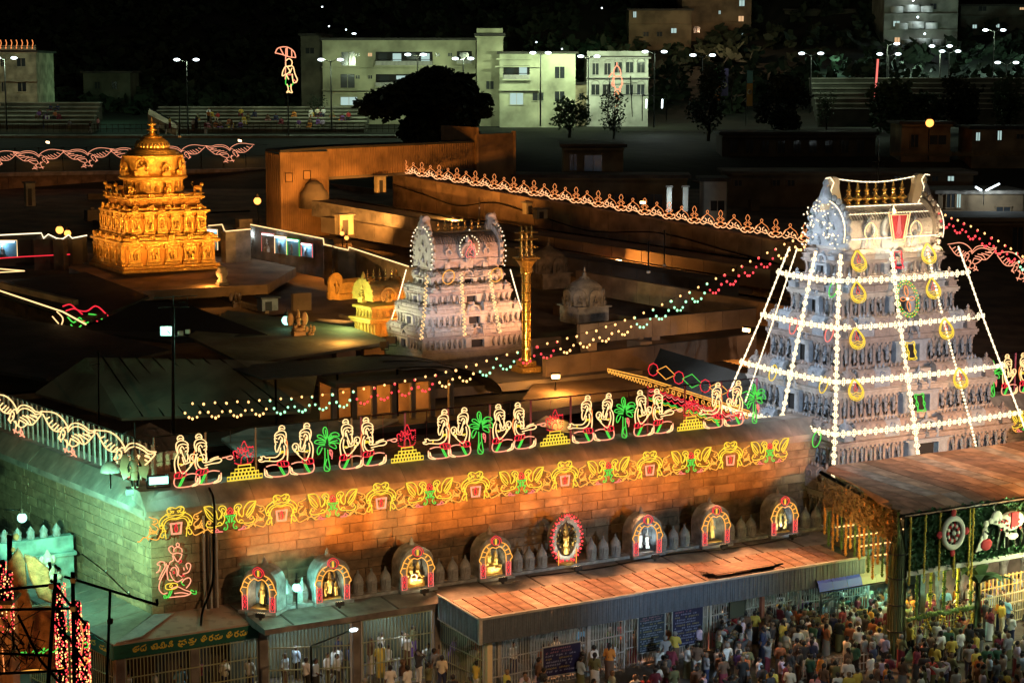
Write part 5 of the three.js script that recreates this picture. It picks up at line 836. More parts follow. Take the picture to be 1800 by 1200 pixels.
// ------------------------------------------------------------------ hanging strings of coloured bulbs
function bulbString(label, knots, colors, pitch, drop) {
const pts = knots.map(([x, y, d]) => P(x, y, d)), t = thing('bulb_string', label, 'light string', pts[0], 0), o = pts[0], line = curve(pts.map((p) => p.clone().sub(o)), .12), wire = new G().tube(line, .012, 3);
const bags = { bAmber: new G(), bRed: new G(), bGreen: new G(), bWhite: new G() }; let acc = 0, n = 0;
const c = new THREE.CatmullRomCurve3(line), len = c.getLength(), N = Math.round(len / pitch);
for (let i = 0; i < N; i++) {
const a = c.getPointAt(i / N), b = c.getPointAt((i + 1) / N), col = colors[Math.floor(i / 2) % colors.length], loop = [];
for (let k = 0; k <= 6; k++) { const f = k / 6, q = a.clone().lerp(b, f); q.y -= .12 + drop * Math.pow(Math.sin(f * PI), .8); loop.push(q); if (k < 6 || rnd() < .3) bags[col].sph(rr(.06, .075), q.x + rr(-.03, .03), q.y, q.z, 1, 1.15, 1, 6); }
wire.tube(loop, .007, 3); const m = a.clone().lerp(b, .5); bags.bAmber.sph(.062, m.x, m.y - .06, m.z, 1, 1.2, 1, 6); bags.bAmber.sph(.055, a.x, a.y - .1, a.z, 1, 1.2, 1, 6);
}
mk('wire', wire, M.wire, t); for (const [k, g] of Object.entries(bags)) if (g.a.length) mk({ bAmber: 'amber_bulb', bRed: 'red_bulb', bGreen: 'green_bulb', bWhite: 'white_bulb' }[k], g, L[k], t);
}
bulbString('long scalloped string of coloured bulbs from the gateway tower down to the lamp pole', [[1424, 405, 117], [1330, 452, 116], [1240, 497, 115], [1110, 557, 114], [1000, 592, 113], [930, 610, 112.5], [800, 648, 112], [690, 672, 111], [600, 688, 110], [450, 702, 108], [318, 708, 107]], ['bAmber', 'bRed', 'bRed', 'bGreen', 'bGreen', 'bAmber', 'bAmber', 'bRed', 'bGreen'], 1.22, .8);
bulbString('scalloped string of red and green bulbs running off beyond the gateway tower', [[1652, 372, 117], [1700, 392, 115], [1760, 424, 113], [1830, 470, 110]], ['bRed', 'bRed', 'bRed', 'bGreen'], 1.1, .7);
// ------------------------------------------------------------------ far crest of red-gold lights, far eagles, neon marquee
{
const A = onSlope(690, 304, 3.3), B = onSlope(1428, 432, 3.3), d = B.clone().sub(A), n = 38, ry = Math.atan2(-d.z, d.x) * .55;
const g = (paths, k, r) => neonGeo(paths, (x, y) => V(x * k, -y * k, 0), r, .14);
const bud = thing('crest_light', '', 'light figure', V(0, 0, 0), 0, 'bud and scroll lights along the far parapet'), scr = thing('crest_light', '', 'light figure', V(0, 0, 0), 0, 'bud and scroll lights along the far parapet');
mk('bud_light', g(['0,-70 10,-52 4,-40 18,-26 6,-18 20,-2 0,6 -20,-2 -6,-18 -18,-26 -4,-40 -10,-52o', '-12,-20 0,-34 12,-20', '-16,-4 0,-14 16,-4'], .029, .05), L.orange, bud); mk('scroll_light', g(['-44,-14 -36,-2 -24,10 -8,14 0,6', '44,-14 36,-2 24,10 8,14 0,6', '-50,-22 -40,-14', '50,-22 40,-14', '-30,0 -22,-10 -14,0', '30,0 22,-10 14,0'], .029, .075), L.peach, bud);
mk('arch_light', g(['-36,-6 -26,-24 -10,-36 0,-44 10,-36 26,-24 36,-6', '0,-44 6,-54 0,-60 -6,-54o'], .029, .05), L.orange, scr); mk('scroll_light', g(['-22,-8 -10,-2 -4,-14 -12,-22', '22,-8 10,-2 4,-14 12,-22', '-34,0 -20,8 0,0 20,8 34,0'], .029, .07), L.peach, scr);
scene.remove(bud, scr); delete used.crest_light;
for (let i = 0; i < n; i++) { const f = (i + .5) / n, c = (i % 2 ? bud : scr).clone(); c.name = numbered('crest_light'); c.position.copy(A).lerp(B, f); c.position.y += .45; c.rotation.y = -.15; c.scale.setScalar(.62); c.userData = { ...c.userData, label: `${i % 2 ? 'tall red-gold bud light' : 'low red-gold arch light'} on the far parapet, ${ord[i >> 1]} such from the bridge house`, group: 'bud and scroll lights along the far parapet' }; scene.add(c); }
const w = thing('parapet_wall', 'long dark brown parapet wall carrying the row of red-gold crest lights', 'wall', A.clone(), 0), o = A.clone();
const up = (p, y) => p.clone().setY(p.y + y), N = 22, nn = V(-d.z, 0, d.x).normalize();
for (let i = 0; i < N; i++) { const p = A.clone().lerp(B, i / N), q = A.clone().lerp(B, (i + .985) / N); mk('wall_panel', plate([up(p, -.1), up(q, -.1), up(q, -.1).addScaledVector(nn, -1.1), up(p, -.1).addScaledVector(nn, -1.1)], 4.5, new G(), o), i % 3 ? M.parapet ?? (M.parapet = std('brown_parapet', [.26, .17, .1], .9, { map: 'stain', mapK: .2 })) : (M.parapet2 ??= std('brown_parapet_worn', [.3, .2, .12], .9, { map: 'stain', mapK: .3 })), w); }
mk('crest_rail', new G().bar(V(0, .5, 0), d.clone().add(V(0, .5, 0)), .04), M.iron, w);
mk('loose_cable', new G().tube(curve([0, .1, .2, .3, .42, .55, .7, .85, 1].map((f, i) => A.clone().lerp(B, f).sub(o).add(V(0, -1.2 - (i % 3) * .5, .7))), 1), .05), M.wire, w);
}
{
const A = onSlope(-30, 306, 0), B = onSlope(470, 288, 0), d = B.clone().sub(A), ry = Math.atan2(-d.z, d.x), len = d.length();
const w = thing('compound_wall', 'brown compound wall far behind the golden vimana, carrying eagle lights', 'wall', A.clone().setY(A.y - .2), ry);
for (let i = 0; i < 12; i++) mk('wall_panel', new G().bbox(len / 12 - .03, 6, .9, (i + .5) * len / 12, -6, -.5, .03), M.parapet2 ?? M.parapet, w); mk('coping', new G().box(len, .45, 1.3, len / 2, .1, -.5), M.coping, w);
const put = (px, label) => { const p = onSlope(px, 304 - (px + 30) * .036, .3), c = eagleFar.clone(); c.name = numbered('neon_eagle'); c.userData = { ...c.userData, label, stem: 'neon_eagle' }; c.position.copy(p).add(V(0, .1, .3)); c.rotation.y = ry; scene.add(c); };
[[-12, 'farthest out of five'], [70, 'second of five'], [156, 'third, just before the golden dome'], [238, 'hidden behind the golden dome'], [320, 'fourth, half behind the golden dome'], [405, 'fifth, beside the ochre bridge house']].forEach(([x, o]) => put(x, `right-facing neon eagle on the far wall, ${o}`));
const f = thing('display_frame', 'thin post and rail frame behind the far eagle lights', 'railing', A.clone().setY(A.y + .2), ry); for (let x = 1; x < len; x += 3) mk('post', new G().bar(V(x, 0, -.3), V(x, 3.1, -.3), .05), M.iron, f); mk('rail', new G().bar(V(0, 3, -.3), V(len, 3, -.3), .03).bar(V(0, 1.6, -.3), V(len, 1.6, -.3), .02), M.iron, f);
// eagles to the right of the gateway tower
const e = (x, y, dd, label) => { const c = eagle.clone(), p = P(x, y, dd); c.name = numbered('neon_eagle'); c.userData = { ...c.userData, label, stem: 'neon_eagle', group: 'neon eagles beyond the gateway tower' }; c.children.forEach((m) => { m.material = L.rose; }); c.position.copy(p); c.rotation.y = -.62; c.scale.set(.62, 1.15, 1); scene.add(c); };
e(1708, 478, 150, 'rosy neon eagle on the parapet beyond the tower, nearer the tower'); e(1795, 497, 142, 'rosy neon eagle on the parapet beyond the tower, cut by the picture edge');
}
{ // marquee of neon swags behind the last sages
const A = P(1138, 668, 116), B = P(1318, 726, 109), d = B.clone().sub(A), len = d.length(), ry = Math.atan2(-d.z, Math.hypot(d.x)), t = thing('neon_marquee', 'neon marquee roof edge of red, yellow and green swags behind the last sages', 'light canopy', A, 0), D = d.clone().divideScalar(len);
const at = (f, y, o = 0) => D.clone().multiplyScalar(f * len).add(V(0, y, o));
mk('roof_panel', plate([at(0, .1), at(1, .1), at(1, .5).add(V(1, 1.0, -3)), at(0, .5).add(V(1, 1.0, -3))], .1), M.darkRoof, t);
const sw = (y, dep, n, m, r, name) => { const g = new G(); for (let i = 0; i < n; i++) g.tube([0, 1, 2, 3, 4, 5, 6].map((k) => at((i + k / 6) / n, y - dep * Math.sin(k / 6 * PI), .1)), r, 4); mk(name, g, L[m], t); };
mk('edge_light', new G().bar(at(0, .12, .1), at(1, .12, .1), .035).bar(at(0, .0, .1), at(1, .0, .1), .03), L.amber, t); const lo = new G(); for (let i = 0; i < 17; i++) lo.tube([0, 1, 2, 3, 4, 5].map((k) => at((i + .5) / 17, -.22 + .13 * Math.sin(k * 1.05), .12).add(D.clone().multiplyScalar(.13 * Math.cos(k * 1.05)))), .026, 4, true); mk('loop_light', lo, L.amber, t);
sw(-.36, .14, 16, 'red', .034, 'red_swag_light'); sw(-.5, .14, 16, 'pink', .03, 'pink_swag_light'); sw(-.72, .14, 16, 'red', .03, 'lower_swag_light'); sw(-.92, .14, 14, 'green', .028, 'green_swag_light'); sw(-1.05, .12, 14, 'yellow', .026, 'fringe_light');
const ri = new G(), di = new G(), dg = new G(); for (let i = 0; i < 4; i++) { const c = at(.06 + i * .26, .75, 0), e = at(.19 + i * .26, .8, 0); ri.tube([0, 1, 2, 3, 4, 5, 6, 7].map((k) => c.clone().add(V(.3 * Math.cos(k * PI / 4), .38 * Math.sin(k * PI / 4), 0))), .035, 4, true); (i % 2 ? dg : di).tube([[0, .4], [.55, 0], [0, -.4], [-.55, 0]].map(([x, y]) => e.clone().add(V(x, y - x * .25, 0))), .035, 4, true); }
mk('ring_light', ri, L.red, t); mk('diamond_border_light', di, L.amber, t); mk('green_diamond_border_light', dg, L.green, t);
const B2 = P(1068, 648, 118).sub(A); const g2 = new G().bar(B2, V(0, .15, .1), .035).bar(B2.clone().add(V(0, -.15, 0)), V(0, 0, .1), .03); for (let i = 0; i < 14; i++) g2.tube([0, 1, 2, 3, 4].map((k) => B2.clone().lerp(V(0, -.1, .1), (i + k / 4) / 14).add(V(0, -.25 * Math.sin(k / 4 * PI), 0))), .026, 4); mk('side_edge_light', g2, L.amber, t);
}
// ------------------------------------------------------------------ roofs of the inner precinct
function roofPlate(name, label, cat, px, t, mat, group) {                 // px: [x, y, lift above the sloping precinct]
const pts = px.map(([x, y, h]) => onSlope(x, y, h)), o = pts[0].clone(), q = thing(name, label, cat, o, 0, group);
mk('roof_sheet', plate(pts, t, new G(), o), mat, q); return q;
}
M.brownRoof = std('brown_terrace', [.22, .15, .095], .9, { map: 'stain', mapK: .12, bump: 'bump', bumpK: .4, bumpS: .03 });
M.olive = std('olive_roof', [.2, .19, .13], .85, { map: 'stain', mapK: .1, bump: 'bump', bumpK: .3, bumpS: .03 });
roofPlate('precinct_floor', 'wide dark terrace roofs filling the temple precinct around the towers', 'roof', [[-260, 840, -2], [2300, 840, -2], [2100, 318, -2], [-300, 318, -2]], .4, M.brownRoof);
{
const t = thing('hipped_roof', 'large dark hipped sheet roof behind the lamp pole', 'roof', onSlope(213, 720, 0), 0), o = t.position, a = onSlope(60, 690, 0), b = onSlope(150, 628, 2.2), c = onSlope(415, 632, 2.2), d = onSlope(545, 722, 0), e = onSlope(213, 735, 0), f = onSlope(560, 640, 0);
const tri = (name, p) => mk(name, plate(p, .15, new G(), o), M.olive, t); tri('front_slope', [e, d, c, b]); tri('side_slope', [a, e, b]); tri('far_slope', [d, f, c]);
for (let i = 1; i < 9; i++) mk('seam', new G().bar(e.clone().lerp(d, i / 9).sub(o).add(V(0, .06, 0)), b.clone().lerp(c, i / 9).sub(o).add(V(0, .06, 0)), .04, 4), M.darkRoof, t);
}
roofPlate('terrace_roof', 'low dark roof strip right behind the front wall figures', 'roof', [[235, 800, -1.2], [1240, 690, -1.2], [1180, 640, -1.2], [230, 742, -1.2]], .3, M.darkRoof);
roofPlate('terrace_roof', 'brown stone terrace at the foot of the golden flag mast', 'roof', [[700, 690, -.3], [880, 672, -.3], [1130, 650, -.3], [975, 620, -.3], [780, 640, -.3]], .6, M.flatRoof);
roofPlate('terrace_roof', 'long terrace step between the mast and the tall tower', 'roof', [[900, 730, -.6], [1120, 695, -.6], [1350, 655, -.6], [1180, 610, -.6], [960, 640, -.6]], .5, M.brownRoof);
roofPlate('terrace_roof', 'plaster terrace at the foot of the golden vimana', 'roof', [[120, 470, -.5], [240, 512, -.5], [470, 500, -.5], [520, 470, -.5], [380, 440, -.5], [150, 425, -.5]], .8, std('worn_plaster_terrace', [.42, .3, .19], .85, { map: 'stain', mapK: .12, bump: 'bump', bumpK: .4, bumpS: .03 }));
roofPlate('terrace_roof', 'grey-green flat roof lit by the round lamp left of the gold shrine', 'roof', [[500, 600, -.4], [560, 560, -.4], [640, 565, -.4], [660, 600, -.4], [560, 612, -.4]], .4, M.conc);
roofPlate('tin_roof', 'dark sheet roof sloping toward the left gallery', 'roof', [[-40, 506, 1.2], [160, 562, 1.2], [262, 520, 1.6], [150, 478, 1.4], [70, 484, 1.2]], .2, M.darkRoof);
roofPlate('tin_roof', 'black tented roof behind the left gallery', 'roof', [[140, 580, .4], [300, 600, .4], [470, 588, .4], [330, 535, 1.8], [250, 528, 2]], .2, M.black);
roofPlate('tin_roof', 'dark long roof on the left edge behind the eagle lights', 'roof', [[-80, 640, .3], [80, 665, .3], [300, 615, .5], [140, 575, .8], [-80, 545, .8]], .2, M.darkRoof);
roofPlate('tin_roof', 'wide dark roof between the hipped roof and the gold shrine', 'roof', [[430, 640, .3], [600, 610, .3], [690, 600, .2], [620, 575, .3], [400, 545, .5], [330, 590, .5]], .2, M.olive);
{ // black vaulted awning in front of the inner tower
const t = thing('vaulted_awning', 'black curved awning roof in front of the inner white tower', 'awning', onSlope(640, 700, -.5), RY), g = new G(), rib = new G();
for (let i = 0; i < 10; i++) { const f = (k) => { const q = k / 10 * PI * .5; return V(1 + Math.sin(q) * 7.2, 2.2 * Math.cos(q), 0); }; const a = f(i), b = f(i + 1); g.add(plate([V(a.x, a.y, -2.8), V(b.x, b.y, -2.8), V(b.x, b.y, 2.8), V(a.x, a.y, 2.8)], .05)); for (const z of [-2.8, 0, 2.8]) rib.bar(a.clone().setZ(z), b.clone().setZ(z), .05); }
g.box(9, .08, 5.6, -3.4, 2.2, 0); mk('awning_cover', g, std('black_tarpaulin', [.025, .023, .02], .75, { bump: 'bump', bumpK: .3, bumpS: .05 }), t); mk('rib_frame', rib, M.iron, t);
for (const x of [-7, -3, 1]) mk('post', new G().bar(V(x, -2.5, 2.6), V(x, 2.1, 2.6), .07), M.iron, t);
}
function pillarHall(label, x0, y0, x1, y1, n) { const A = onSlope(x0, y0, -1), B = onSlope(x1, y1, -1), d = B.clone().sub(A), t = thing('pillared_hall', label, 'hall', A, Math.atan2(-d.z, d.x)), l = Math.hypot(d.x, d.z); mk('hall_roof', new G().bbox(l, .3, 3, l / 2, 2.2, -1, .04), M.brownRoof, t); mk('back_wall', new G().box(l, 2.4, .2, l / 2, 1.1, -2.2), M.ochre, t); for (let i = 0; i <= n; i++) mk('pillar', new G().bbox(.32, 2.2, .32, i * l / n, 0, .2, .03), M.flatRoof, t); for (let i = 0; i < 3; i++) point(A.clone().addScaledVector(d, (i + .5) / 3).add(V(0, 1.6, -.4)), SOD, 9, 5); return t; }
pillarHall('low orange-lit pillared hall showing between the bulb string and the sages', 585, 745, 790, 722, 6);
{ // curbs, pipes and vent blocks scattered over the terraces
const t = thing('roof_clutter', 'low curbs, pipes and vent blocks scattered over the dark terraces', 'roof fittings', onSlope(800, 560, -2), RY), o = t.position, mats = [M.flatRoof, M.brownRoof, M.conc, M.ochre];
for (let i = 0; i < 110; i++) { const p = onSlope(rr(30, 1380), rr(300, 700), -2); if (p.z > -114) continue; const l = p.clone().sub(o).applyAxisAngle(V(0, 1, 0), -RY), q = rnd(), m = mk(q < .45 ? 'curb' : q < .7 ? 'pipe' : 'vent_block', q < .45 ? new G().bbox(rr(4, 14), rr(.3, .9), .35, 0, 0, 0, .03) : q < .7 ? new G().bar(V(-rr(2, 6), .3, 0), V(rr(2, 6), .3, 0), .08, 6) : new G().bbox(rr(.5, 1.8), rr(.5, 1.5), rr(.5, 1.4), 0, 0, 0, .04).bbox(.4, .2, .4, 0, 1.3, 0, .03), pick(mats), t); m.position.copy(l); m.rotation.y = rnd() < .5 ? 0 : PI / 2; }
}
// wall bands
function wallBand(label, a, b, h, mat, n = 10, lift = 0, thick = .5) { const A = onSlope(a[0], a[1], lift), B = onSlope(b[0], b[1], lift), o = A.clone(), t = thing('parapet_wall', label, 'wall', o, 0), dz = B.clone().sub(A), nn = V(-dz.z, 0, dz.x).normalize(); for (let i = 0; i < n; i++) { const p = A.clone().lerp(B, i / n), q = A.clone().lerp(B, (i + .985) / n); p.y += h; q.y += h; mk('wall_panel', plate([p, q, q.clone().addScaledVector(nn, -thick), p.clone().addScaledVector(nn, -thick)], h + .6, new G(), o), mat, t); } return t; }
wallBand('ochre parapet band lit by sodium light running down toward the tall tower', [1012, 500], [1385, 566], 1.15, M.ochre, 16);
wallBand('grey parapet below the ochre band, behind the neon marquee', [1020, 590], [1330, 560], .8, M.flatRoof, 10);
wallBand('brown terrace wall under the far side of the roofs right of the mast', [960, 655], [1330, 612], 1.0, M.brownRoof, 10);
wallBand('long brown gallery wall left of the vimana below the sodium lamps', [-40, 452], [150, 446], 1.5, M.flatRoof, 6);
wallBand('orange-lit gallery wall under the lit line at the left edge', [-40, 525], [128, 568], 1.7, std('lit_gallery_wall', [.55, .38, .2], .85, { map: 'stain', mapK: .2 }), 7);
for (const [x, y, l] of [[12, 520, 'nearest the picture edge'], [62, 537, 'middle'], [100, 549, 'last']]) { const p = onSlope(x, y, .9), t = thing('slit_vent', `dark slit vent in the orange-lit gallery wall, ${l}`, 'vent', p, RY - PI / 2 + .1); mk('slit', new G().box(2.0, .28, .3, 0, 0, .05), M.black, t); mk('rim', new G().box(2.2, .06, .34, 0, .2, .05), M.flatRoof, t); }
for (const [label, y0, y1, x0, x1, lift, w, m] of [['dark walkway roof running beside the crest parapet', 348, 470, 560, 1400, 1.2, 3.2, M.brownRoof], ['second dark walkway roof below the crest parapet', 378, 492, 600, 1300, .8, 2.6, M.flatRoof], ['tin roof strip right of the bridge house', 350, 395, 590, 860, 2, 3, M.conc]]) { const A = onSlope(x0, y0, lift), B = onSlope(x1, y1, lift), d = B.clone().sub(A).normalize(), nn = V(-d.z, 0, d.x), t = thing('walkway_roof', label, 'roof', A, 0); const n = 18; for (let i = 0; i < n; i++) { const p = A.clone().lerp(B, i / n), q = A.clone().lerp(B, (i + .98) / n); mk('roof_sheet', plate([p, q, q.clone().addScaledVector(nn, w), p.clone().addScaledVector(nn, w)], 1.6, new G(), A), m, t); } mk('edge_rail', new G().bar(V(0, .12, 0), B.clone().sub(A).add(V(0, .12, 0)), .06), M.conc, t); }
// ------------------------------------------------------------------ galleries of lit blue niches
function nicheGallery(label, knots, h, niches, mat, neon, red) {
const pts = knots.map(([x, y]) => onSlope(x, y, h)), o = pts[0].clone(), t = thing('niche_gallery', label, 'wall', o, 0), L3 = (p, y = 0) => p.clone().sub(o).add(V(0, y, 0));
for (let i = 0; i < pts.length - 1; i++) { const p = pts[i], q = pts[i + 1], d = q.clone().sub(p), nn = V(-d.z, 0, d.x).normalize(); mk('wall_panel', plate([p, q, q.clone().addScaledVector(nn, -.9), p.clone().addScaledVector(nn, -.9)], h + 1, new G(), o), mat, t); }
mk('outline_light', new G().tube(pts.map((p) => L3(p, .08)), .055, 5), neon, t);
if (red) mk('red_line_light', new G().tube(red.map(([x, y, l]) => L3(onSlope(x, y, l))), .05, 5), L.red, t);
niches.forEach(([x, y, w, hh, dn, rim], i) => {
const gd = pts[pts.length > 4 && i < 1 ? pts.length - 1 : 1].clone().sub(pts[0]), k = onSlope(x, y, dn), q = mk('niche', new G().box(w, hh, .12, 0, 0, 0), std('lit_blue_panel', [.16, .4, .62], .7), t); q.position.copy(L3(k)); q.rotation.y = Math.atan2(-gd.z, gd.x); q.position.addScaledVector(V(Math.sin(q.rotation.y), 0, Math.cos(q.rotation.y)), .45);
mk('frame_light', new G().tube([V(-w / 2, -hh / 2, .1), V(-w / 2, hh / 2, .1), V(w / 2, hh / 2, .1), V(w / 2, -hh / 2, .1)], .035, 4), rim, q); mk('tube_light', new G().bar(V(-w * .42, hh * .42, .16), V(w * .42, hh * .42, .16), .06), L.cool, q);
const s = mk('statue', pick([ST.four, ST.stand, ST.seated]), M.carvedPale, q); s.scale.setScalar(hh * .36); s.position.set(0, -hh * .48, .25);
if (i % 2 === 0) point(k.clone().addScaledVector(V(Math.sin(q.rotation.y), 0, Math.cos(q.rotation.y)), .9).add(V(0, hh * .3, 0)), COOL, 3.2, 4);
});
return t;
}
M.galWall = std('grey_gallery_wall', [.32, .3, .27], .85, { map: 'stain', mapK: .3 });
nicheGallery('grey gallery with five lit blue niches right of the golden vimana', [[440, 396], [568, 421], [569, 431], [583, 434]], 2.4, [[455, 420, 2.2, 1.75, 1.1, L.cream], [480, 426, 2.2, 1.75, 1.1, L.pink], [502, 430, 2.0, 1.6, 1.15, L.cream], [524, 434, 2.0, 1.5, 1.2, L.green], [548, 439, 1.8, 1.2, 1.25, L.pink]], M.galWall, L.cream, [[440, 418, .5], [570, 446, .5], [700, 478, .4]]);
nicheGallery('grey gallery with four bright tube-lit niches disappearing behind the inner tower', [[585, 435], [612, 441], [613, 436], [718, 470]], 2.3, [[626, 452, 1.8, .8, 1.4, L.cream], [652, 459, 1.8, .8, 1.4, L.green], [678, 466, 1.8, .8, 1.4, L.pink], [702, 472, 1.8, .8, 1.4, L.cream]], M.galWall, L.cream);
nicheGallery('short grey gallery end with one blue niche close to the vimana base', [[366, 398], [390, 396], [393, 404], [396, 408], [440, 404]], 2.3, [[377, 420, 1.5, 1.9, 1.1, L.cream]], M.galWall, L.cream, [[362, 424, .5], [440, 416, .5]]);
nicheGallery('long gallery outlined in white light left of the vimana', [[-30, 416], [72, 411], [76, 420], [84, 413], [98, 420], [110, 421], [120, 414], [126, 420], [152, 415]], 1.8, [[6, 436, 2.6, 1.5, .8, L.cream]], M.flatRoof, L.white, [[-20, 455, .4], [40, 451, .4], [140, 446, .4]]);
{ const pts = [[-40, 498], [110, 548], [150, 570]].map(([x, y]) => onSlope(x, y, 1.5)), t = thing('edge_light_line', 'white line of light along the roof edge of the left gallery', 'light string', pts[0], 0); mk('tube_light', new G().tube(pts.map((p) => p.clone().sub(pts[0])), .06, 5), L.cream, t); mk('mounting_rail', new G().tube(pts.map((p) => p.clone().sub(pts[0]).add(V(0, -.12, 0))), .04, 4), M.iron, t);
const p2 = [[-30, 470], [42, 476], [-30, 480]].map(([x, y]) => onSlope(x, y, 1)), t2 = thing('edge_light_line', 'pointed white outline of light on a roof corner at the left edge', 'light string', p2[0], 0); mk('tube_light', new G().tube(p2.map((p) => p.clone().sub(p2[0])), .05, 5), L.cream, t2); mk('mounting_rail', new G().tube(p2.map((p) => p.clone().sub(p2[0]).add(V(0, -.12, 0))), .04, 4), M.iron, t2);
const c = onSlope(110, 560, 1.2), t3 = thing('neon_vine', 'red and green neon vine at the end of the left gallery', 'light figure', c, RY), f = (x, y) => V(x * .055, -y * .055, 0); mk('red_vine_light', neonGeo(['0,-16 10,-18 20,-10 32,-8 44,-14 60,0', '4,-10 16,-12 26,-4', '24,6 40,2 52,12 62,6', '66,10 70,6'], f, .06, .2), L.red, t3); mk('green_vine_light', neonGeo(['6,-2 14,6 22,0 30,8 38,2', '10,8 16,16 24,10', '34,-4 44,-2 52,4', '46,10 54,16 60,12'], f, .06, .2), L.green, t3); mk('white_vine_light', neonGeo(['-8,-10 0,0 -4,14 2,22', '-14,-4 -6,6'], f, .05, .2), L.cream, t3); }
// ------------------------------------------------------------------ bridge house
{
const d0 = 200, A = P(466, 266, d0 + 10), B = P(492, 268, d0), Cc = P(577, 262, d0 + 3), E = P(838, 251, d0 + 22), o = B.clone(), t = thing('bridge_house', 'ochre ribbed bridge house with a covered passage and end tower', 'building', o, 0);
M.ribbed = std('ochre_ribbed_cladding', [.42, .25, .11], .75, { map: 'stain', mapK: .12 });
const wallOf = (name, p, q, hgt, ribs) => { const d = q.clone().sub(p).setY(0), len = d.length(), m = mk(name, (() => { const g = new G().box(len, hgt, .25, len / 2, -hgt / 2, -.12); for (let i = 0; i < ribs; i++) g.box(.07, hgt, .08, (i + .5) * len / ribs, -hgt / 2, .03); return g; })(), M.ribbed, t); m.position.copy(p).sub(o); m.rotation.y = Math.atan2(-d.z, d.x); return m; };
wallOf('side_wall', A, B, 9, 8); const fw = wallOf('front_wall', B, Cc, 9, 26); wallOf('passage_wall', Cc, E, 2.9, 60);
mk('roof', plate([A, B, Cc, E, E.clone().add(V(0, 0, -6)), Cc.clone().add(V(0, 0, -7)), A.clone().add(V(0, 0, -6))].map((p) => p.clone().add(V(0, .25, 0))), .25, new G(), o), M.darkRoof, t);
for (const [x, y] of [[.9, -2.6], [3.0, -2.4]]) { const w = mk('window', new G().box(.75, .85, .1, x, y, .06), M.ribbed, fw); mk('window_frame', new G().tube([V(x - .4, y - .45, .13), V(x + .4, y - .45, .13), V(x + .4, y + .45, .13), V(x - .4, y + .45, .13)], .04, 4, true), M.iron, w); }
mk('broken_stupa', new G().lathe([[0, -6.2], [1.6, -6.2], [1.5, -4.6], [1.1, -4.2], [.9, -3.7], [.4, -3.4], [0, -3.3]], 6, 3.2, .4, 1.3), M.flatRoof, fw);
const T1 = P(775, 220, d0 + 30), T2 = P(838, 236, d0 + 21), T3 = P(903, 231, d0 + 26);
wallOf('tower_side', T1, T2, 7.5, 0); wallOf('tower_front', T2, T3, 7.5, 0); mk('tower_roof', plate([T1, T2, T3, T3.clone().add(V(-3, 0, -5))].map((p) => p.clone().add(V(0, -.55, 0))), .2, new G(), o), M.darkRoof, t);
mk('tower_edge', new G().box(.5, 7.5, .5).geo(), M.ribbed, t).position.copy(T3).sub(o).add(V(0, -3.7, -.2));
mk('passage_floor', plate([Cc, E, E.clone().add(V(0, 0, -5)), Cc.clone().add(V(0, 0, -6))].map((p) => p.clone().add(V(0, -2.9, 0))), .3, new G(), o), M.flatRoof, t);
for (const [x, tx, q] of [[505, 520, 900], [640, 650, 1000], [800, 790, 1300]]) spot(P(x, 385, d0 - 16), P(tx, 275, d0 + (tx > 700 ? 22 : 4)), SOD, q, 1.0, .7, 8);  // unseen spots added to brighten the ochre cladding
}
function kiosk(label, px, py, w, h, dep, mat, lift = 0) { const p = onSlope(px, py, lift), t = thing('roof_kiosk', label, 'shed', p, RY); mk('walls', new G().bbox(w, h, dep, 0, 0, 0, .03), mat, t); mk('roof', new G().bbox(w + .3, .14, dep + .3, 0, h + .01, 0, .03), M.conc, t); mk('door', new G().box(w * .4, h * .75, .05, -w * .1, h * .4, dep / 2 + .02), M.iron, t); return t; }
kiosk('small cream box kiosk on the roof above the twin sodium lamps', 605, 412, 1.5, 1.9, 1.2, M.creamWall, 0);
kiosk('pale block on the roof under the bridge passage', 668, 338, 1.0, 1.7, .9, M.creamWall, 2);
kiosk('white vent box on the left wall behind the vimana', 52, 362, 1, 2.4, .8, M.creamWall, 1);
kiosk('pale box on the dark roof right of the lamp pole', 470, 545, 1.3, .9, 1, M.trim, .6);
kiosk('cream cabinet on the crest parapet, first of two', 930, 376, 1.1, 1.1, .8, M.creamWall, 1.6); kiosk('cream cabinet on the crest parapet, second of two', 950, 384, 1.2, .9, .8, M.creamWall, 1.6);
{ const p = W(2.2, 8.3, -6), t = thing('gabled_kiosk', 'small pinkish kiosk with a hipped cap behind the first sages', 'shed', p, RY); mk('walls', new G().bbox(2.7, 2.1, 2.4, 0, 0, 0, .04), std('pink_wall', [.5, .3, .23], .85, { map: 'stain', mapK: .4 }), t); mk('hip_roof', new G().add(new THREE.ConeGeometry(2.6, 1.1, 4), M4(0, 2.6, 0, 0, PI / 4)), M.flatRoof, t); mk('window', new G().box(.5, .6, .06, .8, 1.2, 1.2), M.black, t); mk('eave', new G().bbox(3.2, .12, 2.9, 0, 2.05, 0, .03), M.conc, t); }
roofPlate('tin_roof', 'pale blue-lit tin roof behind the first fire altar', 'roof', [[388, 770, -.4], [430, 805, -.4], [560, 790, -.4], [700, 735, -.6], [560, 740, -.4], [440, 752, -.2]], .15, std('pale_tin', [.34, .38, .38], .6, { metalness: .3, map: 'stain', mapK: .3 }));
roofPlate('tin_roof', 'sloping pale tin strip behind the third fire altar', 'roof', [[935, 745, -.4], [1110, 790, -.4], [1125, 780, -.4], [960, 730, -.4]], .15, M.steel);
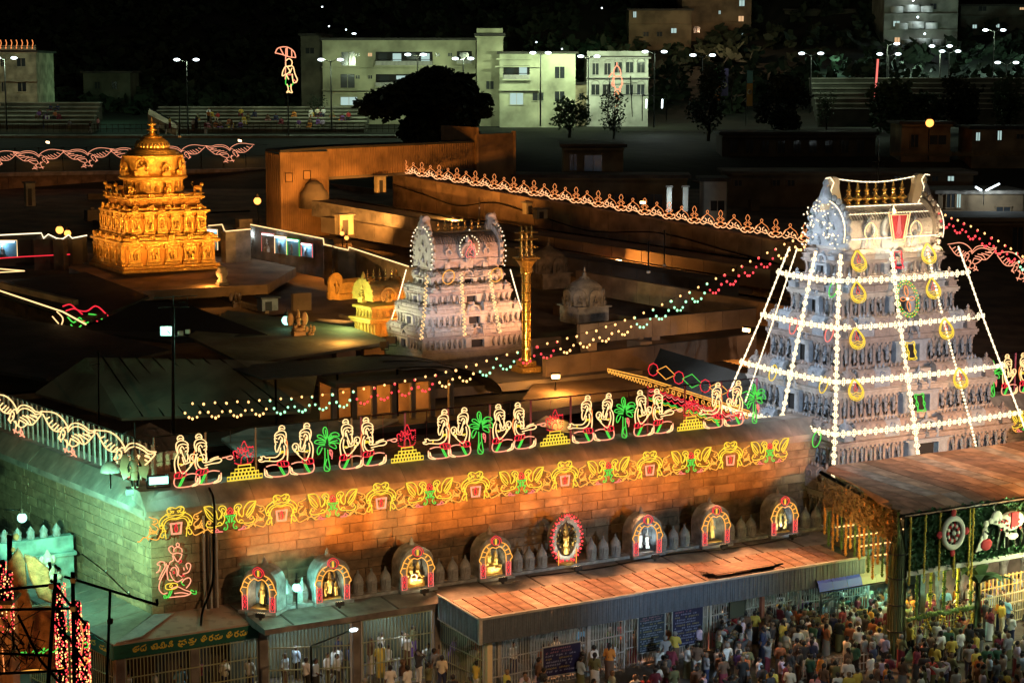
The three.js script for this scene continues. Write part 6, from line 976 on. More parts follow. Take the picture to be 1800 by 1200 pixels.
{ const p = onSlope(390, 497, -.3), t = thing('stone_urn', 'small glowing stone urn lit from below at the vimana terrace', 'urn', p, RY); mk('urn', new G().lathe([[.4, 0], [.45, .2], [.3, .4], [.5, .7], [.52, .95], [.34, 1.15], [.4, 1.3], [.2, 1.4], [0, 1.45]], 12), M.carvedPale, t); mk('base', new G().bbox(.9, .25, .9, 0, -.2, 0, .04), M.conc, t); point(p.clone().add(V(-.9, .4, .7)), SOD, 16, 4); }
{ const p = onSlope(524, 592, .2), t = thing('seated_guardian_statue', 'ochre seated statue with raised wings beside the round white lamp', 'statue', p, RY); const m = mk('figure', ST.seated, std('ochre_statue', [.5, .33, .15], .7, { bump: 'carve', bumpK: 1, bumpS: .03 }), t); m.scale.setScalar(1.0); for (const s of [-1, 1]) { const w = mk('wing', new G().sph(.5, s * .55, 1.25, -.1, .55, 1, .25), m.material, t); } const k = dup(t, 'small ochre statue on the roof edge right of the seated winged one', onSlope(546, 594, .1), RY); k.scale.setScalar(.5); const q = dup(t, 'dim ochre statue on the dark roof left of the round white lamp', onSlope(414, 540, .5), RY); q.scale.setScalar(.62); }
{ const p = W(-.1, 9.35, -1.6), t = thing('winged_statue', 'cream winged statue standing at the wall corner behind the floodlight', 'statue', p, RY - .3); const m = mk('figure', ST.stand, M.creamWall, t); m.scale.setScalar(.95); for (const s of [-1, 1]) mk('wing', new G().ext([[0, .3], [.35, .1], [.5, .6], [.42, 1.1], [.2, 1.3], [.05, 1.0]].map(([x, y]) => [x * s, y]), .1, M4(s * .16, .3, -.05)), M.creamWall, t); mk('pedestal', new G().bbox(.9, .3, .7, 0, -.28, 0, .04), M.conc, t); mk('rod', new G().bar(V(.05, 1.8, 0), V(.05, 3.0, 0), .03), M.trim, t);
const b = thing('domed_bowl', 'pale upturned bowl on a stand beside the winged corner statue', 'fixture', W(-1.0, 9.3, -2.3), RY); mk('bowl', new G().lathe([[.46, .75], [.45, .82], [.38, 1.05], [.2, 1.2], [0, 1.25]], 16), M.trim, b); mk('stand', new G().bar(V(0, 0, 0), V(0, .95, 0), .04).bar(V(0, 1.2, 0), V(1.2, 1.4, 0), .025), M.pole, b); }
// poles
{ const base = P(302, 805, 109), t = thing('lamp_pole', 'tall grey mast with a bright square floodlight and antenna frame behind the corner figures', 'lamp post', base, 0), top = P(304, 541, 109).sub(base); mk('mast', new G().tube([V(0, -2, 0), top], .11, 8, false, .085), M.pole, t); mk('antenna_frame', new G().bar(top.clone().add(V(-.85, 0, 0)), top.clone().add(V(.9, .05, 0)), .03).bar(top.clone().add(V(-1.1, .55, 0)), top.clone().add(V(1.4, .7, 0)), .02).bar(top, top.clone().add(V(0, .7, 0)), .03).bar(top.clone().add(V(.8, .05, 0)), top.clone().add(V(.8, .62, 0)), .02).bar(top.clone().add(V(.3, .3, 0)), top.clone().add(V(.8, .3, 0)), .015), M.pole, t);
const lp = P(292, 582, 109).sub(base); mk('lamp_box', new G().bbox(.75, .6, .28, lp.x - .02, lp.y - .3, lp.z - .2, .03).bar(V(lp.x, lp.y, lp.z - .2), V(top.x, lp.y, 0), .03), M.iron, t); mk('lamp_face', new G().bbox(.64, .5, .03, lp.x - .02, lp.y - .25, lp.z - .04, .006), L.halide, t);
const l2 = P(322, 582, 109).sub(base); mk('spare_lamp', new G().bbox(.3, .26, .2, l2.x, l2.y - .1, 0, .02).bbox(.26, .24, .2, l2.x + .4, l2.y, 0, .02).bar(V(top.x, l2.y - .15, 0), V(l2.x + .5, l2.y - .15, 0), .025), M.pole, t);
spot(P(292, 582, 108), W(4, 5, 6), MH, 420, 1.0, .7, 10); point(P(292, 584, 108.4), MH, 25, 8);
const q = thing('thin_pole', 'thin bare pole with a small crossbar left of the floodlight mast', 'pole', P(172, 745, 112), 0), qt = P(172, 617, 112).sub(q.position); mk('pole', new G().bar(V(0, -1.5, 0), qt, .05), M.pole, q); mk('crossbar', new G().bar(V(-.35, qt.y * .83, 0), V(.25, qt.y * .84, 0), .03), M.pole, q);
for (const [x, y0, y1, d, l] of [[1140, 478, 424, 150, 'grey post on the roofs right of the domed shrines'], [1168, 466, 404, 160, 'thin antenna post beyond the grey post'], [315, 240, 185, 200, 'thin tall rod rising right of the vimana finial']]) { const z = thing('thin_pole', l, 'pole', P(x, y0, d), 0); mk('pole', new G().bar(V(0, 0, 0), P(x, y1, d).sub(z.position), .06), M.pole, z); mk('foot', new G().bbox(.3, .2, .3, 0, -.1, 0, .03), M.pole, z); }
}
function flood(label, p, ry, mat, w = .5, h = .4, rx = 0) { const t = thing('floodlight', label, 'floodlight', p, ry); mk('housing', new G().bbox(w + .12, h + .1, .24, 0, -h / 2 - .05, -.14, .03).bar(V(-w * .6, -h, -.1), V(-w * .6, 0, -.1), .025).bar(V(w * .6, -h, -.1), V(w * .6, 0, -.1), .025).bar(V(-w * .6, -h, -.1), V(w * .6, -h, -.1), .03), M.iron, t); mk('lamp_face', new G().bbox(w, h, .03, 0, -h / 2, .0, .006), mat, t); return t; }
flood('blinding square floodlight sitting on the corner of the wall coping', W(.42, 9.95, .12), RY - .2, L.halide, .85, .34);
spot(W(.5, 9.85, .4), W(.9, 8.4, .1), MH, 9, 1.2, .9, 6); spot(W(-1.1, 9.5, .8), W(-1.0, 8.5, -5), [.16, 1, .72], 110, .5, .5, 4);
spot(W(-6.5, 9, 5), W(-.4, 6.2, -5), [.4, 1, .5], 900, .5, .3, 6);
const bulbLamp = (label, p, r, mat, c, i, arm) => { const t = thing('bulb_lamp', label, 'lamp', p, 0); mk('lamp_globe', new G().sph(r, 0, 0, 0, 1, 1, 1, 12), mat, t); mk('socket', new G().cyl(r * .5, r * .35, r * 1.1, 0, r * 1.3, -.02, 8).bar(V(0, r * 1.6, 0), V(arm ?? 0, r * 1.6 + (arm ? 0 : .3), -.1), .03), M.iron, t); if (i) point(p, c, i, 6); return t; };
const ledgeLamp = bulbLamp('bright greenish lamp on the ledge between the first two niches', W(5.75, 5.0, 3.0), .2, L.halide, MH, 26);
mk('stem', new G().bar(V(0, -1, 0), V(0, -.15, 0), .035), M.iron, ledgeLamp);
bulbLamp('bright greenish lamp over the side street at the left edge', onPlane(38, 910, W(0, 0, -3), ND), .22, L.halide, [.2, .95, .75], 75, -.8);
bulbLamp('round white lamp on the dark roof left of the gold shrine', onSlope(503, 563, 1), .34, L.halide, MH, 26);
bulbLamp('blue-green lamp below the arched blue canopy', W(35.2, 3.2, 7.6), .16, L.halide, [.25, 1, .75], 34);
for (const [x, y, lift, r, i, l] of [[452, 353, 2.2, .38, 900, 'big orange sodium lamp left of the bridge house'], [104, 404, 2, .36, 700, 'larger of two sodium lamps left of the vimana'], [118, 410, 1.6, .32, 260, 'smaller of two sodium lamps left of the vimana'], [601, 410, 2, .2, 60, 'upper of the twin sodium lamps above the niche gallery'], [609, 418, 1.7, .2, 60, 'lower of the twin sodium lamps above the niche gallery']]) { const p = onSlope(x, y, lift), b = bulbLamp(l, p, r, L.sodium, SOD, i); mk('pole', new G().bar(V(0, -lift - 1, -.3), V(0, .4, -.3), .05), M.iron, b); }
for (const [x, y, lift, l, i, on] of [[635, 366, .6, 'small sodium floodlight on the roof right of the bridge house', 40, 0], [1088, 458, .5, 'small sodium floodlight on the dark roofs right of the domed shrines', 110, 0], [1130, 356, 3, 'small sodium floodlight on the crest parapet', 45, 0], [1312, 580, .6, 'small sodium floodlight near the rear edge of the tall tower', 130, 0], [1231, 640, .8, 'small warm floodlight behind the neon marquee', 40, 0], [83, 250, 2.5, 'small warm lamp on the far wall left of the vimana dome', 20, 0], [421, 247, 2.5, 'small warm lamp on the far wall right of the vimana dome', 20, 0], [776, 297, 3.4, 'small warm lamp at the start of the crest row', 40, 0], [977, 662, .4, 'low amber floodlight on the terrace by the mast', 70, 1]]) { const p = onSlope(x, y, lift), f = flood(l, p, rr(-.5, .3), L.warmLamp, .5, .26); f.rotation.x = .35; mk('stem', new G().bar(V(0, -1.4, -.15), V(0, -.2, -.15), .04), M.iron, f); point(p.clone().add(V(.1, -.2, .5)), SOD, i, 5); }
{ const p = onSlope(690, 598, .5), f = flood('bright white floodlight on the awning roof aimed at the inner white tower', p, 2.6, L.cool, .7, .4); const g = flood('orange floodlight on the awning roof next to the white one', onSlope(678, 606, .5), 2.4, L.warmLamp, .6, .35); f.rotation.x = -.2; g.rotation.x = -.2; }
// ------------------------------------------------------------------ beyond the precinct: steps, street lamps, buildings, trees
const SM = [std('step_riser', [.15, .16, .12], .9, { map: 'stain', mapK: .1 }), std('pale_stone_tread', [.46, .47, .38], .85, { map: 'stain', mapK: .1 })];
function stoneSteps(label, px0, px1, yLow, yHigh, n) {
const d = 306, a = P(px0, yLow, d), b = P(px1, yLow, d), rise = (yLow - yHigh) / 11.2, w = b.x - a.x, t = thing('stone_steps', label, 'steps', V(a.x, a.y, a.z), 0);
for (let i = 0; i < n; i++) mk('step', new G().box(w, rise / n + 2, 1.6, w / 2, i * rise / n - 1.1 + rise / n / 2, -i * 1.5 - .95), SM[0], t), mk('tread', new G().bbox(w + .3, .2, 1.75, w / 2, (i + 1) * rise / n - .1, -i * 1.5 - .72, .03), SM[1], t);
return t;
}
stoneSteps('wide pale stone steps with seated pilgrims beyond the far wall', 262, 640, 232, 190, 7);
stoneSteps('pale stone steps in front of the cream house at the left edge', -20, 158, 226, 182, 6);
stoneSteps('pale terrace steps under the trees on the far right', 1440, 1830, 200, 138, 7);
{ const a = P(-20, 236, 300), b = P(700, 236, 300), t = thing('far_walkway', 'pale lit walkway running along the foot of the stone steps', 'path', a, 0); mk('paving', new G().bbox(b.x - a.x, .5, 5, (b.x - a.x) / 2, -.6, 0, .05), std('pale_walkway', [.3, .33, .28], .85, { map: 'stain', mapK: .1 }), t);
const f = thing('iron_fence', 'thin dark fence along the lit walkway beyond the vimana', 'fence', P(-20, 232, 296), 0), g = new G(), l = b.x - a.x; for (let x = 0; x < l; x += .9) g.box(.07, 1.3, .07, x, .6, 0); mk('picket', g, M.iron, f, 'stuff'); mk('rail', new G().box(l, .08, .06, l / 2, 1.15, 0).box(l, .08, .06, l / 2, .5, 0), M.iron, f);
const w = thing('sloping_parapet', 'yellowish sloping parapet beside the stone steps', 'wall', P(262, 200, 303), 0); mk('panel', plate([P(262, 190, 303), P(312, 218, 301), P(312, 226, 301), P(262, 200, 303)].map((p, i) => p.clone().add(V(0, 0, i > 1 ? 1.4 : 0))), 1.2, new G(), w.position), M.creamWall, w); mk('cap', new G().bar(P(262, 190, 303).sub(w.position), P(312, 218, 301).sub(w.position), .15), M.trim, w); }
const lampProto = [];
function streetLamp(label, x, yTop, yBase, d, heads) {
const base = P(x, yBase, d), top = P(x, yTop, d), h = top.y - base.y, t = thing('street_lamp', label, 'street lamp', base, 0, undefined);
mk('pole', new G().tube([V(0, -3, 0), V(0, h, 0)], .13, 6, false, .08), M.pole, t);
for (const s of heads) { mk('arm', new G().tube([V(0, h - .3, 0), V(s * .8, h + .1, 0), V(s * 1.35, h + .15, 0)], .05, 5), M.pole, t); mk('lamp_head', new G().sph(.4, s * 1.5, h + .1, 0, 1.3, .55, .8, 8), L.cool, t); }
point(top.clone().add(V(heads[0] * 1.0, -.7, 1.2)), [.75, 1, .7], x > 860 && x < 1300 ? 22 : 80, 8); if (x > 560 && x < 1160) spot(top.clone().add(V(0, .2, 1)), P(x, 135, 322), [.8, 1, .6], x > 840 ? 460 : 260, 1.15, .8, 8);
}
[[10, 103, 195, 300, [-.7, 1], 'two-armed street lamp at the far left before the cream house'], [330, 106, 222, 303, [-1, 1], 'two-armed street lamp right of the vimana finial'], [582, 106, 192, 300, [-1, 1], 'street lamp beside the umbrella figure'], [734, 97, 128, 300, [-1, .6], 'street lamp before the long cream building balcony'], [814, 104, 135, 300, [-.8, .8], 'street lamp above the big tree'], [950, 94, 188, 306, [-.8, .8], 'street lamp before the yellow-lit house'], [1034, 100, 175, 306, [-.8, .9], 'street lamp at the gap before the arched white house'], [1150, 92, 190, 306, [-1, 1], 'two-armed street lamp right of the arched white house'], [1235, 98, 135, 300, [-1, 1], 'two-armed street lamp near the coloured banners'], [1425, 95, 165, 306, [-1, 1], 'lone two-armed street lamp on the dark slope'], [1559, 78, 150, 318, [1], 'single-armed street lamp below the balconied block'], [1562, 96, 140, 318, [-1, 1], 'two-armed street lamp by the red strip light'], [1653, 82, 130, 330, [-1, 1], 'two-armed street lamp below the balconies'], [1668, 91, 130, 330, [-.8, 1], 'street lamp right beside another below the balconies'], [1746, 54, 130, 330, [-1, 1], 'tallest two-armed street lamp on the far right'], [1769, 111, 155, 318, [-1, 1], 'lowest street lamp at the far right edge']].forEach(([x, a, b, d, h, l]) => streetLamp(l, x, a, b, d, h));
const litWin = glow('lit_window_cool', [.6, .85, .8], .7), litWarm = glow('lit_window_warm', [1, .6, .3], .8);
function building(label, cat, x0, x1, yTop, yBot, d, depth, mat, o = {}) {
const a = P(x0, yTop, d), b = P(x1, yBot, d), w = b.x - a.x, h = a.y - b.y, t = thing(o.name ?? 'building', label, cat, V((a.x + b.x) / 2, b.y, -d * CP + (0) - 0), o.ry ?? 0); t.position.z = a.z;
mk('walls', new G().box(w, h + 6, depth, 0, h / 2 - 3, -depth / 2), mat, t); mk('roof', new G().bbox(w + .9, .4, depth + .9, 0, h - .05, -depth / 2, .06), o.roof ?? M.darkRoof, t);
const at = (px, py) => [(px - (x0 + x1) / 2) / FOCAL * d, (yBot - py) / FOCAL * d];
for (const [px, py, pw, ph, kind] of o.windows ?? []) {
const [x, y] = at(px, py), ww = pw / FOCAL * d, wh = ph / FOCAL * d;
if (kind === 'balcony') { const q = mk('balcony', new G().box(ww, wh, 1.2, x, y, -.5), M.black, t); mk('balcony_slab', new G().bbox(ww + .4, .25, 1.3, x, y - wh / 2 - .2, .55, .03), mat, q); mk('railing', new G().bar(V(x - ww / 2, y - wh / 2 + .95, 1.1), V(x + ww / 2, y - wh / 2 + .95, 1.1), .05).box(ww, .7, .05, x, y - wh / 2 + .4, 1.1), M.trim, q); const n = Math.max(1, Math.round(ww / 2.4)); for (let i = 0; i < n; i++) mk('pane', new G().box(ww / n * .6, wh * .6, .1, x - ww / 2 + (i + .5) * ww / n, y + wh * .08, .14), i % 2 ? litWin : M.glass, q); continue; }
const q = mk('window', new G().box(ww, wh, .2, x, y, .02), kind === 'lit' ? litWin : kind === 'warm' ? litWarm : M.glass, t);
mk('window_frame', new G().box(ww + .3, .12, .3, x, y + wh / 2 + .06, .05).box(ww + .3, .12, .3, x, y - wh / 2 - .06, .05).box(.1, wh, .26, x - ww / 2, y, .05).box(.1, wh, .26, x + ww / 2, y, .05).box(.08, wh, .26, x, y, .05), o.trim ?? mat, q);
if (kind === 'arch') mk('window_arch', new G().add(new THREE.TorusGeometry(ww * .48, .12, 5, 12, PI), M4(x, y + wh / 2, .06)), o.trim ?? M.trim, q);
}
for (const [px, py, pw] of o.ledges ?? []) { const [x, y] = at(px, py); mk('ledge', new G().bbox(pw / FOCAL * d, .22, .9, x, y, .4, .03), o.trim ?? mat, t); }
if (o.parapet) mk('parapet', new G().box(w, .9, .2, 0, h + .7, -.1), mat, t);
return t;
}
M.paleGreen = std('pale_cream_render', [.55, .56, .38], .85, { map: 'stain', mapK: .07 }); M.limeWhite = std('lime_white_render', [.62, .66, .48], .85, { map: 'stain', mapK: .07 }); M.whiteWall = std('white_render', [.62, .64, .6], .85, { map: 'stain', mapK: .08 });
building('long three-storey cream building with balconies behind the big tree', 'building', 566, 836, 70, 205, 322, 14, M.paleGreen, { windows: [[612, 104, 26, 24], [710, 104, 100, 24, 'balcony'], [628, 97, 8, 6], [650, 97, 8, 6, 'warm'], [769, 97, 8, 6], [791, 97, 8, 6], [816, 102, 26, 22, 'balcony'], [610, 143, 26, 24], [628, 136, 8, 6], [650, 136, 8, 6], [690, 142, 60, 22, 'balcony'], [770, 140, 30, 22, 'balcony'], [612, 178, 30, 14, 'lit'], [660, 178, 30, 14]], ledges: [[700, 120, 270], [700, 160, 270]] });
building('dark windowless side wing left of the long cream building', 'building', 528, 566, 62, 200, 330, 14, std('shadowed_render', [.2, .19, .14], .9, { map: 'stain', mapK: .1 }), { windows: [[544, 90, 16, 10]] });  // side face of the cream building, its shade put into the colour
building('narrow cream stair tower between the two pale buildings', 'building', 838, 884, 62, 190, 318, 12, M.paleGreen, { ledges: [[861, 67, 52]], windows: [[861, 150, 14, 14]], parapet: true });
building('yellow-lit two-storey house with a deep balcony right of the stair tower', 'house', 878, 1012, 94, 205, 316, 12, M.limeWhite, { windows: [[908, 128, 46, 24, 'balcony'], [984, 128, 18, 20], [908, 174, 24, 20, 'lit'], [984, 170, 18, 18], [946, 170, 20, 14]], ledges: [[905, 106, 64], [910, 119, 80], [912, 160, 72]] });
building('low annex in the gap between the yellow-lit house and the arched house', 'building', 1010, 1036, 148, 205, 320, 8, M.creamWall, { windows: [[1022, 170, 8, 12]] });
building('white two-storey house with arched windows right of the pale buildings', 'house', 1032, 1140, 102, 205, 318, 12, M.whiteWall, { trim: M.trim, windows: [[1047, 122, 12, 20, 'arch'], [1068, 122, 12, 20, 'arch'], [1087, 119, 14, 18, 'arch'], [1107, 119, 14, 18, 'arch'], [1127, 119, 14, 18, 'arch'], [1047, 158, 15, 18, 'arch'], [1067, 158, 15, 18, 'arch'], [1107, 158, 14, 18, 'arch'], [1127, 158, 14, 18, 'arch']], ledges: [[1086, 138, 112], [1086, 104, 116]], parapet: true });
building('cream house with red lights on its roof at the top left edge', 'house', -30, 62, 92, 190, 312, 12, M.creamWall, { windows: [[36, 110, 16, 14], [36, 153, 16, 16], [4, 110, 8, 14], [4, 153, 8, 16]], ledges: [[20, 144, 92], [20, 95, 92]], parapet: true });
{ const p = P(0, 82, 310), t = thing('rooftop_lights', 'small red light figures on the roof of the house at the top left', 'light string', p, 0); for (let i = 0; i < 7; i++) mk('red_light', new G().tube([V(i * .85, 0, 0), V(i * .85 + .15, .6, 0), V(i * .85, 1.1, 0)], .07, 4).sph(.12, i * .85, -.2, 0), L.orange, t); mk('wire', new G().bar(V(-2, 0, 0), V(6, 0, 0), .03), M.wire, t); }
building('barely visible dark hall behind the left steps', 'building', 145, 228, 128, 168, 345, 8, std('dark_green_wall', [.12, .13, .09], .9, { map: 'stain', mapK: .1 }), { windows: [[170, 150, 10, 12], [200, 150, 10, 12]] });
building('dim brown hillside block with a lit porch lamp', 'building', 1106, 1216, 18, 86, 400, 12, std('brown_block', [.22, .17, .1], .9, { map: 'stain', mapK: .1 }), { windows: [[1056 + 60, 14 + 12, 6, 10, 'lit'], [1136, 60, 10, 8], [1185, 54, 10, 8, 'lit'], [1160, 60, 10, 8], [1130, 76, 12, 10]], ledges: [[1160, 44, 112]] });
building('tall dim ochre block with three lit stair windows on the hill', 'building', 1200, 1322, -30, 84, 405, 14, std('ochre_block', [.24, .17, .1], .9, { map: 'stain', mapK: .1 }), { windows: [[1226, 52, 12, 10], [1305, 6, 10, 10, 'lit'], [1304, 33, 10, 9, 'warm'], [1304, 63, 10, 10, 'lit'], [1266, 22, 4, 6, 'lit'], [1250, 62, 8, 6], [1272, 60, 8, 6]], ledges: [[1250, 40, 90]] });
building('very dark building on the hill left of the balconied block', 'building', 1380, 1558, 18, 110, 420, 12, std('dark_block', [.1, .11, .08], .9, { map: 'stain', mapK: .1 }), { windows: [[1511, 47, 6, 12, 'lit'], [1494, 50, 12, 10], [1528, 50, 12, 10], [1551, 64, 3, 10, 'lit'], [1528, 75, 8, 10]] });
{ const t = building('hillside block with curved white lit balconies', 'building', 1556, 1686, -20, 112, 400, 14, std('grey_green_block', [.24, .25, .2], .9, { map: 'stain', mapK: .1 }), { windows: [[1642, 12, 12, 10], [1578, 42, 12, 9, 'lit'], [1640, 42, 10, 8], [1580, 71, 10, 10, 'warm'], [1597, 95, 14, 7, 'lit'], [1632, 98, 12, 12, 'lit'], [1676, 92, 10, 8, 'lit']], ledges: [[1620, 26, 130], [1620, 54, 130], [1620, 84, 130], [1620, 112, 134]] });
[[1603, 12], [1612, 41], [1625, 70]].forEach(([px, py], k) => { const x = (px - 1621) / FOCAL * 400, y = (112 - py) / FOCAL * 400; const q = mk('curved_balcony', new G().lathe([[0, -.9], [1.7, -.9], [1.8, .4], [1.7, .5], [1.6, .4]], 18, x, y - .2, .3).lathe([[0, -.9], [1.3, -.9], [1.4, .3], [1.3, .4]], 14, x + 3.2, y - .3, .3).lathe([[0, -.9], [1.3, -.9], [1.4, .3], [1.3, .4]], 14, x - 3, y - .4, .3), M.whiteWall, t); mk('balcony_lamp', new G().sph(.22, x + .2, y + 1.2, 1), L.cool, q); point(P(px + 2, py - 8, 397), COOL, 22, 6); }); }
building('broad dark apartment block at the top right edge', 'building', 1690, 1830, 10, 118, 410, 14, std('dark_render', [.15, .15, .12], .9, { map: 'stain', mapK: .1 }), { windows: [[1715, 47, 8, 6, 'lit'], [1742, 46, 8, 6, 'lit'], [1755, 46, 8, 6, 'lit'], [1797, 16, 8, 4, 'warm'], [1765, 80, 8, 6, 'lit'], [1777, 80, 8, 6, 'lit'], [1790, 82, 6, 8], [1720, 80, 12, 8], [1728, 16, 14, 8]], ledges: [[1760, 62, 140], [1760, 30, 140], [1760, 94, 140]] });
{ const p = P(1472, 18, 430), t = thing('rooftop_lights', 'red festoon of lights hanging high on the hill at the top edge', 'light string', p, 0), g = new G(); for (let i = 0; i < 7; i++) for (let k = 0; k < 9; k++) g.sph(.13, -2 + i * .62, k * .5 - (i % 2) * .2, rr(-.2, .2), 1, 1, 1, 5); mk('red_bulb', g, L.orange, t); mk('frame', new G().bar(V(-2.4, -.6, 0), V(2.4, -.6, 0), .06).bar(V(-2.4, 4.5, 0), V(2.4, 4.5, 0), .06), M.iron, t); }
for (const [x, y, d, c, q] of [[1140, 30, 380, WARM, 130], [1270, 50, 384, [1, .6, .35], 190], [1610, 100, 380, [.7, 1, .85], 150], [1750, 100, 384, [.6, 1, .8], 140], [1470, 110, 380, [.5, 1, .7], 40], [190, 150, 325, [.4, 1, .6], 60], [1040, 60, 380, [.5, 1, .6], 90]]) point(P(x, y, d), c, q, 10);  // unseen fill lights added among the dim hillside buildings
// nearer dim houses on the right
const dimBrown = std('dim_brown_wall', [.24, .17, .1], .9, { map: 'stain', mapK: .1 }), dimOchre = std('dim_ochre_wall', [.36, .25, .13], .9, { map: 'stain', mapK: .1 });
building('long unlit house with a row of dark windows behind the tall tower', 'house', 1270, 1540, 236, 292, 268, 8, std('unlit_wall', [.12, .095, .06], .9, { map: 'stain', mapK: .1 }), { windows: Array.from({ length: 9 }, (_, i) => [1290 + i * 28, 258, 14, 22]), ledges: [[1405, 242, 270]] });
building('orange-lit low house beneath the star-bright sodium lamp', 'house', 1586, 1672, 218, 264, 262, 8, dimOchre, { windows: [[1609, 248, 14, 22], [1650, 246, 30, 16]], ledges: [[1628, 222, 90]] });
building('gabled house with pale windows at the right edge', 'house', 1710, 1830, 226, 256, 258, 8, dimOchre, { windows: [[1720, 240, 8, 14, 'lit'], [1758, 238, 8, 16, 'lit'], [1794, 240, 14, 8]] });
building('long low ochre building right behind the top of the tall tower', 'building', 1280, 1712, 306, 352, 228, 8, dimBrown, { windows: [[1298, 322, 14, 10], [1365, 322, 14, 10], [1391, 322, 14, 10], [1644, 314, 12, 8], [1672, 314, 12, 8, 'lit'], [1580, 316, 16, 10]], ledges: [[1500, 308, 430]], roof: M.flatRoof });
building('small ochre house with a dark window pair behind the crest row', 'house', 991, 1096, 258, 318, 236, 9, dimOchre, { windows: [[1008, 286, 14, 28], [1043, 288, 32, 30]], ledges: [[1043, 264, 108]] });
building('long ochre hall with blue-lit pillars behind the crest row', 'hall', 906, 1208, 312, 345, 226, 6, dimOchre, { ry: -.05, windows: [[1100, 352, 40, 22], [1150, 352, 30, 22]], ledges: [[1057, 316, 304]], roof: M.flatRoof });
for (const [x, l] of [[1176, 'brighter pale pillar beside the long ochre hall'], [1205, 'thin pale pillar at the end of the long ochre hall']]) { const p = P(x, 372, 205), t = thing('pale_pillar', l, 'pillar', p, 0); mk('shaft', new G().bbox(.55, 2.6, .5, 0, 0, 0, .04), M.whiteWall, t); mk('cap', new G().bbox(.8, .2, .7, 0, 2.6, 0, .04), M.conc, t); if (x < 1200) point(p.clone().add(V(.4, 1.5, 1.6)), COOL, 12, 6); }
building('shuttered white-washed shed right of the crest row', 'shed', 1238, 1278, 318, 378, 212, 5, M.whiteWall, { windows: [[1262, 362, 26, 18]] });
building('flat-roofed block with a lit doorway right of the tower top', 'building', 1650, 1800, 340, 395, 208, 8, dimBrown, { windows: [[1672, 352, 16, 26], [1686, 352, 8, 26, 'lit'], [1765, 372, 26, 16]], roof: M.conc });
building('low brown wall building beneath the right bulb string', 'building', 1652, 1830, 388, 470, 190, 8, dimBrown, { windows: [[1790, 420, 20, 40]], ledges: [[1740, 396, 160]], roof: M.flatRoof });
{ const p = P(1732, 335, 206), t = thing('tube_lamp', 'white fluorescent tube lamp leaning on the roofs right of the tower top', 'lamp', p, 0); mk('tube_light', new G().bar(V(.1, .0, 0), V(1.5, .75, .2), .09), L.cool, t); mk('short_tube_light', new G().bar(V(-1.0, .4, 0), V(-.35, .02, 0), .11), L.cool, t); mk('stand', new G().bar(V(-.1, -1.5, 0), V(-.1, .05, 0), .05), M.pole, t); point(p.clone().add(V(.6, .1, 1)), COOL, 60, 8); }
{ const p = P(1635, 216, 258), b = bulbLamp('star-bright sodium street lamp in front of the low orange-lit house', p, .55, L.sodium, SOD, 560); mk('pole', new G().bar(V(0, -5, -.3), V(0, .5, -.3), .08), M.iron, b); }
{ const p = P(1700, 268, 256), t = thing('dry_grass_bank', 'strip of orange-lit dry grass below the gabled house', 'grass', p, 0), g = new G(); for (let i = 0; i < 900; i++) { const x = rr(-10, 10), z = rr(-1, 2.2), h = rr(.25, .8); g.add(new THREE.ConeGeometry(.05, h, 3), M4(x, h / 2 - .4, z, rr(-.3, .3), 0, rr(-.3, .3))); } mk('grass_blade', g, std('dry_grass', [.3, .2, .08], .9), t); t.userData.kind = 'stuff'; delete t.userData.category; }
// coloured banners, neon figures, light strip
for (const [x0, x1, y0, y1, c1, c2, l] of [[1255, 1267, 120, 176, [.1, .3, .1], [.5, .2, .05], 'green and orange vertical banner left of the violet one'], [1268, 1281, 120, 168, [.18, .14, .32], [.12, .1, .2], 'violet vertical banner beside the bare tree'], [1313, 1324, 124, 186, [.1, .25, .25], [.45, .22, .05], 'striped orange vertical banner right of the bare tree']]) { const d = 302, a = P(x0, y0, d), w = (x1 - x0) / FOCAL * d, h = (y1 - y0) / FOCAL * d, t = thing('vertical_banner', l, 'banner', a, 0); mk('upper_cloth', new G().box(w, h * .35, .06, w / 2, -h * .175, 0), std('banner_cloth', c1, .8), t); mk('lower_cloth', new G().box(w, h * .64, .06, w / 2, -h * .68, 0), std('banner_cloth_low', c2, .8), t); mk('emblem', new G().add(new THREE.TorusGeometry(w * .25, .1, 5, 12), M4(w / 2, -h * .6, .08)), M.creamWall, t); mk('rod', new G().bar(V(-.1, .05, 0), V(w + .1, .05, 0), .05).bar(V(0, .05, 0), V(0, -h - 3, 0), .05), M.pole, t); }
{ const p = P(513, 196, 298), k = 298 / FOCAL, f = (x, y) => V((x - 515) * k, (196 - y) * k, 0), t = thing('neon_umbrella_figure', 'neon figure holding an umbrella high on a pole before the cream buildings', 'light figure', p, 0), n = (a, r) => neonGeo(a, f, r, .2); mk('umbrella_light', n(['487,94 492,86 508,84 520,92 523,102', '487,94 500,97 512,101 523,102', '496,86 502,98', '508,85 508,100', '516,88 516,102', '506,86 504,140'], .1), L.rose, t); mk('body_light', n(['505,108 511,104 516,108 515,116 506,117 505,110', '504,118 500,126 499,134 506,130', '504,118 517,117 521,130 525,142 519,146 516,130', '508,118 512,126 505,132', '516,120 512,130', '506,132 510,140', '507,148 509,158 506,163 512,160', '514,148 514,158 516,163 510,162'], .1), L.cream, t); mk('cloth_light', n(['506,134 505,148 511,152 517,148 516,134'], .09), L.green, t); mk('sash_light', n(['504,132 518,132', '519,140 524,146'], .09), L.pink, t); mk('pole', new G().bar(V(-.6, -6, 0), V(-.6, 2.6, 0), .1), M.pole, t); }
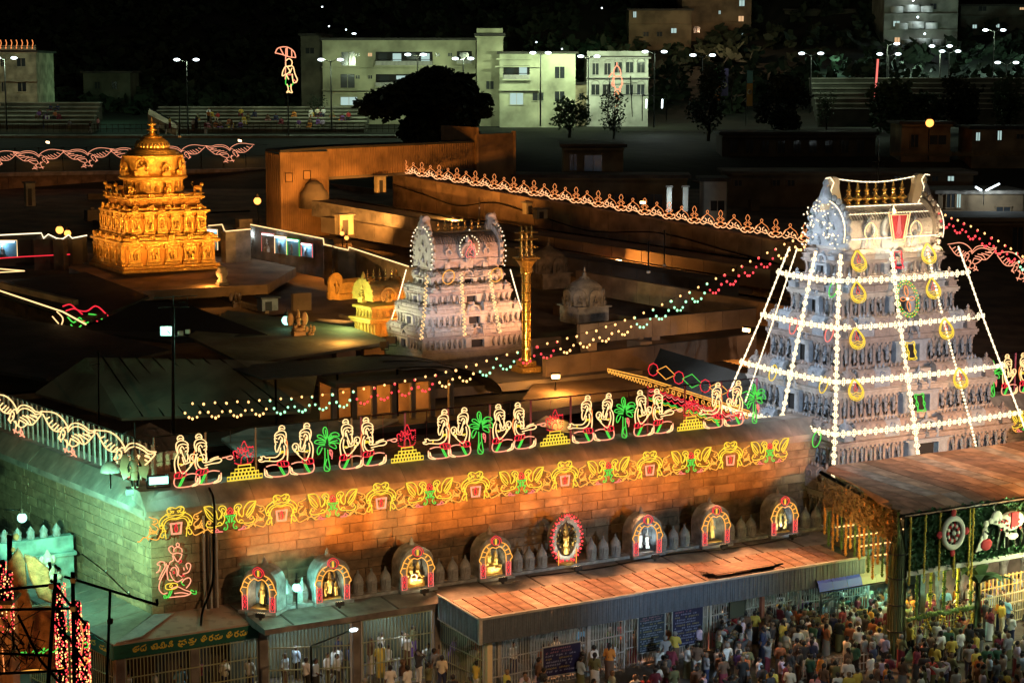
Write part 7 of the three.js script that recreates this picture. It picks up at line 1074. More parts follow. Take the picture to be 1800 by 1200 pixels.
{ const p = P(1085, 186, 300), k = 300 / FOCAL, f = (x, y) => V((x - 1085) * k, (186 - y) * k, 0), t = thing('neon_standing_figure', 'red-gold neon standing figure on a scaffold before the arched white house', 'light figure', p, 0), n = (a, r) => neonGeo(a, f, r, .2); mk('body_light', n(['1079,124 1084,116 1090,124 1090,134 1080,134o', '1078,136 1076,150 1082,154', '1092,136 1094,148 1088,154', '1080,136 1092,136 1090,156 1082,156o', '1082,156 1080,168', '1090,156 1090,168', '1076,128 1070,136', '1084,116 1084,110'], .12), L.rose, t); mk('lower_light', n(['1082,170 1090,176', '1086,184 1082,188', '1084,160 1088,166'], .12), L.orange, t); mk('scaffold', new G().bar(f(1068, 205), f(1072, 138), .08).bar(f(1112, 205), f(1108, 134), .08).bar(f(1064, 150), f(1120, 146), .06).bar(f(1064, 168), f(1122, 165), .06), M.iron, t); }
{ const p = P(1539, 172, 306), t = thing('light_strip_pole', 'leaning pole wrapped in a red strip light on the far slope', 'light pole', p, 0); mk('red_strip_light', new G().tube([V(0, 0, 0), P(1544, 104, 306).sub(p)], .16, 5), L.pink, t); mk('pole', new G().bar(V(-.2, -3, -.2), P(1543, 103, 306).sub(p).add(V(-.1, 0, -.25)), .1), M.pole, t); }
{ const t = thing('tube_lamp', 'pair of white tube lamps at the gate right of the arched white house', 'lamp', P(1136, 190, 304), 0); for (const x of [0, 2.5]) mk('tube_light', new G().bar(V(x, 0, 0), V(x + .05, 1.4, 0), .12), L.cool, t); mk('gate_frame', new G().bar(V(-.6, -2, -.1), V(-.6, 2, -.1), .08).bar(V(3.2, -2, -.1), V(3.2, 2, -.1), .08).bar(V(-.6, 2, -.1), V(3.2, 2, -.1), .08), M.iron, t); point(P(1148, 186, 302), COOL, 40, 6); }
// trees
const LEAF = (() => { const g = new G(); for (const [a, b] of [[0, 0], [1.1, .5], [2.2, -.4]]) g.add(new THREE.CircleGeometry(.5, 5), M4(Math.cos(a) * .25, b * .3, Math.sin(a) * .25, .6 + a, a * 1.7, b, V(1, .55, 1))); return g.geo(); })();
function tree(label, px, yBase, d, w, h, trunkH, mat, n = 1500, group) {
const p = P(px, yBase, d); p.y -= 1.7; h += 1.7; const t = thing('tree', label, 'tree', p, 0, group), tr = new G().tube([V(0, -2, 0), V(.2, trunkH * .5, 0), V(-.1, trunkH, .1)], w * .035, 7, false, w * .022), lobes = [];
trunkH *= .3; const crownH = h * 1.02, cy = h * .49; for (let i = 0; i < 20; i++) { const a = i * 2.4 + rr(-.4, .4), v = rr(-.36, .34), q = rr(.1, .72) * Math.sqrt(1 - Math.min(.9, v * v * 4)); lobes.push([Math.cos(a) * w * .5 * q, cy + v * crownH, Math.sin(a) * w * .4 * q, rr(.12, .24) * w * .8, rr(.14, .24) * crownH]); if (i < 6) tr.tube([V(0, trunkH * .8, 0), V(lobes[i][0] * .6, lobes[i][1] - .5, lobes[i][2] * .6), V(lobes[i][0], lobes[i][1] + .5, lobes[i][2])], w * .014, 5, false, .04); }
mk('trunk', tr, M.bark, t); const ms = [];
for (let i = 0; i < n; i++) { const l = lobes[i % lobes.length], a = rr(0, 2 * PI), c = rr(-1, 1), s = Math.sqrt(1 - c * c), q = Math.pow(rnd(), .3) * rr(.85, 1.12); ms.push(M4(l[0] + Math.cos(a) * s * l[3] * q, Math.max(trunkH * .15, l[1] + c * l[4] * q), l[2] + Math.sin(a) * s * l[3] * q, rr(-1, 1), rr(0, 6), rr(-1, 1), rr(.5, 1.15) * w * .06)); }
const im = new THREE.InstancedMesh(LEAF, mat, n); ms.forEach((m, i) => im.setMatrixAt(i, m)); im.name = 'crown'; im.userData.kind = 'stuff'; im.castShadow = im.receiveShadow = true; t.add(im); return t;
}
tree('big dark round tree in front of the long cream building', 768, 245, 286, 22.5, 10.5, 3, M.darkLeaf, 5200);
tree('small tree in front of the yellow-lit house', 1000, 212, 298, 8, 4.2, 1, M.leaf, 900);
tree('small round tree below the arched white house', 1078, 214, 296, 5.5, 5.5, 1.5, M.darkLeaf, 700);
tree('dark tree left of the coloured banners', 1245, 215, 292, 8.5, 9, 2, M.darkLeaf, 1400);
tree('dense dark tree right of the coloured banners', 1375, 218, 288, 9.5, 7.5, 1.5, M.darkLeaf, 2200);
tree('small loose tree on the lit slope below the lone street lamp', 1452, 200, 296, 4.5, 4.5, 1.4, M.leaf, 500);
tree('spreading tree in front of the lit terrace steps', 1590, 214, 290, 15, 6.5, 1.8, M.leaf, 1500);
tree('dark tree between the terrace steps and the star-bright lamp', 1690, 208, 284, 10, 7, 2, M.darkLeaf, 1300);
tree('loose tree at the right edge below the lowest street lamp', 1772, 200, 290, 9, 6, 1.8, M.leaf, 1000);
tree('dark shrubby tree on the slope behind the umbrella figure', 556, 208, 312, 5, 4, 1, M.darkLeaf, 500);
{ const p = P(1288, 184, 300), t = thing('tree', 'bare branching tree between the coloured banners', 'tree', p, 0); const g = new G(); const br = (a, dir, len, r, k) => { const b = a.clone().addScaledVector(dir, len); g.tube([a, a.clone().lerp(b, .5).add(V(rr(-.1, .1), 0, rr(-.1, .1))), b], r, 5, false, r * .6); if (k) for (let i = 0; i < 3; i++) br(b, dir.clone().add(V(rr(-.7, .7), rr(-.1, .4), rr(-.5, .5))).normalize(), len * .68, r * .6, k - 1); }; br(V(0, -1, 0), V(-.1, 1, 0), 2.2, .16, 4); mk('trunk', g, M.bark, t); }
{ // far woodland on the hill
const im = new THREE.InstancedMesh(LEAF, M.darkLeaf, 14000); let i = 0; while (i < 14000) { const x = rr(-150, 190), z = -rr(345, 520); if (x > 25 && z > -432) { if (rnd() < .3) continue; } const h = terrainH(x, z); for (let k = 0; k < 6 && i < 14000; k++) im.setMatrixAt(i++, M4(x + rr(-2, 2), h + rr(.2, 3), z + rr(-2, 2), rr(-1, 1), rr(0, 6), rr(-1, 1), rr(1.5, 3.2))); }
im.name = 'hillside_woodland'; im.userData = { kind: 'stuff', label: 'dark woodland covering the hillside at the top of the view' }; scene.add(im);
}
{ const t = thing('distant_lights', 'few tiny white lamps on the dark hill at the top left', 'lamp', P(566, 12, 380), 0); [[566, 12], [578, 46], [608, 52], [622, 59], [840, 76], [943, 74], [988, 86], [1058, 14]].forEach(([x, y], i) => { mk('lamp_globe', new G().sph(.13, ...P(x, y, 320).sub(t.position).toArray(), i === 3 ? 3 : 1, 1, 1, 6), L.cool, t); }); mk('lamp_rod', new G().bar(V(0, -2, 0), V(0, 0, 0), .05), M.iron, t); }
// ------------------------------------------------------------------ flower-hung entrance pavilion on the right
const GARL = std('marigold_garland', [.55, .4, .05], .85), GREENG = std('leaf_garland', [.12, .2, .05], .85), WHITEF = std('white_flowers', [.6, .56, .42], .9), REDF = std('red_flowers', [.45, .03, .03], .9);
{
const R0 = [[35.2, 3.9, 7.55], [33.6, 6.2, 7.5], [32.7, 12.7, 7.35]], t = thing('entrance_pavilion_roof', 'broad cloth-panelled roof of the entrance pavilion, orange-lit from above', 'roof', W(33, 7.5, 8), RY), o = t.position;
const inv = (p) => p.clone().sub(o).applyAxisAngle(V(0, 1, 0), -RY), tones = [[.36, .2, .12], [.5, .3, .19], [.62, .41, .27], [.45, .25, .15], [.5, .42, .35]].map((c, i) => std('roof_cloth_' + 'abcde'[i], c, .85, { map: 'stain', mapK: .3 + .05 * i }));
let k = 0; for (let s = 32.9; s < 54; s += .98, k++) { const back = s < 35 ? lerp(11.6, 4.0, (s - 32.9) / 2.1) : 3.7, m = mk('roof_panel', plate([W(s, 7.62 + rr(-.02, .02), Math.min(12.6, back)), W(s + .95, 7.62, Math.max(3.7, s + .95 < 35 ? lerp(11.6, 4.0, (s + .95 - 32.9) / 2.1) : 3.7)), W(s + .95, 7.4 - (k % 3) * .012, 10.9), W(s, 7.4, 10.9)].map(inv), .07), tones[(k * 3) % 5], t); mk('front_panel', plate([W(s, 7.4, 10.92), W(s + .95, 7.4, 10.92), W(s + .95, 7.12, 12.8), W(s, 7.12, 12.8)].map(inv), .07), tones[(k * 2 + 1) % 5], t); }
mk('roof_beam', new G().bar(inv(W(32.8, 7.05, 12.7)), inv(W(54, 7.05, 12.7)), .12).bar(inv(W(35, 7.4, 3.9)), inv(W(32.8, 7.05, 12.6)), .1), M.iron, t);
// leaf curtain on the street front with emblems in flowers
const c = thing('leaf_curtain', 'thick green leaf curtain along the street front of the entrance pavilion', 'curtain', W(33, 0, 12.55), RY), n = 7000, im = new THREE.InstancedMesh(LEAF, std('curtain_leaf', [.07, .16, .06], .75), n); for (let i = 0; i < n; i++) im.setMatrixAt(i, M4(rr(.4, 21), rr(4.25, 7.15), rr(-.14, .14), rr(-.5, .5), rr(-.6, .6), rr(-1.6, 1.6), rr(.16, .34))); im.name = 'leaf_cover'; im.userData.kind = 'stuff'; c.add(im); mk('backing', new G().box(20.8, 2.9, .08, 10.6, 5.7, -.12), std('dark_green_cloth', [.02, .04, .02], .9), c); mk('hem', new G().box(20.8, .22, .2, 10.6, 4.2, .05), WHITEF, c);
const at = (px, py) => { const q = onWall(px, py, 12.8); return q; };
{ const q = at(1671, 935), w = thing('flower_roundel', 'oval wheel of white and red flowers on the leaf curtain', 'decoration', W(q.s, q.h, 13.0), RY); mk('rim', new G().add(new THREE.TorusGeometry(.62, .13, 8, 28), M4(0, 0, 0, 0, 0, 0, V(1, 1.15, 1))), WHITEF, w); for (let i = 0; i < 14; i++) { const a = i / 14 * 2 * PI; mk('spoke', new G().sph(.1, Math.cos(a) * .33, Math.sin(a) * .38, .03, 1, 1, .5, 6).tube([V(0, 0, 0), V(Math.cos(a) * .52, Math.sin(a) * .6, 0)], .035, 4), i % 2 ? REDF : WHITEF, w); } mk('hub', new G().sph(.14, 0, 0, .05, 1, 1, .6, 8), WHITEF, w); for (const [x, y] of [[0, .98], [0, -.98], [-.86, 0], [.86, 0]]) mk('flame_tuft', new G().sph(.17, x, y, 0, 1, 1.2, .5, 7).sph(.1, x * 1.12, y * 1.1, 0, 1, 1, .5, 6), REDF, w); mk('backing', new G().cyl(.6, .6, .05, 0, 0, -.08, 20, PI / 2), std('dark_disc', [.03, .05, .03], .9), w); }
{ const q = at(1772, 926), w = thing('flower_cow', 'white flower cow with a red saddle cloth and a calf on the leaf curtain', 'decoration', W(q.s, q.h, 13.0), RY); mk('body', new G().sph(.8, 0, .35, 0, 1.15, .62, .22, 14).sph(.38, -.95, .62, 0, 1, .95, .35, 10).sph(.2, -1.25, .5, 0, 1.2, .8, .4, 8).tube([V(-.6, .1, 0), V(-.72, -.6, 0), V(-.8, -1, 0)], .13, 6, false, .08).tube([V(-.3, .05, 0), V(-.28, -.95, 0)], .12, 6, false, .08).tube([V(.5, .05, 0), V(.55, -.95, 0)], .13, 6, false, .08).tube([V(.85, .2, 0), V(.95, -.4, 0), V(.85, -.95, 0)], .13, 6, false, .08).tube([V(-1.0, .95, 0), V(-1.15, 1.2, 0), V(-.98, 1.3, 0)], .05, 5), WHITEF, w); mk('saddle_cloth', new G().ext([[-.22, .1], [.25, .1], [.28, .82], [-.18, .82]], .08, M4(.05, 0, .14)), REDF, w); mk('calf', new G().sph(.3, .1, -.42, .06, 1.3, .6, .3, 9).sph(.15, -.3, -.28, .06, 1, 1, .4, 7).tube([V(-.12, -.5, .06), V(-.14, -.95, .06)], .06, 5).tube([V(.32, -.5, .06), V(.34, -.95, .06)], .06, 5), WHITEF, w); const sp = new G(); for (let i = 0; i < 22; i++) sp.sph(.07, rr(-1, .9), rr(0, .8), .2, 1, 1, .5, 5); mk('red_spot', sp, REDF, w); }
{ const q = at(1727, 945), w = thing('flower_figure', 'small seated figure in white and red flowers beside the flower cow', 'decoration', W(q.s, q.h, 13.0), RY); mk('torso', new G().sph(.25, 0, .25, 0, .8, 1.4, .4, 8).sph(.17, .05, .72, 0, 1, 1.1, .5, 8).tube([V(-.1, .4, .05), V(.2, .2, .08), V(.32, .45, .08)], .06, 5), WHITEF, w); mk('skirt', new G().sph(.42, .08, -.3, 0, 1, .75, .35, 8), REDF, w); mk('train', new G().ext([[-.2, .2], [-.6, -.6], [.1, -.5]], .06, M4(0, 0, -.03)), WHITEF, w); }
// garlands hanging along the left side and front
const gar = (label, p, len, mat, r, group, bands) => { const t = thing('flower_garland', label, 'garland', p, rr(0, 3), group), g = new G(); let y = 0; while (y < len) { g.sph(r * rr(.85, 1.2), rr(-.015, .015), -y, rr(-.015, .015), 1, .75, 1, 6); y += r * 1.25; } mk('flower_string', g, mat, t); if (bands) mk('dark_tie', new G().cyl(r * 1.5, r * 1.5, .07, 0, -len * .45, 0, 7).cyl(r * 1.5, r * 1.5, .07, 0, -len * .75, 0, 7), GREENG, t); mk('tassel', new G().cyl(r * .4, r * 1.3, .16, 0, -len - .05, 0, 7), mat, t); return t; };
const OR = std('orange_garland', [.6, .27, .06], .9);
for (let i = 0; i < 17; i++) { const f = i / 16, s = lerp(35.0, 32.75, f), o2 = lerp(4.3, 12.5, f); gar(`${i % 2 ? 'green' : 'orange'} flower string on the pavilion side, ${ord[i]} from the wall`, W(s, 7.2, o2), i % 3 === 0 ? 2.9 : 3.2 + (i % 4) * .2, i % 3 === 1 ? GREENG : OR, .075, 'flower strings on the pavilion side'); }
const lcs = thing('leaf_curtain', 'dark brownish leaf curtain on the side of the entrance pavilion facing the canopy', 'curtain', W(35, 0, 4.2), 0), N2 = 1700, im2 = new THREE.InstancedMesh(LEAF, std('brown_leaf', [.22, .16, .07], .85), N2); const sideA = W(35, 0, 4.2), sideB = W(32.75, 0, 12.5); for (let i = 0; i < N2; i++) { const q = sideA.clone().lerp(sideB, rnd()).sub(sideA); im2.setMatrixAt(i, M4(q.x, rr(5.7, 7.3), q.z, rr(-.6, .6), rr(0, 6), rr(-1.6, 1.6), rr(.14, .32))); } im2.name = 'leaf_cover'; im2.userData.kind = 'stuff'; lcs.add(im2); mk('hanger_rail', new G().bar(V(0, 7.25, 0), sideB.clone().sub(sideA).add(V(0, 7.25, 0)), .05), M.iron, lcs);
for (let i = 0; i < 12; i++) { const s = 33.0 + i * .44; gar(`thick garland hanging in the pavilion gateway, ${ord[i]} from the lattice column`, W(s + .25, i % 3 === 1 ? 4.35 : 4.2, 12.4 - (i % 2) * .5), i % 3 === 0 ? 2.5 : 1.9 + (i % 4) * .16, i % 4 === 2 ? GREENG : std('yellow_garland', [.6, .52, .05], .85), .075, 'yellow garlands in the gateway', true); }
for (let i = 0; i < 6; i++) { const q = at(1600 + i * 26 + (i === 5 ? -20 : 0), 930); gar(`long pale garland over the leaf curtain, ${ord[i]} from the lattice column`, W(q.s, 7.0, 12.85), i === 5 ? 4.0 : 3.2, GARL, .06, 'long garlands over the leaf curtain'); }
// lattice column with a cone top
const lc = thing('lattice_column', 'tall bamboo lattice column with a pointed leaf top at the pavilion corner', 'column', W(32.95, 0, 12.3), RY), lat = new G(); for (let i = 0; i < 14; i++) { const a = i / 14 * 2 * PI; lat.tube([V(Math.cos(a) * .42, 0, Math.sin(a) * .42), V(Math.cos(a) * .4, 5.2, Math.sin(a) * .4), V(Math.cos(a) * .05, 6.9, Math.sin(a) * .05)], .03, 4); } mk('bamboo_slat', lat, std('bamboo', [.33, .36, .18], .8), lc); mk('inner_core', new G().cyl(.34, .33, 5.2, 0, 2.6, 0, 10).cyl(.33, .02, 1.6, 0, 6.0, 0, 10), std('moss_cover', [.2, .23, .1], .9), lc); for (const y of [1.4, 2.7, 4, 5.2]) mk('binding_ring', new G().add(new THREE.TorusGeometry(.44, .035, 5, 16), M4(0, y, 0, PI / 2)), M.iron, lc);
// gateway floor fence and swags
grille('low rail fence hung with yellow swags at the pavilion gateway', W(33.6, 0, 12.2), W(38.2, 0, 12.0), .15, 1.9, .2, M.bar, .022);
grille('long pale fence keeping the turbaned pilgrims on the right', W(38.6, 0, 11.2), W(52, 0, 9.9), .1, 1.75, .17, std('cream_rail', [.55, .5, .3], .6), .022);
grille('inner rail fence close behind the long pale fence on the right', W(40, 0, 9.9), W(52, 0, 9.0), .6, 2.3, .3, std('yellow_rail', [.6, .48, .16], .6), .03);
grille('small yellow rail fence under the arched blue canopy', W(33.2, 0, 8.6), W(35.8, 0, 9.4), .3, 1.5, .22, std('ochre_rail', [.5, .38, .14], .6), .022);
const sw = thing('flower_swag', 'looped yellow flower swags along the pavilion gateway fence', 'garland', W(33.6, 1.85, 12.4), RY), sg = new G(); for (let i = 0; i < 4; i++) for (let k = 0; k <= 16; k++) sg.sph(.075, (i + k / 16) * 1.1, -1.0 * Math.sin(k / 16 * PI) * (i % 2 ? .8 : 1), .05, 1, 1, 1, 5); mk('flower_string', sg, GARL, sw); const gb = new G(); for (let i = 0; i < 46; i++) gb.sph(rr(.08, .13), i * .1, rr(-.05, .1), .05, 1, 1, 1, 5); mk('green_band', gb, GREENG, sw);
// banana plant
const bp = thing('banana_plant', 'cut banana plant with broad leaves tied beside the gateway', 'plant', W(37.9, 0, 12.6), RY); mk('stem', new G().tube([V(0, 0, 0), V(.05, 1.6, 0), V(0, 3.2, 0)], .2, 8, false, .12), std('banana_stem', [.22, .32, .16], .6), bp); for (let i = 0; i < 9; i++) { const a = i / 9 * 2 * PI + .2, len = rr(1.2, 1.9), g = new G(), up = rr(.5, 1.1); for (let k = 0; k < 6; k++) { const f = k / 6, f2 = (k + 1) / 6, q = (v) => V(Math.cos(a) * len * v, 3.1 + up * Math.sin(v * 2.4) * .9, Math.sin(a) * len * v), wd = (v) => .3 * Math.sin(PI * (.12 + .86 * v)); const n1 = V(-Math.sin(a), 0, Math.cos(a)), A = q(f), B = q(f2); g.add(plate([A.clone().addScaledVector(n1, wd(f)), B.clone().addScaledVector(n1, wd(f2)), B.clone().addScaledVector(n1, -wd(f2)), A.clone().addScaledVector(n1, -wd(f))], .01)); } mk('leaf', g, i % 2 ? M.leaf : std('banana_leaf', [.07, .14, .05], .6), bp); }
// pillared hall wall behind
const hw = thing('pillared_wall', 'grey stone wall with bulging pillars behind the turbaned pilgrims', 'wall', W(38.6, 0, 8.2), RY); mk('wall', new G().bbox(14, 4.1, .4, 7, 0, -.3, .03), M.conc, hw); for (let i = 0; i < 9; i++) mk('pillar', new G().lathe([[.3, 0], [.3, .3], [.2, .4], [.2, 2.2], [.32, 2.6], [.2, 2.9], [.34, 3.3], [.4, 3.8], [.4, 4]], 10, .8 + i * 1.5, 0, 0), M.niche, hw);
// steps of light inside
const ls = thing('light_steps', 'rows of glowing white tubes on the dark steps behind the pavilion side', 'light string', W(36, 0, 4.4), RY); for (let i = 0; i < 4; i++) { mk('tube_light', new G().bar(V(-.5 + i * .3, 4.55 - i * .42, .2 + i * .6), V(4.2, 4.5 - i * .42, .2 + i * .6), .045), L.cream, ls); mk('step', new G().bbox(6, .3, .6, 2.2, 4.1 - i * .42, .1 + i * .6, .02), M.flatRoof, ls); } mk('upright_light', new G().bar(V(-.6, 4.6, .1), V(-.6, 5.4, .1), .05), L.cream, ls);
// arched blue canopy
const ac = thing('arched_canopy', 'small arched canopy, blue at one end and grey-green at the other, beside the pavilion', 'canopy', W(31.2, 2.6, 7.3), RY); const blue = std('blue_tarpaulin', [.05, .1, .75], .5), pale = std('pale_tarpaulin', [.38, .36, .3], .6);
for (let i = 0; i < 5; i++) { const g = new G(), x0 = i * .92, x1 = x0 + .9; for (let k = 0; k < 7; k++) { const f = (j) => V(0, .95 * Math.sin(j / 7 * PI), -1.35 * Math.cos(j / 7 * PI)); const a = f(k), b = f(k + 1); g.add(plate([V(x0, a.y, a.z), V(x1, a.y, a.z), V(x1, b.y, b.z), V(x0, b.y, b.z)], .04)); } mk('cover_panel', g, i < 3 ? blue : pale, ac); }
mk('hoop', new G().tube([0, 1, 2, 3, 4, 5, 6, 7].map((k) => V(-.05, .97 * Math.sin(k / 7 * PI), -1.38 * Math.cos(k / 7 * PI))), .04, 5).tube([0, 1, 2, 3, 4, 5, 6, 7].map((k) => V(4.65, .97 * Math.sin(k / 7 * PI), -1.38 * Math.cos(k / 7 * PI))), .04, 5).bar(V(0, 0, 1.35), V(4.6, 0, 1.35), .03), M.iron, ac); for (const x of [.1, 4.5]) mk('leg', new G().bar(V(x, -2.6, 1.3), V(x, 0, 1.35), .04), M.pole, ac);
}
// street furniture low in the view
{ const a = atH(1395, 1200, 0), b = atH(1535, 1183, 0); grille('low white barrier rail at the bottom edge among the crowd', a, b, .1, 1.05, .2, M.trim, .025, 3); }
{ const p = atH(1790, 1165, 0), t = thing('hand_cart', 'dark wooden hand cart with a spoked wheel at the lower right edge', 'cart', p, RY); mk('bed', new G().bbox(2.4, .14, 1.1, .4, .75, 0, .03), std('cart_wood', [.2, .14, .08], .8), t); mk('side_rail', new G().bar(V(-.8, 1.15, .5), V(1.6, 1.15, .5), .04).bar(V(-.8, .8, .5), V(-.8, 1.15, .5), .03).bar(V(.4, .8, .5), V(.4, 1.15, .5), .03), M.iron, t); for (const z of [-.6, .6]) { const w = mk('wheel', new G().add(new THREE.TorusGeometry(.45, .05, 6, 20), M4(0, .48, z)), M.iron, t); for (let i = 0; i < 8; i++) mk('spoke', new G().bar(V(0, .48, z), V(Math.cos(i * PI / 4) * .44, .48 + Math.sin(i * PI / 4) * .44, z), .02, 4), std('spoke_paint', [.45, .4, .2], .7), w); } }
{ const p = atH(1500, 1165, 0), t = thing('low_platform', 'low pale stone platform showing between the people at the bottom', 'platform', p, RY); mk('slab', new G().bbox(3.4, .3, 1.6, 0, 0, 0, .04), M.conc, t); mk('step', new G().bbox(3.6, .15, .5, 0, 0, 1.0, .03), M.conc, t); }
{ const p = W(31.4, 1.9, 8.5), t = thing('white_frame_stand', 'small white tubular frame lifted above the heads of the crowd', 'stand', p, RY); mk('frame', new G().tube([V(0, 0, 0), V(1.2, .35, 0), V(1.2, .6, 0), V(0, .3, 0)], .04, 5, true).bar(V(.2, -.4, 0), V(.6, .4, 0), .03).bar(V(.9, -.5, 0), V(.9, .45, 0), .03), M.trim, t); mk('leg', new G().bar(V(.1, -1.9, 0), V(.1, .1, 0), .03).bar(V(1.1, -1.9, 0), V(1.1, .4, 0), .03), M.trim, t); }
{ const p = onWall(545, 1075, 7), t = thing('street_post', 'thin grey post with an arm in front of the grilles below the second niche', 'pole', W(p.s, 0, 7), RY); mk('pole', new G().bar(V(0, 0, 0), V(0, 3.5, 0), .055), M.pole, t); mk('arm', new G().tube([V(0, 3.5, 0), V(.6, 3.62, 0), V(1.9, 3.95, .1)], .03, 5), M.pole, t); mk('lamp_face', new G().sph(.12, 2.0, 3.95, .1, 1.8, .7, .8, 8), L.cool, t); }
// ------------------------------------------------------------------ side street at the lower left
{
const p = W(-9.5, -1.25, -7), t = thing('shrine_wall', 'teal wall across the side street with a seated elephant-headed deity on its ledge', 'wall', p, RY); mk('upper_wall', new G().bbox(8.1, 3.2, .5, 4, 4.3, 0, .03), M.teal, t); mk('lower_wall', new G().bbox(8.1, 4.3, .5, 4, 0, -.1, .03), M.conc, t); mk('ledge', new G().bbox(8.2, .25, 1.1, 4, 4.05, .4, .04), M.teal, t); mk('cornice', new G().bbox(8.3, .2, .9, 4, 6.55, 0, .04), M.teal, t); for (let i = 0; i < 12; i++) mk('finial', new G().lathe([[.17, 0], [.2, .1], [.17, .22], [.22, .32], [.1, .5], [0, .62]], 8, .5 + i * .62, 7.5, 0), M.niche, t);
const q = onPlane(82, 985, W(0, 0, -6.5), ND), d = thing('elephant_deity_statue', 'pale seated elephant-headed deity statue on the ledge of the teal wall', 'statue', W(so(q.x, q.z)[0], 4.28, -6.45), RY); mk('body', new G().sph(.34, 0, .5, .08, 1, .95, .9, 10).sph(.3, -.28, .2, .2, 1.2, .6, 1, 8).sph(.3, .28, .2, .2, 1.2, .6, 1, 8).tube([V(-.3, .7, 0), V(-.52, .5, .15), V(-.4, .75, .25)], .09, 6).tube([V(.3, .7, 0), V(.52, .5, .15), V(.38, .45, .35)], .09, 6), std('pale_statue', [.6, .6, .5], .7), d); mk('head', new G().sph(.24, 0, .98, .08, 1, 1, .9, 10).sph(.22, -.26, 1.0, 0, .7, 1, .25, 8).sph(.22, .26, 1.0, 0, .7, 1, .25, 8).tube([V(0, .95, .28), V(.02, .72, .38), V(-.1, .55, .36), V(-.16, .5, .42)], .09, 6, false, .045).lathe([[.18, 1.14], [.2, 1.2], [.12, 1.32], [.04, 1.48], [0, 1.5]], 8), d.children[0].material, d); mk('seat', new G().bbox(.95, .2, .7, 0, -.12, .1, .04), M.teal, d);
const c2 = thing('white_cable', 'thin white cable sagging along the green-lit side wall', 'cable', C0.clone(), LRY); mk('cable', new G().tube(curve([V(-7.2, 5.2, .16), V(-4.6, 4.85, .14), V(-2.2, 4.35, .14), V(-.1, 4.35, .16)], .3), .022, 4), M.trim, c2); mk('clip', new G().sph(.05, -4.6, 4.88, .08).sph(.05, -2.2, 4.38, .08), M.trim, c2);
// dark pipe scaffold standing close to the viewer
const D = 79, o = P(100, 1200, D), s = thing('pipe_scaffold', 'black pipe scaffold standing in the lower left foreground', 'scaffold', o, 0), f = (x, y, dd = 0) => P(x, y, D + dd).sub(o), bars = [[[97, 1008], [82, 1230]], [[127, 1005], [130, 1230]], [[-30, 1040], [88, 1028]], [[-30, 1072], [138, 1069]], [[112, 1013], [277, 1063]], [[193, 1037], [186, 1230]], [[276, 1062], [275, 1052]], [[88, 1019], [150, 1098]], [[-30, 1147], [86, 1152]], [[-30, 1185], [112, 1178]], [[30, 1080], [70, 1160], [130, 1230]], [[88, 1085], [125, 1128], [150, 1170]]]; bars.forEach((b, i) => mk(i < 2 || i === 5 ? 'upright_pipe' : 'cross_pipe', new G().tube(b.map((q, j) => f(q[0], q[1], i === 4 ? j * 1.5 : i > 6 ? .4 : (i === 2 || i === 3) ? .15 : 0)), i < 2 ? .085 : .06, 6), M.black, s)); for (const [x, y] of [[90, 1030], [128, 1070], [193, 1092], [128, 1020]]) mk('clamp', new G().bbox(.22, .22, .22, f(x, y).x, f(x, y).y - .1, f(x, y).z, .03), M.iron, s); const br = new G(); for (let i = 0; i < 26; i++) { const a = f(rr(0, 75), rr(1120, 1190), .6); br.tube([a, a.clone().add(V(rr(-.6, .6), rr(.2, .9), rr(-.2, .2))), a.clone().add(V(rr(-1, 1), rr(.5, 1.5), rr(-.2, .2)))], .025, 4); } mk('bare_twig', br, M.black, s);
// light-wrapped trunk
const wrap = (label, x0, x1, y0, y1, n, mats) => { const d = 82, b = P((x0 + x1) / 2, y1, d), tt = thing('light_wrapped_trunk', label, 'light tree', b, 0), h = P(0, y0, d).y - b.y, w = (x1 - x0) / FOCAL * d; const tr = new G(); for (const [u, k] of [[-.28, 1], [.15, .82], [.36, .62]]) tr.tube([V(u * w, -2, 0), V(u * w * .9, h * k * .5, 0), V(u * w * 1.05 + (u < 0 ? -.1 : .05), h * k, 0)], w * .15, 8, false, w * .1); mk('trunk', tr, M.bark, tt); const bags = mats.map(() => new G()); for (let i = 0; i < n; i++) { const [u, k] = [[-.28, 1], [.15, .82], [.36, .62]][i % 3], y = rr(-1.2, h * k), a = rr(0, 2 * PI), r = w * .16; bags[Math.floor(rnd() * mats.length)].sph(rr(.018, .034), u * w + Math.cos(a) * r, y, Math.sin(a) * r * .9 + .03, 1, 1.4, 1, 5); } bags.forEach((g, i) => mk('bulb_light', g, mats[i], tt)); };
wrap('forked trunk thickly wrapped in red and amber bulbs behind the scaffold', 96, 158, 1018, 1200, 1500, [L.bRed, L.bAmber, L.bRed]); wrap('trunk wrapped in red bulbs cut by the left picture edge', -28, 22, 965, 1060, 500, [L.bRed, L.bAmber, L.bRed]);
{ const k = 82 / FOCAL, q = P(90, 1145, 81.5), v = thing('neon_vine', 'pale green neon script curling across the scaffold', 'light figure', q, 0), g = (x, y) => V((x - 90) * k, (1145 - y) * k, 0); mk('vine_light', neonGeo(['30,1152 38,1146 46,1150 44,1144', '56,1146 64,1140 60,1150 70,1146 78,1138 74,1148 86,1140 92,1146 102,1138', '146,1130 152,1128 154,1136 148,1138'], g, .03, .08), L.green, v); mk('hook_light', neonGeo(['138,1166 146,1170 154,1160 148,1156 146,1166', '30,1182 60,1178 90,1180 110,1174'], g, .03, .1), L.amber, v); mk('upright_light', neonGeo(['142,1090 146,1120 142,1150', '4,1140 6,1185'], g, .028, .2), L.orange, v); }
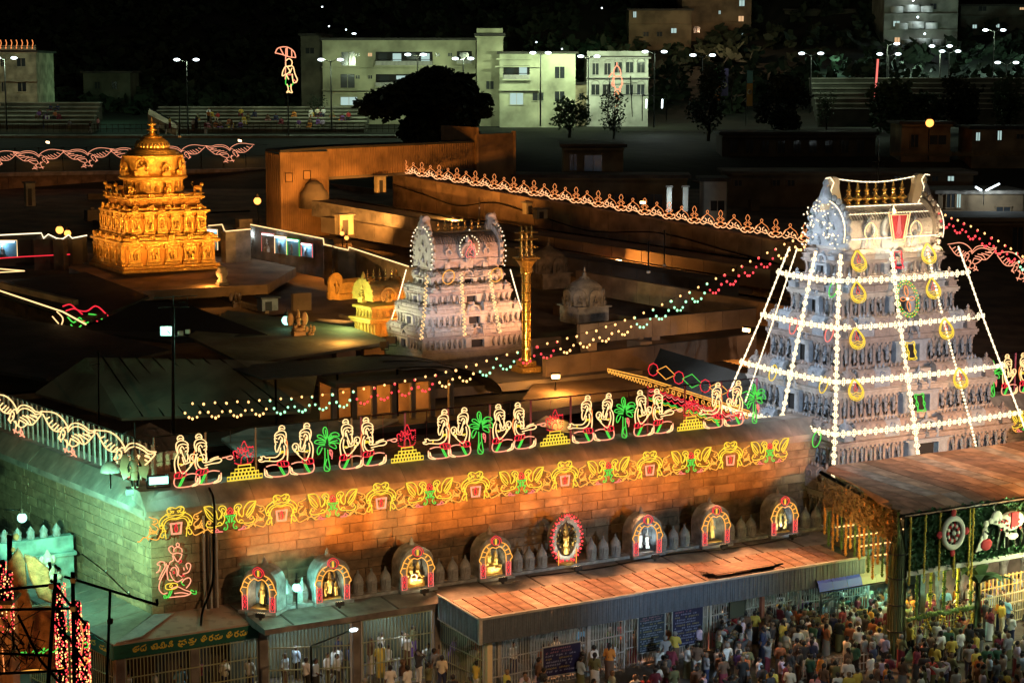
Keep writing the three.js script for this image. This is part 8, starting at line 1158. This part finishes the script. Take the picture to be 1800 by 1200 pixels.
// brown cloth-wrapped winged frame and the ribbed hut
const wf = thing('wrapped_frame', 'brown cloth-wrapped frame with a broad drooping panel left of the shrine wall', 'frame', P(40, 1100, 84), .2), h = (x, y) => P(x, y, 84).sub(wf.position), cloth = std('brown_cloth', [.32, .17, .08], .9, { map: 'stain', mapK: .8, bump: 'bump', bumpK: 1.5, bumpS: .05 }); mk('mast', new G().tube([h(20, 1140), h(20, 1000), h(21, 938)], .12, 7), cloth, wf); mk('draped_panel', new G().ext([[48, 975], [62, 980], [84, 1002], [90, 1060], [70, 1050], [55, 1010]].map(([x, y]) => { const q = h(x, y); return [q.x, q.y]; }), .25, M4(0, 0, h(60, 1000).z), .06), cloth, wf); mk('wrapped_body', new G().ext([[22, 985], [34, 968], [42, 985], [44, 1040], [60, 1100], [18, 1110]].map(([x, y]) => { const q = h(x, y); return [q.x, q.y]; }), .5, M4(0, 0, h(30, 1000).z - .3), .1), cloth, wf); mk('knob', new G().sph(.14, ...h(32, 943).toArray(), 1, 1.2, 1, 8).sph(.12, ...h(26, 965).toArray()), M.ochre, wf); mk('lower_cloth', new G().bbox(1.9, 3, .4, h(60, 1150).x, h(60, 1170).y - .5, h(60, 1150).z - .5, .05), cloth, wf);
const hut = thing('ribbed_hut', 'pinkish ribbed sheet hut at the lower left edge behind the scaffold', 'shed', P(0, 1230, 83), 0), hm = std('pink_sheet', [.46, .27, .19], .7); { const w = 1.45, g = new G().bbox(w, 4.4, 1.2, 0, 0, 0, .02); for (let i = 0; i < 8; i++) g.box(.04, 4.4, .05, -w / 2 + (i + .5) * w / 8, 2.2, .62); mk('ribbed_wall', g, hm, hut); mk('roof', new G().bbox(w + .3, .15, 1.5, 0, 4.4, 0, .03), M.iron, hut); }
point(W(-7.5, 3.0, -1), SOD, 20, 8); 
}
// ------------------------------------------------------------------ people
const sub3 = (a, b) => [a[0] - b[0], a[1] - b[1], a[2] - b[2]];
function capsule(p, a, b, ra, rb) { const ab = sub3(b, a), ap = sub3(p, a), t = clamp((ap[0] * ab[0] + ap[1] * ab[1] + ap[2] * ab[2]) / (ab[0] ** 2 + ab[1] ** 2 + ab[2] ** 2 + 1e-9), 0, 1); return Math.hypot(ap[0] - ab[0] * t, ap[1] - ab[1] * t, ap[2] - ab[2] * t) - lerp(ra, rb, t); }
const smin = (a, b, k) => { const h = clamp(.5 + .5 * (b - a) / k, 0, 1); return lerp(b, a, h) - k * h * (1 - h); };
let MC = new MarchingCubes(34, new THREE.MeshBasicMaterial(), false, false, 60000);
function meshField(f, c, hx, hy, hz) {
const n = MC.size, fld = MC.field, hh = n / 2; MC.isolation = 0;
for (let z = 0; z < n; z++) for (let y = 0; y < n; y++) for (let x = 0; x < n; x++) fld[z * n * n + y * n + x] = -f([c[0] + (x - hh) / hh * hx, c[1] + (y - hh) / hh * hy, c[2] + (z - hh) / hh * hz]);
MC.update(); const k = MC.count, p = MC.positionArray.slice(0, k * 3), g = new THREE.BufferGeometry();
for (let i = 0; i < k; i++) { p[i * 3] = c[0] + p[i * 3] * hx; p[i * 3 + 1] = c[1] + p[i * 3 + 1] * hy; p[i * 3 + 2] = c[2] + p[i * 3 + 2] * hz; }
g.setAttribute('position', new THREE.BufferAttribute(p, 3)); let m = mergeVertices(g, .004); m.computeVertexNormals(); return m;
}
function hand(g, at, dir, side) {                                         // palm, four unequal bent fingers, a thumb off the side
const d = V(...dir).normalize(), s = V(...side).normalize(), o = V(...at), n = d.clone().cross(s), q = (a, b, c) => o.clone().addScaledVector(d, a).addScaledVector(s, b).addScaledVector(n, c);
g.tube([q(-.02, 0, 0), q(.04, 0, .005), q(.085, 0, .01)], .036, 5, false, .034);
[[-.03, .06], [-.01, .075], [.011, .07], [.03, .055]].forEach(([b, l]) => g.tube([q(.08, b, .01), q(.08 + l * .55, b * 1.1, .015), q(.08 + l, b * 1.1, .035)], .0095, 3, false, .007));
g.tube([q(.02, .034, 0), q(.05, .058, .015), q(.08, .06, .03)], .011, 3, false, .008);
}
// joints: hip height, arms as [elbow, wrist] for the two sides, legs as [knee, ankle]
function figureGeos(k) {
const H = k.hip ?? .9, up = k.lean ?? 0, T = (y) => [0, y + (H - .9), up * (y - .9)], sh = T(1.38), nk = T(1.45), hd = [k.tilt ?? 0, T(1.585)[1], T(1.585)[2] + .02];
const arms = k.arms.map(([e, w], i) => { const s = i ? 1 : -1; return [[s * .18, sh[1] - .02, sh[2]], e, w]; }), legs = k.legs.map(([kn, an, toe], i) => [[(i ? 1 : -1) * .085, H - .02, 0], kn, an, toe]);
const torso = (p, g = 0) => { let d = capsule(p, T(1.0), T(1.28), .125 + g, .145 + g); d = smin(d, capsule(p, [-.13, sh[1] - .05, sh[2]], [.13, sh[1] - .05, sh[2]], .085 + g, .085 + g), .08); d = smin(d, capsule(p, [-.07, H, 0], [.07, H, 0], .115 + g, .115 + g), .08); return d; };
const upper = (p, g = 0) => Math.min(...arms.map((a) => capsule(p, a[0], a[1], .052 + g, .042 + g))), fore = (p) => Math.min(...arms.map((a) => capsule(p, a[1], a[2], .041, .028)));
const thigh = (p, g = 0) => Math.min(...legs.map((l) => smin(capsule(p, l[0], l[1], .088 + g, .06 + g), capsule(p, l[1], l[2], .058 + g, .04 + g), .05)));
const body = (p) => { let d = torso(p, -.012); d = smin(d, upper(p), .05); d = smin(d, fore(p), .03); d = smin(d, thigh(p), .06); for (const l of legs) d = smin(d, capsule(p, l[2], l[3], .042, .03), .03); d = smin(d, capsule(p, nk, [hd[0], hd[1] - .05, hd[2]], .055, .05), .04); const q = sub3(p, hd); d = smin(d, Math.hypot(q[0] / .85, q[1], q[2] / .95) - .108, .03); d = smin(d, capsule(p, [hd[0], hd[1] - .06, hd[2] + .04], [hd[0], hd[1] - .085, hd[2] + .055], .05, .04), .03); return d; };
const top = (p) => Math.max(k.bare ? 1 : Math.min(smin(torso(p, .022), upper(p, .024), .05), k.drape ? smin(capsule(p, [-.15, sh[1] + .02, sh[2]], [.13, H + .08, .1], .075, .1), capsule(p, [-.15, sh[1], sh[2] - .03], [-.12, H - .15, -.12], .08, .13), .08) : 1), H - (k.long ?? .1) - p[1]);
const bot = (p) => { if (k.skirt) { const a = legs[0][2], b = legs[1][2], c = [(a[0] + b[0]) / 2, .06, (a[2] + b[2]) / 2]; return Math.max(smin(capsule(p, [0, H + .06, 0], c, .155, k.skirt), thigh(p, .03), .1), p[1] - H - .09, .04 - p[1]); } return Math.max(Math.min(smin(thigh(p, .02), capsule(p, [-.07, H, 0], [.07, H, 0], .135, .135), .06), 1), p[1] - H - .09, (k.hem ?? .1) - p[1]); };
const hair = (p) => { const q = sub3(p, [hd[0], hd[1] + .015, hd[2] - .012]); let d = Math.max(Math.hypot(q[0] / .9, q[1], q[2]) - .122, -(q[1] * .8 - q[2] * 1.0 + .035)); if (k.bun) d = smin(d, Math.hypot(p[0] - hd[0], p[1] - hd[1] + .03, p[2] - hd[2] + .13) - .055, .03); if (k.braid) d = smin(d, capsule(p, [hd[0], hd[1] - .06, hd[2] - .11], [0, H + .15, hd[2] - .16], .04, .022), .03); return d; };
const cy = (H + .85) / 2, hy = cy + .1, span = Math.max(.5, ...arms.flat().map((q) => Math.abs(q[0]) + .12)), dep = Math.max(.42, ...arms.flat().concat(legs.flat()).map((q) => Math.abs(q[2]) + .12));
const b = new G().add(meshField(body, [0, cy, 0], span, hy, dep));
arms.forEach((a, i) => { const d = sub3(a[2], a[1]); hand(b, a[2], d, [i ? -.5 : .5, 0, .8]); });
b.add(new THREE.ConeGeometry(.018, .04, 5), M4(hd[0], hd[1] - .005, hd[2] + .112, 1.9)); for (const s of [-1, 1]) b.sph(.022, hd[0] + s * .092, hd[1] - .005, hd[2] + .005, .5, 1.3, 1, 5);
const eyes = new G(); for (const s of [-1, 1]) eyes.sph(.013, hd[0] + s * .035, hd[1] + .012, hd[2] + .1, 1, .7, .6, 5); eyes.box(.04, .009, .012, hd[0], hd[1] - .052, hd[2] + .102);
const out = { body: b.geo(), hair: new G().add(meshField(hair, [hd[0], hd[1] - .1, hd[2] - .04], .2, k.braid ? .55 : .26, .24)).geo(), eyes: eyes.geo(), bottom: new G().add(meshField(bot, [0, H * .5, 0], Math.max(.46, span * .8), H * .5 + .16, dep)).geo() };
if (!k.bare) out.top = new G().add(meshField(top, [0, H + .22, sh[2] * .5], span * .95, .48, .36)).geo();
return out;
}
const STANDL = [[[-.1, .48, .02], [-.1, .08, -.02], [-.12, .04, .12]], [[.1, .48, .03], [.11, .08, 0], [.13, .04, .14]]], WALK = [[[-.1, .5, .14], [-.1, .1, .2], [-.1, .05, .33]], [[.1, .48, .0], [.1, .14, -.26], [.11, .05, -.14]]];
const DOWN = [[[-.25, 1.12, -.02], [-.25, .87, .06]], [[.25, 1.12, -.02], [.25, .87, .06]]], FOLD = [[[-.25, 1.12, .02], [-.05, 1.18, .22]], [[.25, 1.12, .02], [.05, 1.18, .22]]], ONHEAD = [[[-.36, 1.5, .05], [-.14, 1.66, .0]], [[.36, 1.5, .05], [.14, 1.66, .0]]], HOLD = [[[-.26, 1.13, .05], [-.2, 1.0, .27]], [[.25, 1.12, -.02], [.25, .87, .06]]], RAISE = [[[-.28, 1.5, .1], [-.2, 1.76, .16]], [[.25, 1.12, -.02], [.24, .87, .08]]];
const SIT = [[[-.22, .52, .42], [-.2, .12, .4], [-.2, .06, .53]], [[.2, .52, .43], [.18, .12, .42], [.18, .06, .55]]], CROSS = [[[-.34, .2, .22], [.08, .1, .3], [.16, .08, .34]], [[.34, .2, .22], [-.08, .12, .32], [-.16, .1, .36]]];
const low = (a, dy, dz = 0) => a.map((b) => b.map(([x, y, z]) => [x, y + dy, z + dz]));
const KINDS = [
{ who: 'man', pose: 'standing', arms: DOWN, legs: STANDL }, { who: 'man', pose: 'walking', arms: [[[-.24, 1.13, -.1], [-.23, .9, -.12]], [[.24, 1.13, .04], [.23, .92, .16]]], legs: WALK, long: .16 }, { who: 'man', pose: 'arms folded', arms: FOLD, legs: STANDL },
{ who: 'man', pose: 'holding the head', arms: ONHEAD, legs: STANDL }, { who: 'man', pose: 'in long cloth', arms: HOLD, legs: STANDL, skirt: .19 }, { who: 'woman', pose: 'in sari', arms: HOLD, legs: STANDL, skirt: .22, drape: 1, bun: 1, long: -.02 },
{ who: 'woman', pose: 'in long dress', arms: DOWN, legs: STANDL, skirt: .2, braid: 1, long: .34 }, { who: 'man', pose: 'raising an arm', arms: RAISE, legs: STANDL }, { who: 'woman', pose: 'leaning in sari', arms: low(HOLD, -.02, .1), legs: STANDL, skirt: .22, drape: 1, bun: 1, lean: .28 },
{ who: 'man', pose: 'sitting', hip: .5, arms: low(HOLD, -.4, .1), legs: SIT, lean: .08 }, { who: 'woman', pose: 'sitting cross-legged', hip: .18, arms: low(FOLD, -.72), legs: CROSS, drape: 1, bun: 1, skirt: .2, long: -.02 },
].map((k) => ({ ...k, geo: figureGeos(k) }));
MC = new MarchingCubes(18, new THREE.MeshBasicMaterial(), false, false, 20000);
for (const k of KINDS) k.low = figureGeos(k);
const SKIN = [[.2, .1, .055], [.26, .14, .08], [.16, .08, .045], [.3, .17, .1]].map((c, i) => std('skin_' + 'abcd'[i], c, .6)), HAIR = std('black_hair', [.012, .01, .01], .5), GREYH = std('grey_hair', [.25, .24, .22], .6), SHAVED = std('shaved_head', [.2, .12, .07], .6), EYEM = std('dark_eyes', [.01, .008, .008], .3);
const CL = { white: [.72, .72, .7], cream: [.62, .56, .42], 'pale blue': [.4, .52, .65], 'sky blue': [.2, .45, .62], navy: [.03, .04, .1], lilac: [.5, .42, .58], grey: [.26, .26, .27], charcoal: [.05, .05, .055], black: [.02, .02, .02], brown: [.14, .08, .05], rust: [.4, .13, .05], orange: [.65, .24, .04], yellow: [.62, .46, .08], red: [.45, .04, .04], maroon: [.2, .03, .05], pink: [.58, .25, .28], violet: [.18, .08, .28], 'dark green': [.04, .12, .07], olive: [.16, .16, .07], teal: [.04, .25, .27] };
const CLM = {}; for (const [k, c] of Object.entries(CL)) CLM[k] = std(k.replace(' ', '_') + '_cloth', c, .85);
const SAT = ['red', 'maroon', 'maroon', 'pink', 'orange', 'yellow', 'rust', 'violet', 'olive', 'navy', 'brown', 'brown'], PALE = ['white', 'white', 'white', 'cream', 'pale blue', 'lilac', 'grey', 'yellow', 'charcoal', 'brown', 'olive', 'rust'], DARKT = ['charcoal', 'black', 'charcoal', 'navy', 'brown', 'black', 'grey', 'olive', 'maroon', 'dark green'], BOT = ['charcoal', 'black', 'navy', 'brown', 'grey', 'cream', 'white', 'olive', 'maroon'];
const labelUse = new Set(), bags = new Map(); let heads = 0;
function person(p, turn, place, group, { kinds, tops, hat, k = 1, bots = BOT }) {
let kind, a, b, hair, label, n = 0;
do { kind = KINDS[pick(kinds)]; a = pick(kind.who === 'woman' && !tops.strict ? SAT : tops); b = kind.drape ? (rnd() < .6 ? a : pick(SAT)) : pick(bots); hair = hat ? 'turban' : kind.who === 'man' ? (rnd() < .12 ? 'grey' : rnd() < .2 ? 'shaved' : 'black') : 'black';
const h = hat ? `, ${n % 2 ? 'orange' : 'red'} head cloth` : hair === 'black' ? '' : hair === 'grey' ? ', grey hair' : ', shaved head';
label = `${kind.who} ${kind.pose}, ${a} over ${b}${h}, ${place}`; } while (labelUse.has(label) && n++ < 60);
labelUse.add(label);
const size = k * rr(.94, 1.05), G0 = kind.geo, mass = ++heads > 296, t = mass ? null : thing('person', label, 'person', p, turn, group), put = (name, g, m) => { if (!mass) return mk(name, g, m, t); if (!bags.has(m)) bags.set(m, new G()); if (name !== 'eyes') bags.get(m).add(kind.low[['top', 'bottom', 'body', 'hair'].find((q) => G0[q] === g)], M4(p.x, p.y, p.z, 0, turn, 0, size)); };
put('body', G0.body, pick(SKIN)); if (G0.top) put(kind.who === 'woman' ? 'blouse' : 'shirt', G0.top, CLM[a]); put(kind.skirt ? 'lower_cloth' : 'trousers', G0.bottom, CLM[b]); put(hat ? 'head_cloth' : 'hair', G0.hair, hat ? CLM[label.includes('orange head') ? 'orange' : 'red'] : hair === 'grey' ? GREYH : hair === 'shaved' ? SHAVED : HAIR); put('eyes', G0.eyes, EYEM);
if (t) t.scale.setScalar(size); return t;
}
const placed = [];
// people scattered over a patch of the street: corners of the patch in the view, on the ground
function crowd(quad, n, gap, h, place, group, opt) {
const C = quad.map(([x, y]) => atH(x, y, h)); let tries = 0, made = 0;
while (made < n && tries++ < n * 30) {
const u = rnd(), v = rnd(), p = C[0].clone().lerp(C[1], u).lerp(C[3].clone().lerp(C[2], u), v).setY(h);
if (placed.some((q) => (q.x - p.x) ** 2 + (q.z - p.z) ** 2 < gap * gap)) continue;
placed.push(p); made++; person(p, opt.turn !== undefined ? opt.turn + rr(-1, 1) * (opt.vary ?? .8) : rr(0, 2 * PI), place, group, opt);
}
}
const MIX = [0, 0, 0, 1, 1, 2, 2, 4, 5, 6, 7, 3], STD = { kinds: MIX, tops: [...PALE, ...PALE, ...DARKT], turn: PI - .3, vary: 1.5 };
crowd([[1245, 1128], [1420, 1102], [1430, 1160], [1260, 1180]], 30, .44, .02, 'packed beside the long pale grille', 'pilgrims by the long pale grille', { ...STD, tops: [...DARKT, ...PALE] });
crowd([[1400, 1098], [1570, 1075], [1575, 1120], [1420, 1150]], 40, .4, .02, 'below the arched blue canopy', 'pilgrims below the arched canopy', { ...STD, tops: [...PALE, ...PALE, ...DARKT] });
crowd([[1250, 1185], [1420, 1165], [1410, 1290], [1245, 1290]], 20, .55, .02, 'bottom edge left of the white barrier', 'pilgrims left of the white barrier', STD);
crowd([[1430, 1150], [1590, 1125], [1590, 1290], [1430, 1290]], 26, .5, .02, 'around the white barrier rail', 'pilgrims around the white barrier', STD);
crowd([[1560, 1120], [1700, 1105], [1700, 1165], [1560, 1180]], 22, .52, .02, 'before the swagged gateway fence', 'pilgrims before the gateway', { ...STD, tops: [...DARKT, ...PALE] });
crowd([[1600, 1185], [1780, 1165], [1780, 1290], [1600, 1290]], 24, .52, .02, 'near the hand cart', 'pilgrims near the hand cart', { ...STD, tops: [...DARKT, ...DARKT, ...PALE] });
crowd([[1690, 1075], [1830, 1045], [1840, 1120], [1700, 1130]], 34, .42, .02, 'queueing along the long pale fence', 'pilgrims queueing along the pale fence', { kinds: [0, 0, 1, 4, 5, 6, 2, 5], tops: ['white', 'white', 'cream', 'pale blue', 'sky blue', 'orange', 'red', 'lilac', 'charcoal', 'yellow'], turn: 1.9, vary: .7 });
crowd([[1040, 1165], [1240, 1140], [1235, 1280], [1040, 1290]], 22, .58, .02, 'below the two notice boards', 'pilgrims below the notice boards', { ...STD, tops: [...DARKT, ...PALE] });
crowd([[880, 1195], [1040, 1175], [1040, 1290], [880, 1290]], 12, .7, .02, 'before the wide notice board', 'pilgrims before the wide notice board', STD);
crowd([[690, 1200], [850, 1195], [850, 1285], [690, 1290]], 12, .65, .02, 'below the near canopy end', 'pilgrims below the canopy end', STD);
crowd([[560, 1195], [690, 1190], [690, 1285], [560, 1290]], 8, .65, .02, 'below the white-shirted queue', 'pilgrims below the queue hall', { ...STD, kinds: [0, 1, 5, 6, 4] });
crowd([[690, 1152], [850, 1160], [850, 1185], [700, 1185]], 7, .6, .02, 'at the canopy corner grille', 'pilgrims at the canopy corner', { kinds: [5, 8, 5, 9, 8], tops: ['white', 'orange', 'yellow', 'red'], turn: 1.2, vary: 1 });
crowd([[1730, 1022], [1830, 1003], [1830, 1030], [1735, 1045]], 12, .5, .05, 'behind the long pale fence', 'turbaned pilgrims behind the pale fence', { kinds: [0, 2, 4], tops: { ...['white', 'cream', 'pink', 'orange'], length: 4 }, hat: true, turn: -.4, vary: .8 });
crowd([[1590, 1090], [1690, 1075], [1700, 1100], [1595, 1112]], 10, .5, .05, 'inside the garlanded gateway', 'pilgrims inside the gateway', { kinds: [0, 2, 5, 6, 4], tops: ['white', 'orange', 'pink', 'yellow', 'sky blue'], turn: .3, vary: 1 });
{ // the queue behind the grilles
const q = { kinds: [0, 0, 2, 4, 1, 6], tops: ['white', 'white', 'white', 'pale blue', 'cream', 'sky blue'], turn: 1.9, vary: .9 };
for (let i = 0; i < 26; i++) { const s = rr(5.2, 11.8), o = rr(1, 3.7), p = W(s, .1, o); if (placed.some((k) => k.distanceTo(p) < .42)) continue; placed.push(p); person(p, 1.9 + rr(-.8, .8), 'behind the grille past the banner', 'pilgrims queueing behind the grille', q); }
for (let i = 0; i < 6; i++) { const p = W(-1.6 + i * 1.1, .1, 1.2 + (i % 3) * .3); person(p, rr(0, 6), 'behind the grille under the banner', 'pilgrims behind the banner grille', q); }
for (let i = 0; i < 10; i++) { const p = W(13.5 + i * 2, .1, 5.2 + (i % 3) * .5); person(p, rr(0, 6), 'behind the pale grilles under the long canopy', 'pilgrims behind the pale grilles', q); }
const seat = thing('low_kerb', 'low stone kerb under the wide notice board with a seated couple', 'kerb', W(15.9, 0, 8.6), RY); mk('slab', new G().bbox(4.6, .42, .5, 0, 0, 0, .04), M.conc, seat); mk('foot', new G().bbox(4.8, .1, .7, 0, 0, .05, .02), M.conc, seat);
for (const [s, l] of [[14.35, 'nearer the cream post'], [15.15, 'nearer the notice board']]) person(W(s, 0, 8.65), RY + rr(-.2, .2), `seated on the low kerb ${l}`, undefined, { kinds: [9], tops: ['lilac', 'pale blue'], bots: ['lilac', 'grey'] });
}
for (const [q, n, w] of [[[[1245, 1128], [1570, 1078], [1580, 1130], [1255, 1185]], 44, 'below the arched blue canopy'], [[[1240, 1185], [1600, 1135], [1600, 1290], [1240, 1290]], 46, 'around the white barrier'], [[[1600, 1180], [1830, 1120], [1830, 1290], [1600, 1290]], 40, 'near the hand cart'], [[[1000, 1165], [1240, 1140], [1240, 1290], [1000, 1290]], 16, 'below the two notice boards']]) crowd(q, n, .37, .02, w, 'pilgrims', { ...STD, kinds: [0, 0, 1, 2, 4, 6], tops: [...PALE, ...PALE, ...DARKT] });
// far people on the steps: smaller in the view
for (let i = 0; i < 42; i++) { const x = i < 34 ? rr(345, 628) : rr(70, 108), row = Math.floor(rr(1, 5)), d = 306 + row * 1.5, y0 = (232 - 226) * 0; const st = i < 34 ? [232, 190, 7] : [226, 182, 6], rise = (st[0] - st[1]) / 11.2, base = P(x, st[0], 306), p = V(P(x, 210, d).x, base.y + rise * row / st[2], base.z - (row - 1) * 1.5 - .4); person(p, rr(-.5, .5), `seated on the ${i < 34 ? 'wide' : 'left'} stone steps, ${['lowest', 'second', 'third', 'fourth', 'fifth'][row - 1]} row`, 'pilgrims seated on the far steps', { kinds: [9, 10, 10], tops: [...PALE, ...SAT], k: 1.25 }); }
for (const [x, y] of [[76, 228], [122, 232], [158, 234], [172, 228], [278, 236], [291, 237], [298, 226], [339, 230], [345, 226], [361, 235], [366, 214], [407, 230]]) { const p = P(x, y, 299); person(p, rr(0, 6), x < 200 ? 'walking on the far walkway left of the vimana finial' : 'walking on the far walkway right of the vimana finial', 'people on the far walkway', { kinds: [0, 1, 6, 4], tops: [...PALE, ...DARKT], k: 1.1 }); }

{ const t = thing('crowd', 'packed mass of small people filling the street gaps, and far ones on the stone steps'); t.userData.kind = 'stuff'; delete t.userData.category; for (const [m, g] of bags) if (g.a.length) mk('people_mass', g, m, t, 'stuff'); }
// ------------------------------------------------------------------ floodlights inferred from their light, with unseen fill lights added
// an added row of unseen narrow orange spots shapes the bright band on the wall
for (let i = 0; i < 15; i++) { const x = 5.6 + i * 2.15, k = i < 3 ? 1.25 : i === 3 ? .8 : i < 11 ? 1.05 : .6; spot(W(x - 1, 15, 28), W(x, 7.3, 0), ORANGE, 5200 * k, .074, .75, 8); }
spot(W(14, 9, 30), W(12.2, 6.7, 0), [1, .8, .35], 1500, .05, .35, 5);
// unseen spots added along the wall top light the canopy roofs
for (const x of [13.5, 18.5, 24, 29.5]) spot(W(x, 10.3, .35), W(x + .5, 3.7, 6.6), [1, .4, .16], 1000, .42, .7, 8);
spot(W(22, 9, 30), W(23, 3.4, 8.5), [.6, .8, 1], 700, .3, .8, 12);  // unseen pale blue spot added for the canopy cladding
point(W(30.5, 6.2, 10.5), SOD, 14, 6); spot(P(120, 1120, 74), P(50, 1050, 84), SOD, 160, .5, .7, 6);
spot(W(46, 21, 44), W(45, 7, 9), [1, .42, .12], 9000, .2, .5, 12);  // high sodium source across the street, unseen, for the pavilion roof
spot(W(48, 22, 38), W(45, 12, 0), [1, .62, .42], 4600, .28, .6, 12);  // unseen warm and cool spots added to brighten the tall tower
spot(W(20, 20, 34), W(43, 11, -2), [.62, .78, 1], 3600, .24, .6, 12);
spot(W(18, 18, -16), W(40, 12, -4), [.75, .85, 1], 2200, .36, .6, 12);
spot(W(8, 15, 30), W(10, 5, 2), [1, .55, .25], 900, .5, .6, 12);
for (const x of [-2.4, -.6, 1.2, 2.8]) point(GC.clone().addScaledVector(ND, 2.5).addScaledVector(UD, x).add(V(0, 18.5, 0)), [1, .72, .38], 15, 4);
for (const [x, y, z] of [[-6.2, 20.4, 1.6], [-6.4, 18.6, -1]]) point(GC.clone().addScaledVector(ND, z).addScaledVector(UD, x).add(V(0, y, 0)), [.85, .92, 1], 34, 5);  // unseen cool points added to whiten the near gable
// white light on the crowd and the gateway
spot(W(37, 11, 26), W(36, 0, 11), [.8, .95, .85], 170, .62, .7, 14);
spot(W(24, 10, 26), W(24, 0, 11), [.8, .95, .85], 90, .62, .8, 14);
point(W(36.5, 3.2, 11.2), [1, .85, .3], 26, 8); point(W(43, 3.6, 11.5), [1, .82, .5], 46, 8); point(W(35, 4.2, 10.6), [.5, 1, .3], 18, 6); point(W(41, 5.6, 15.4), [.8, 1, .6], 100, 8); point(W(31.2, 6.0, 8.6), [1, .5, .15], 24, 6);
// floods round the vimana, the mid tower, the mast and the gold shrine
for (const [x, z, y, i] of [[1, 12, .6, 420], [-6, 11, .6, 300], [8, 11, .6, 300], [-12, 3, .6, 240], [-12, -5, .6, 160]]) { const p = VIM.clone().addScaledVector(UD, x).addScaledVector(ND, z).add(V(0, y, 0)); spot(p, VIM.clone().add(V(0, 6.5, 0)).addScaledVector(UD, x * .3), [1, .47, .1], i * 1.75, .62, .7, 6); }
spot(VIM.clone().addScaledVector(ND, 24).addScaledVector(UD, 2).add(V(0, 5, 0)), VIM.clone().add(V(0, 10.5, 0)), [1, .5, .12], 4200, .2, .5, 6);
{ const C = midTower.position; spot(C.clone().addScaledVector(ND, 9).addScaledVector(UD, -7).add(V(0, 2.5, 0)), C.clone().add(V(0, 5, 0)), [.75,.82,1], 260, .6, .6, 6); spot(C.clone().addScaledVector(ND, 9).addScaledVector(UD, 6).add(V(0, 2, 0)), C.clone().add(V(0, 5, 0)), [1, .42, .2], 900, .6, .6, 6); spot(C.clone().addScaledVector(UD, -10).addScaledVector(ND, -2).add(V(0, 2, 0)), C.clone().add(V(0, 5, 0)), [.85, .88, .6], 300, .6, .6, 6);
spot(onSlope(900, 655, 1.5), onSlope(925, 600, 2), [1, .5, .15], 260, .7, .6, 5); const Q = onSlope(668, 588, -.4), q = (x, y, z) => Q.clone().addScaledVector(UD, x).addScaledVector(ND, z).add(V(0, y, 0)); spot(q(-6, 3, 2.5), q(-.8, 2, 0), [.72, 1, .4], 190, .5, .5, 5); spot(q(.5, 3.4, 6.5), q(.4, 2.2, .5), [1, .45, .1], 300, .5, .5, 5); point(q(.9, 1.6, 3.0), [1, .36, .06], 38, 5); point(q(-2.9, 1.8, .6), [.7, 1, .35], 22, 5); point(q(-5.2, 1.2, 4.6), [1, .42, .08], 30, 5); spot(onSlope(600, 548, .8), onSlope(600, 505, 1.5), [1, .45, .1], 600, .7, .5, 5);
spot(onSlope(1040, 600, 1.2), onSlope(1027, 540, 2), [1, .62, .35], 160, .7, .6, 5); }
// golden finials of the tall tower
spot(GC.clone().addScaledVector(ND, 1.9).add(V(0, 20.3, 0)), GC.clone().add(V(0, 21.2, 0)), [1, .62, .2], 16, 1.1, .6, 3); point(GC.clone().addScaledVector(ND, 2.6).addScaledVector(UD, -1.2).add(V(0, 20.2, 0)), [1, .75, .4], 9, 4);
renderer.render(scene, camera);
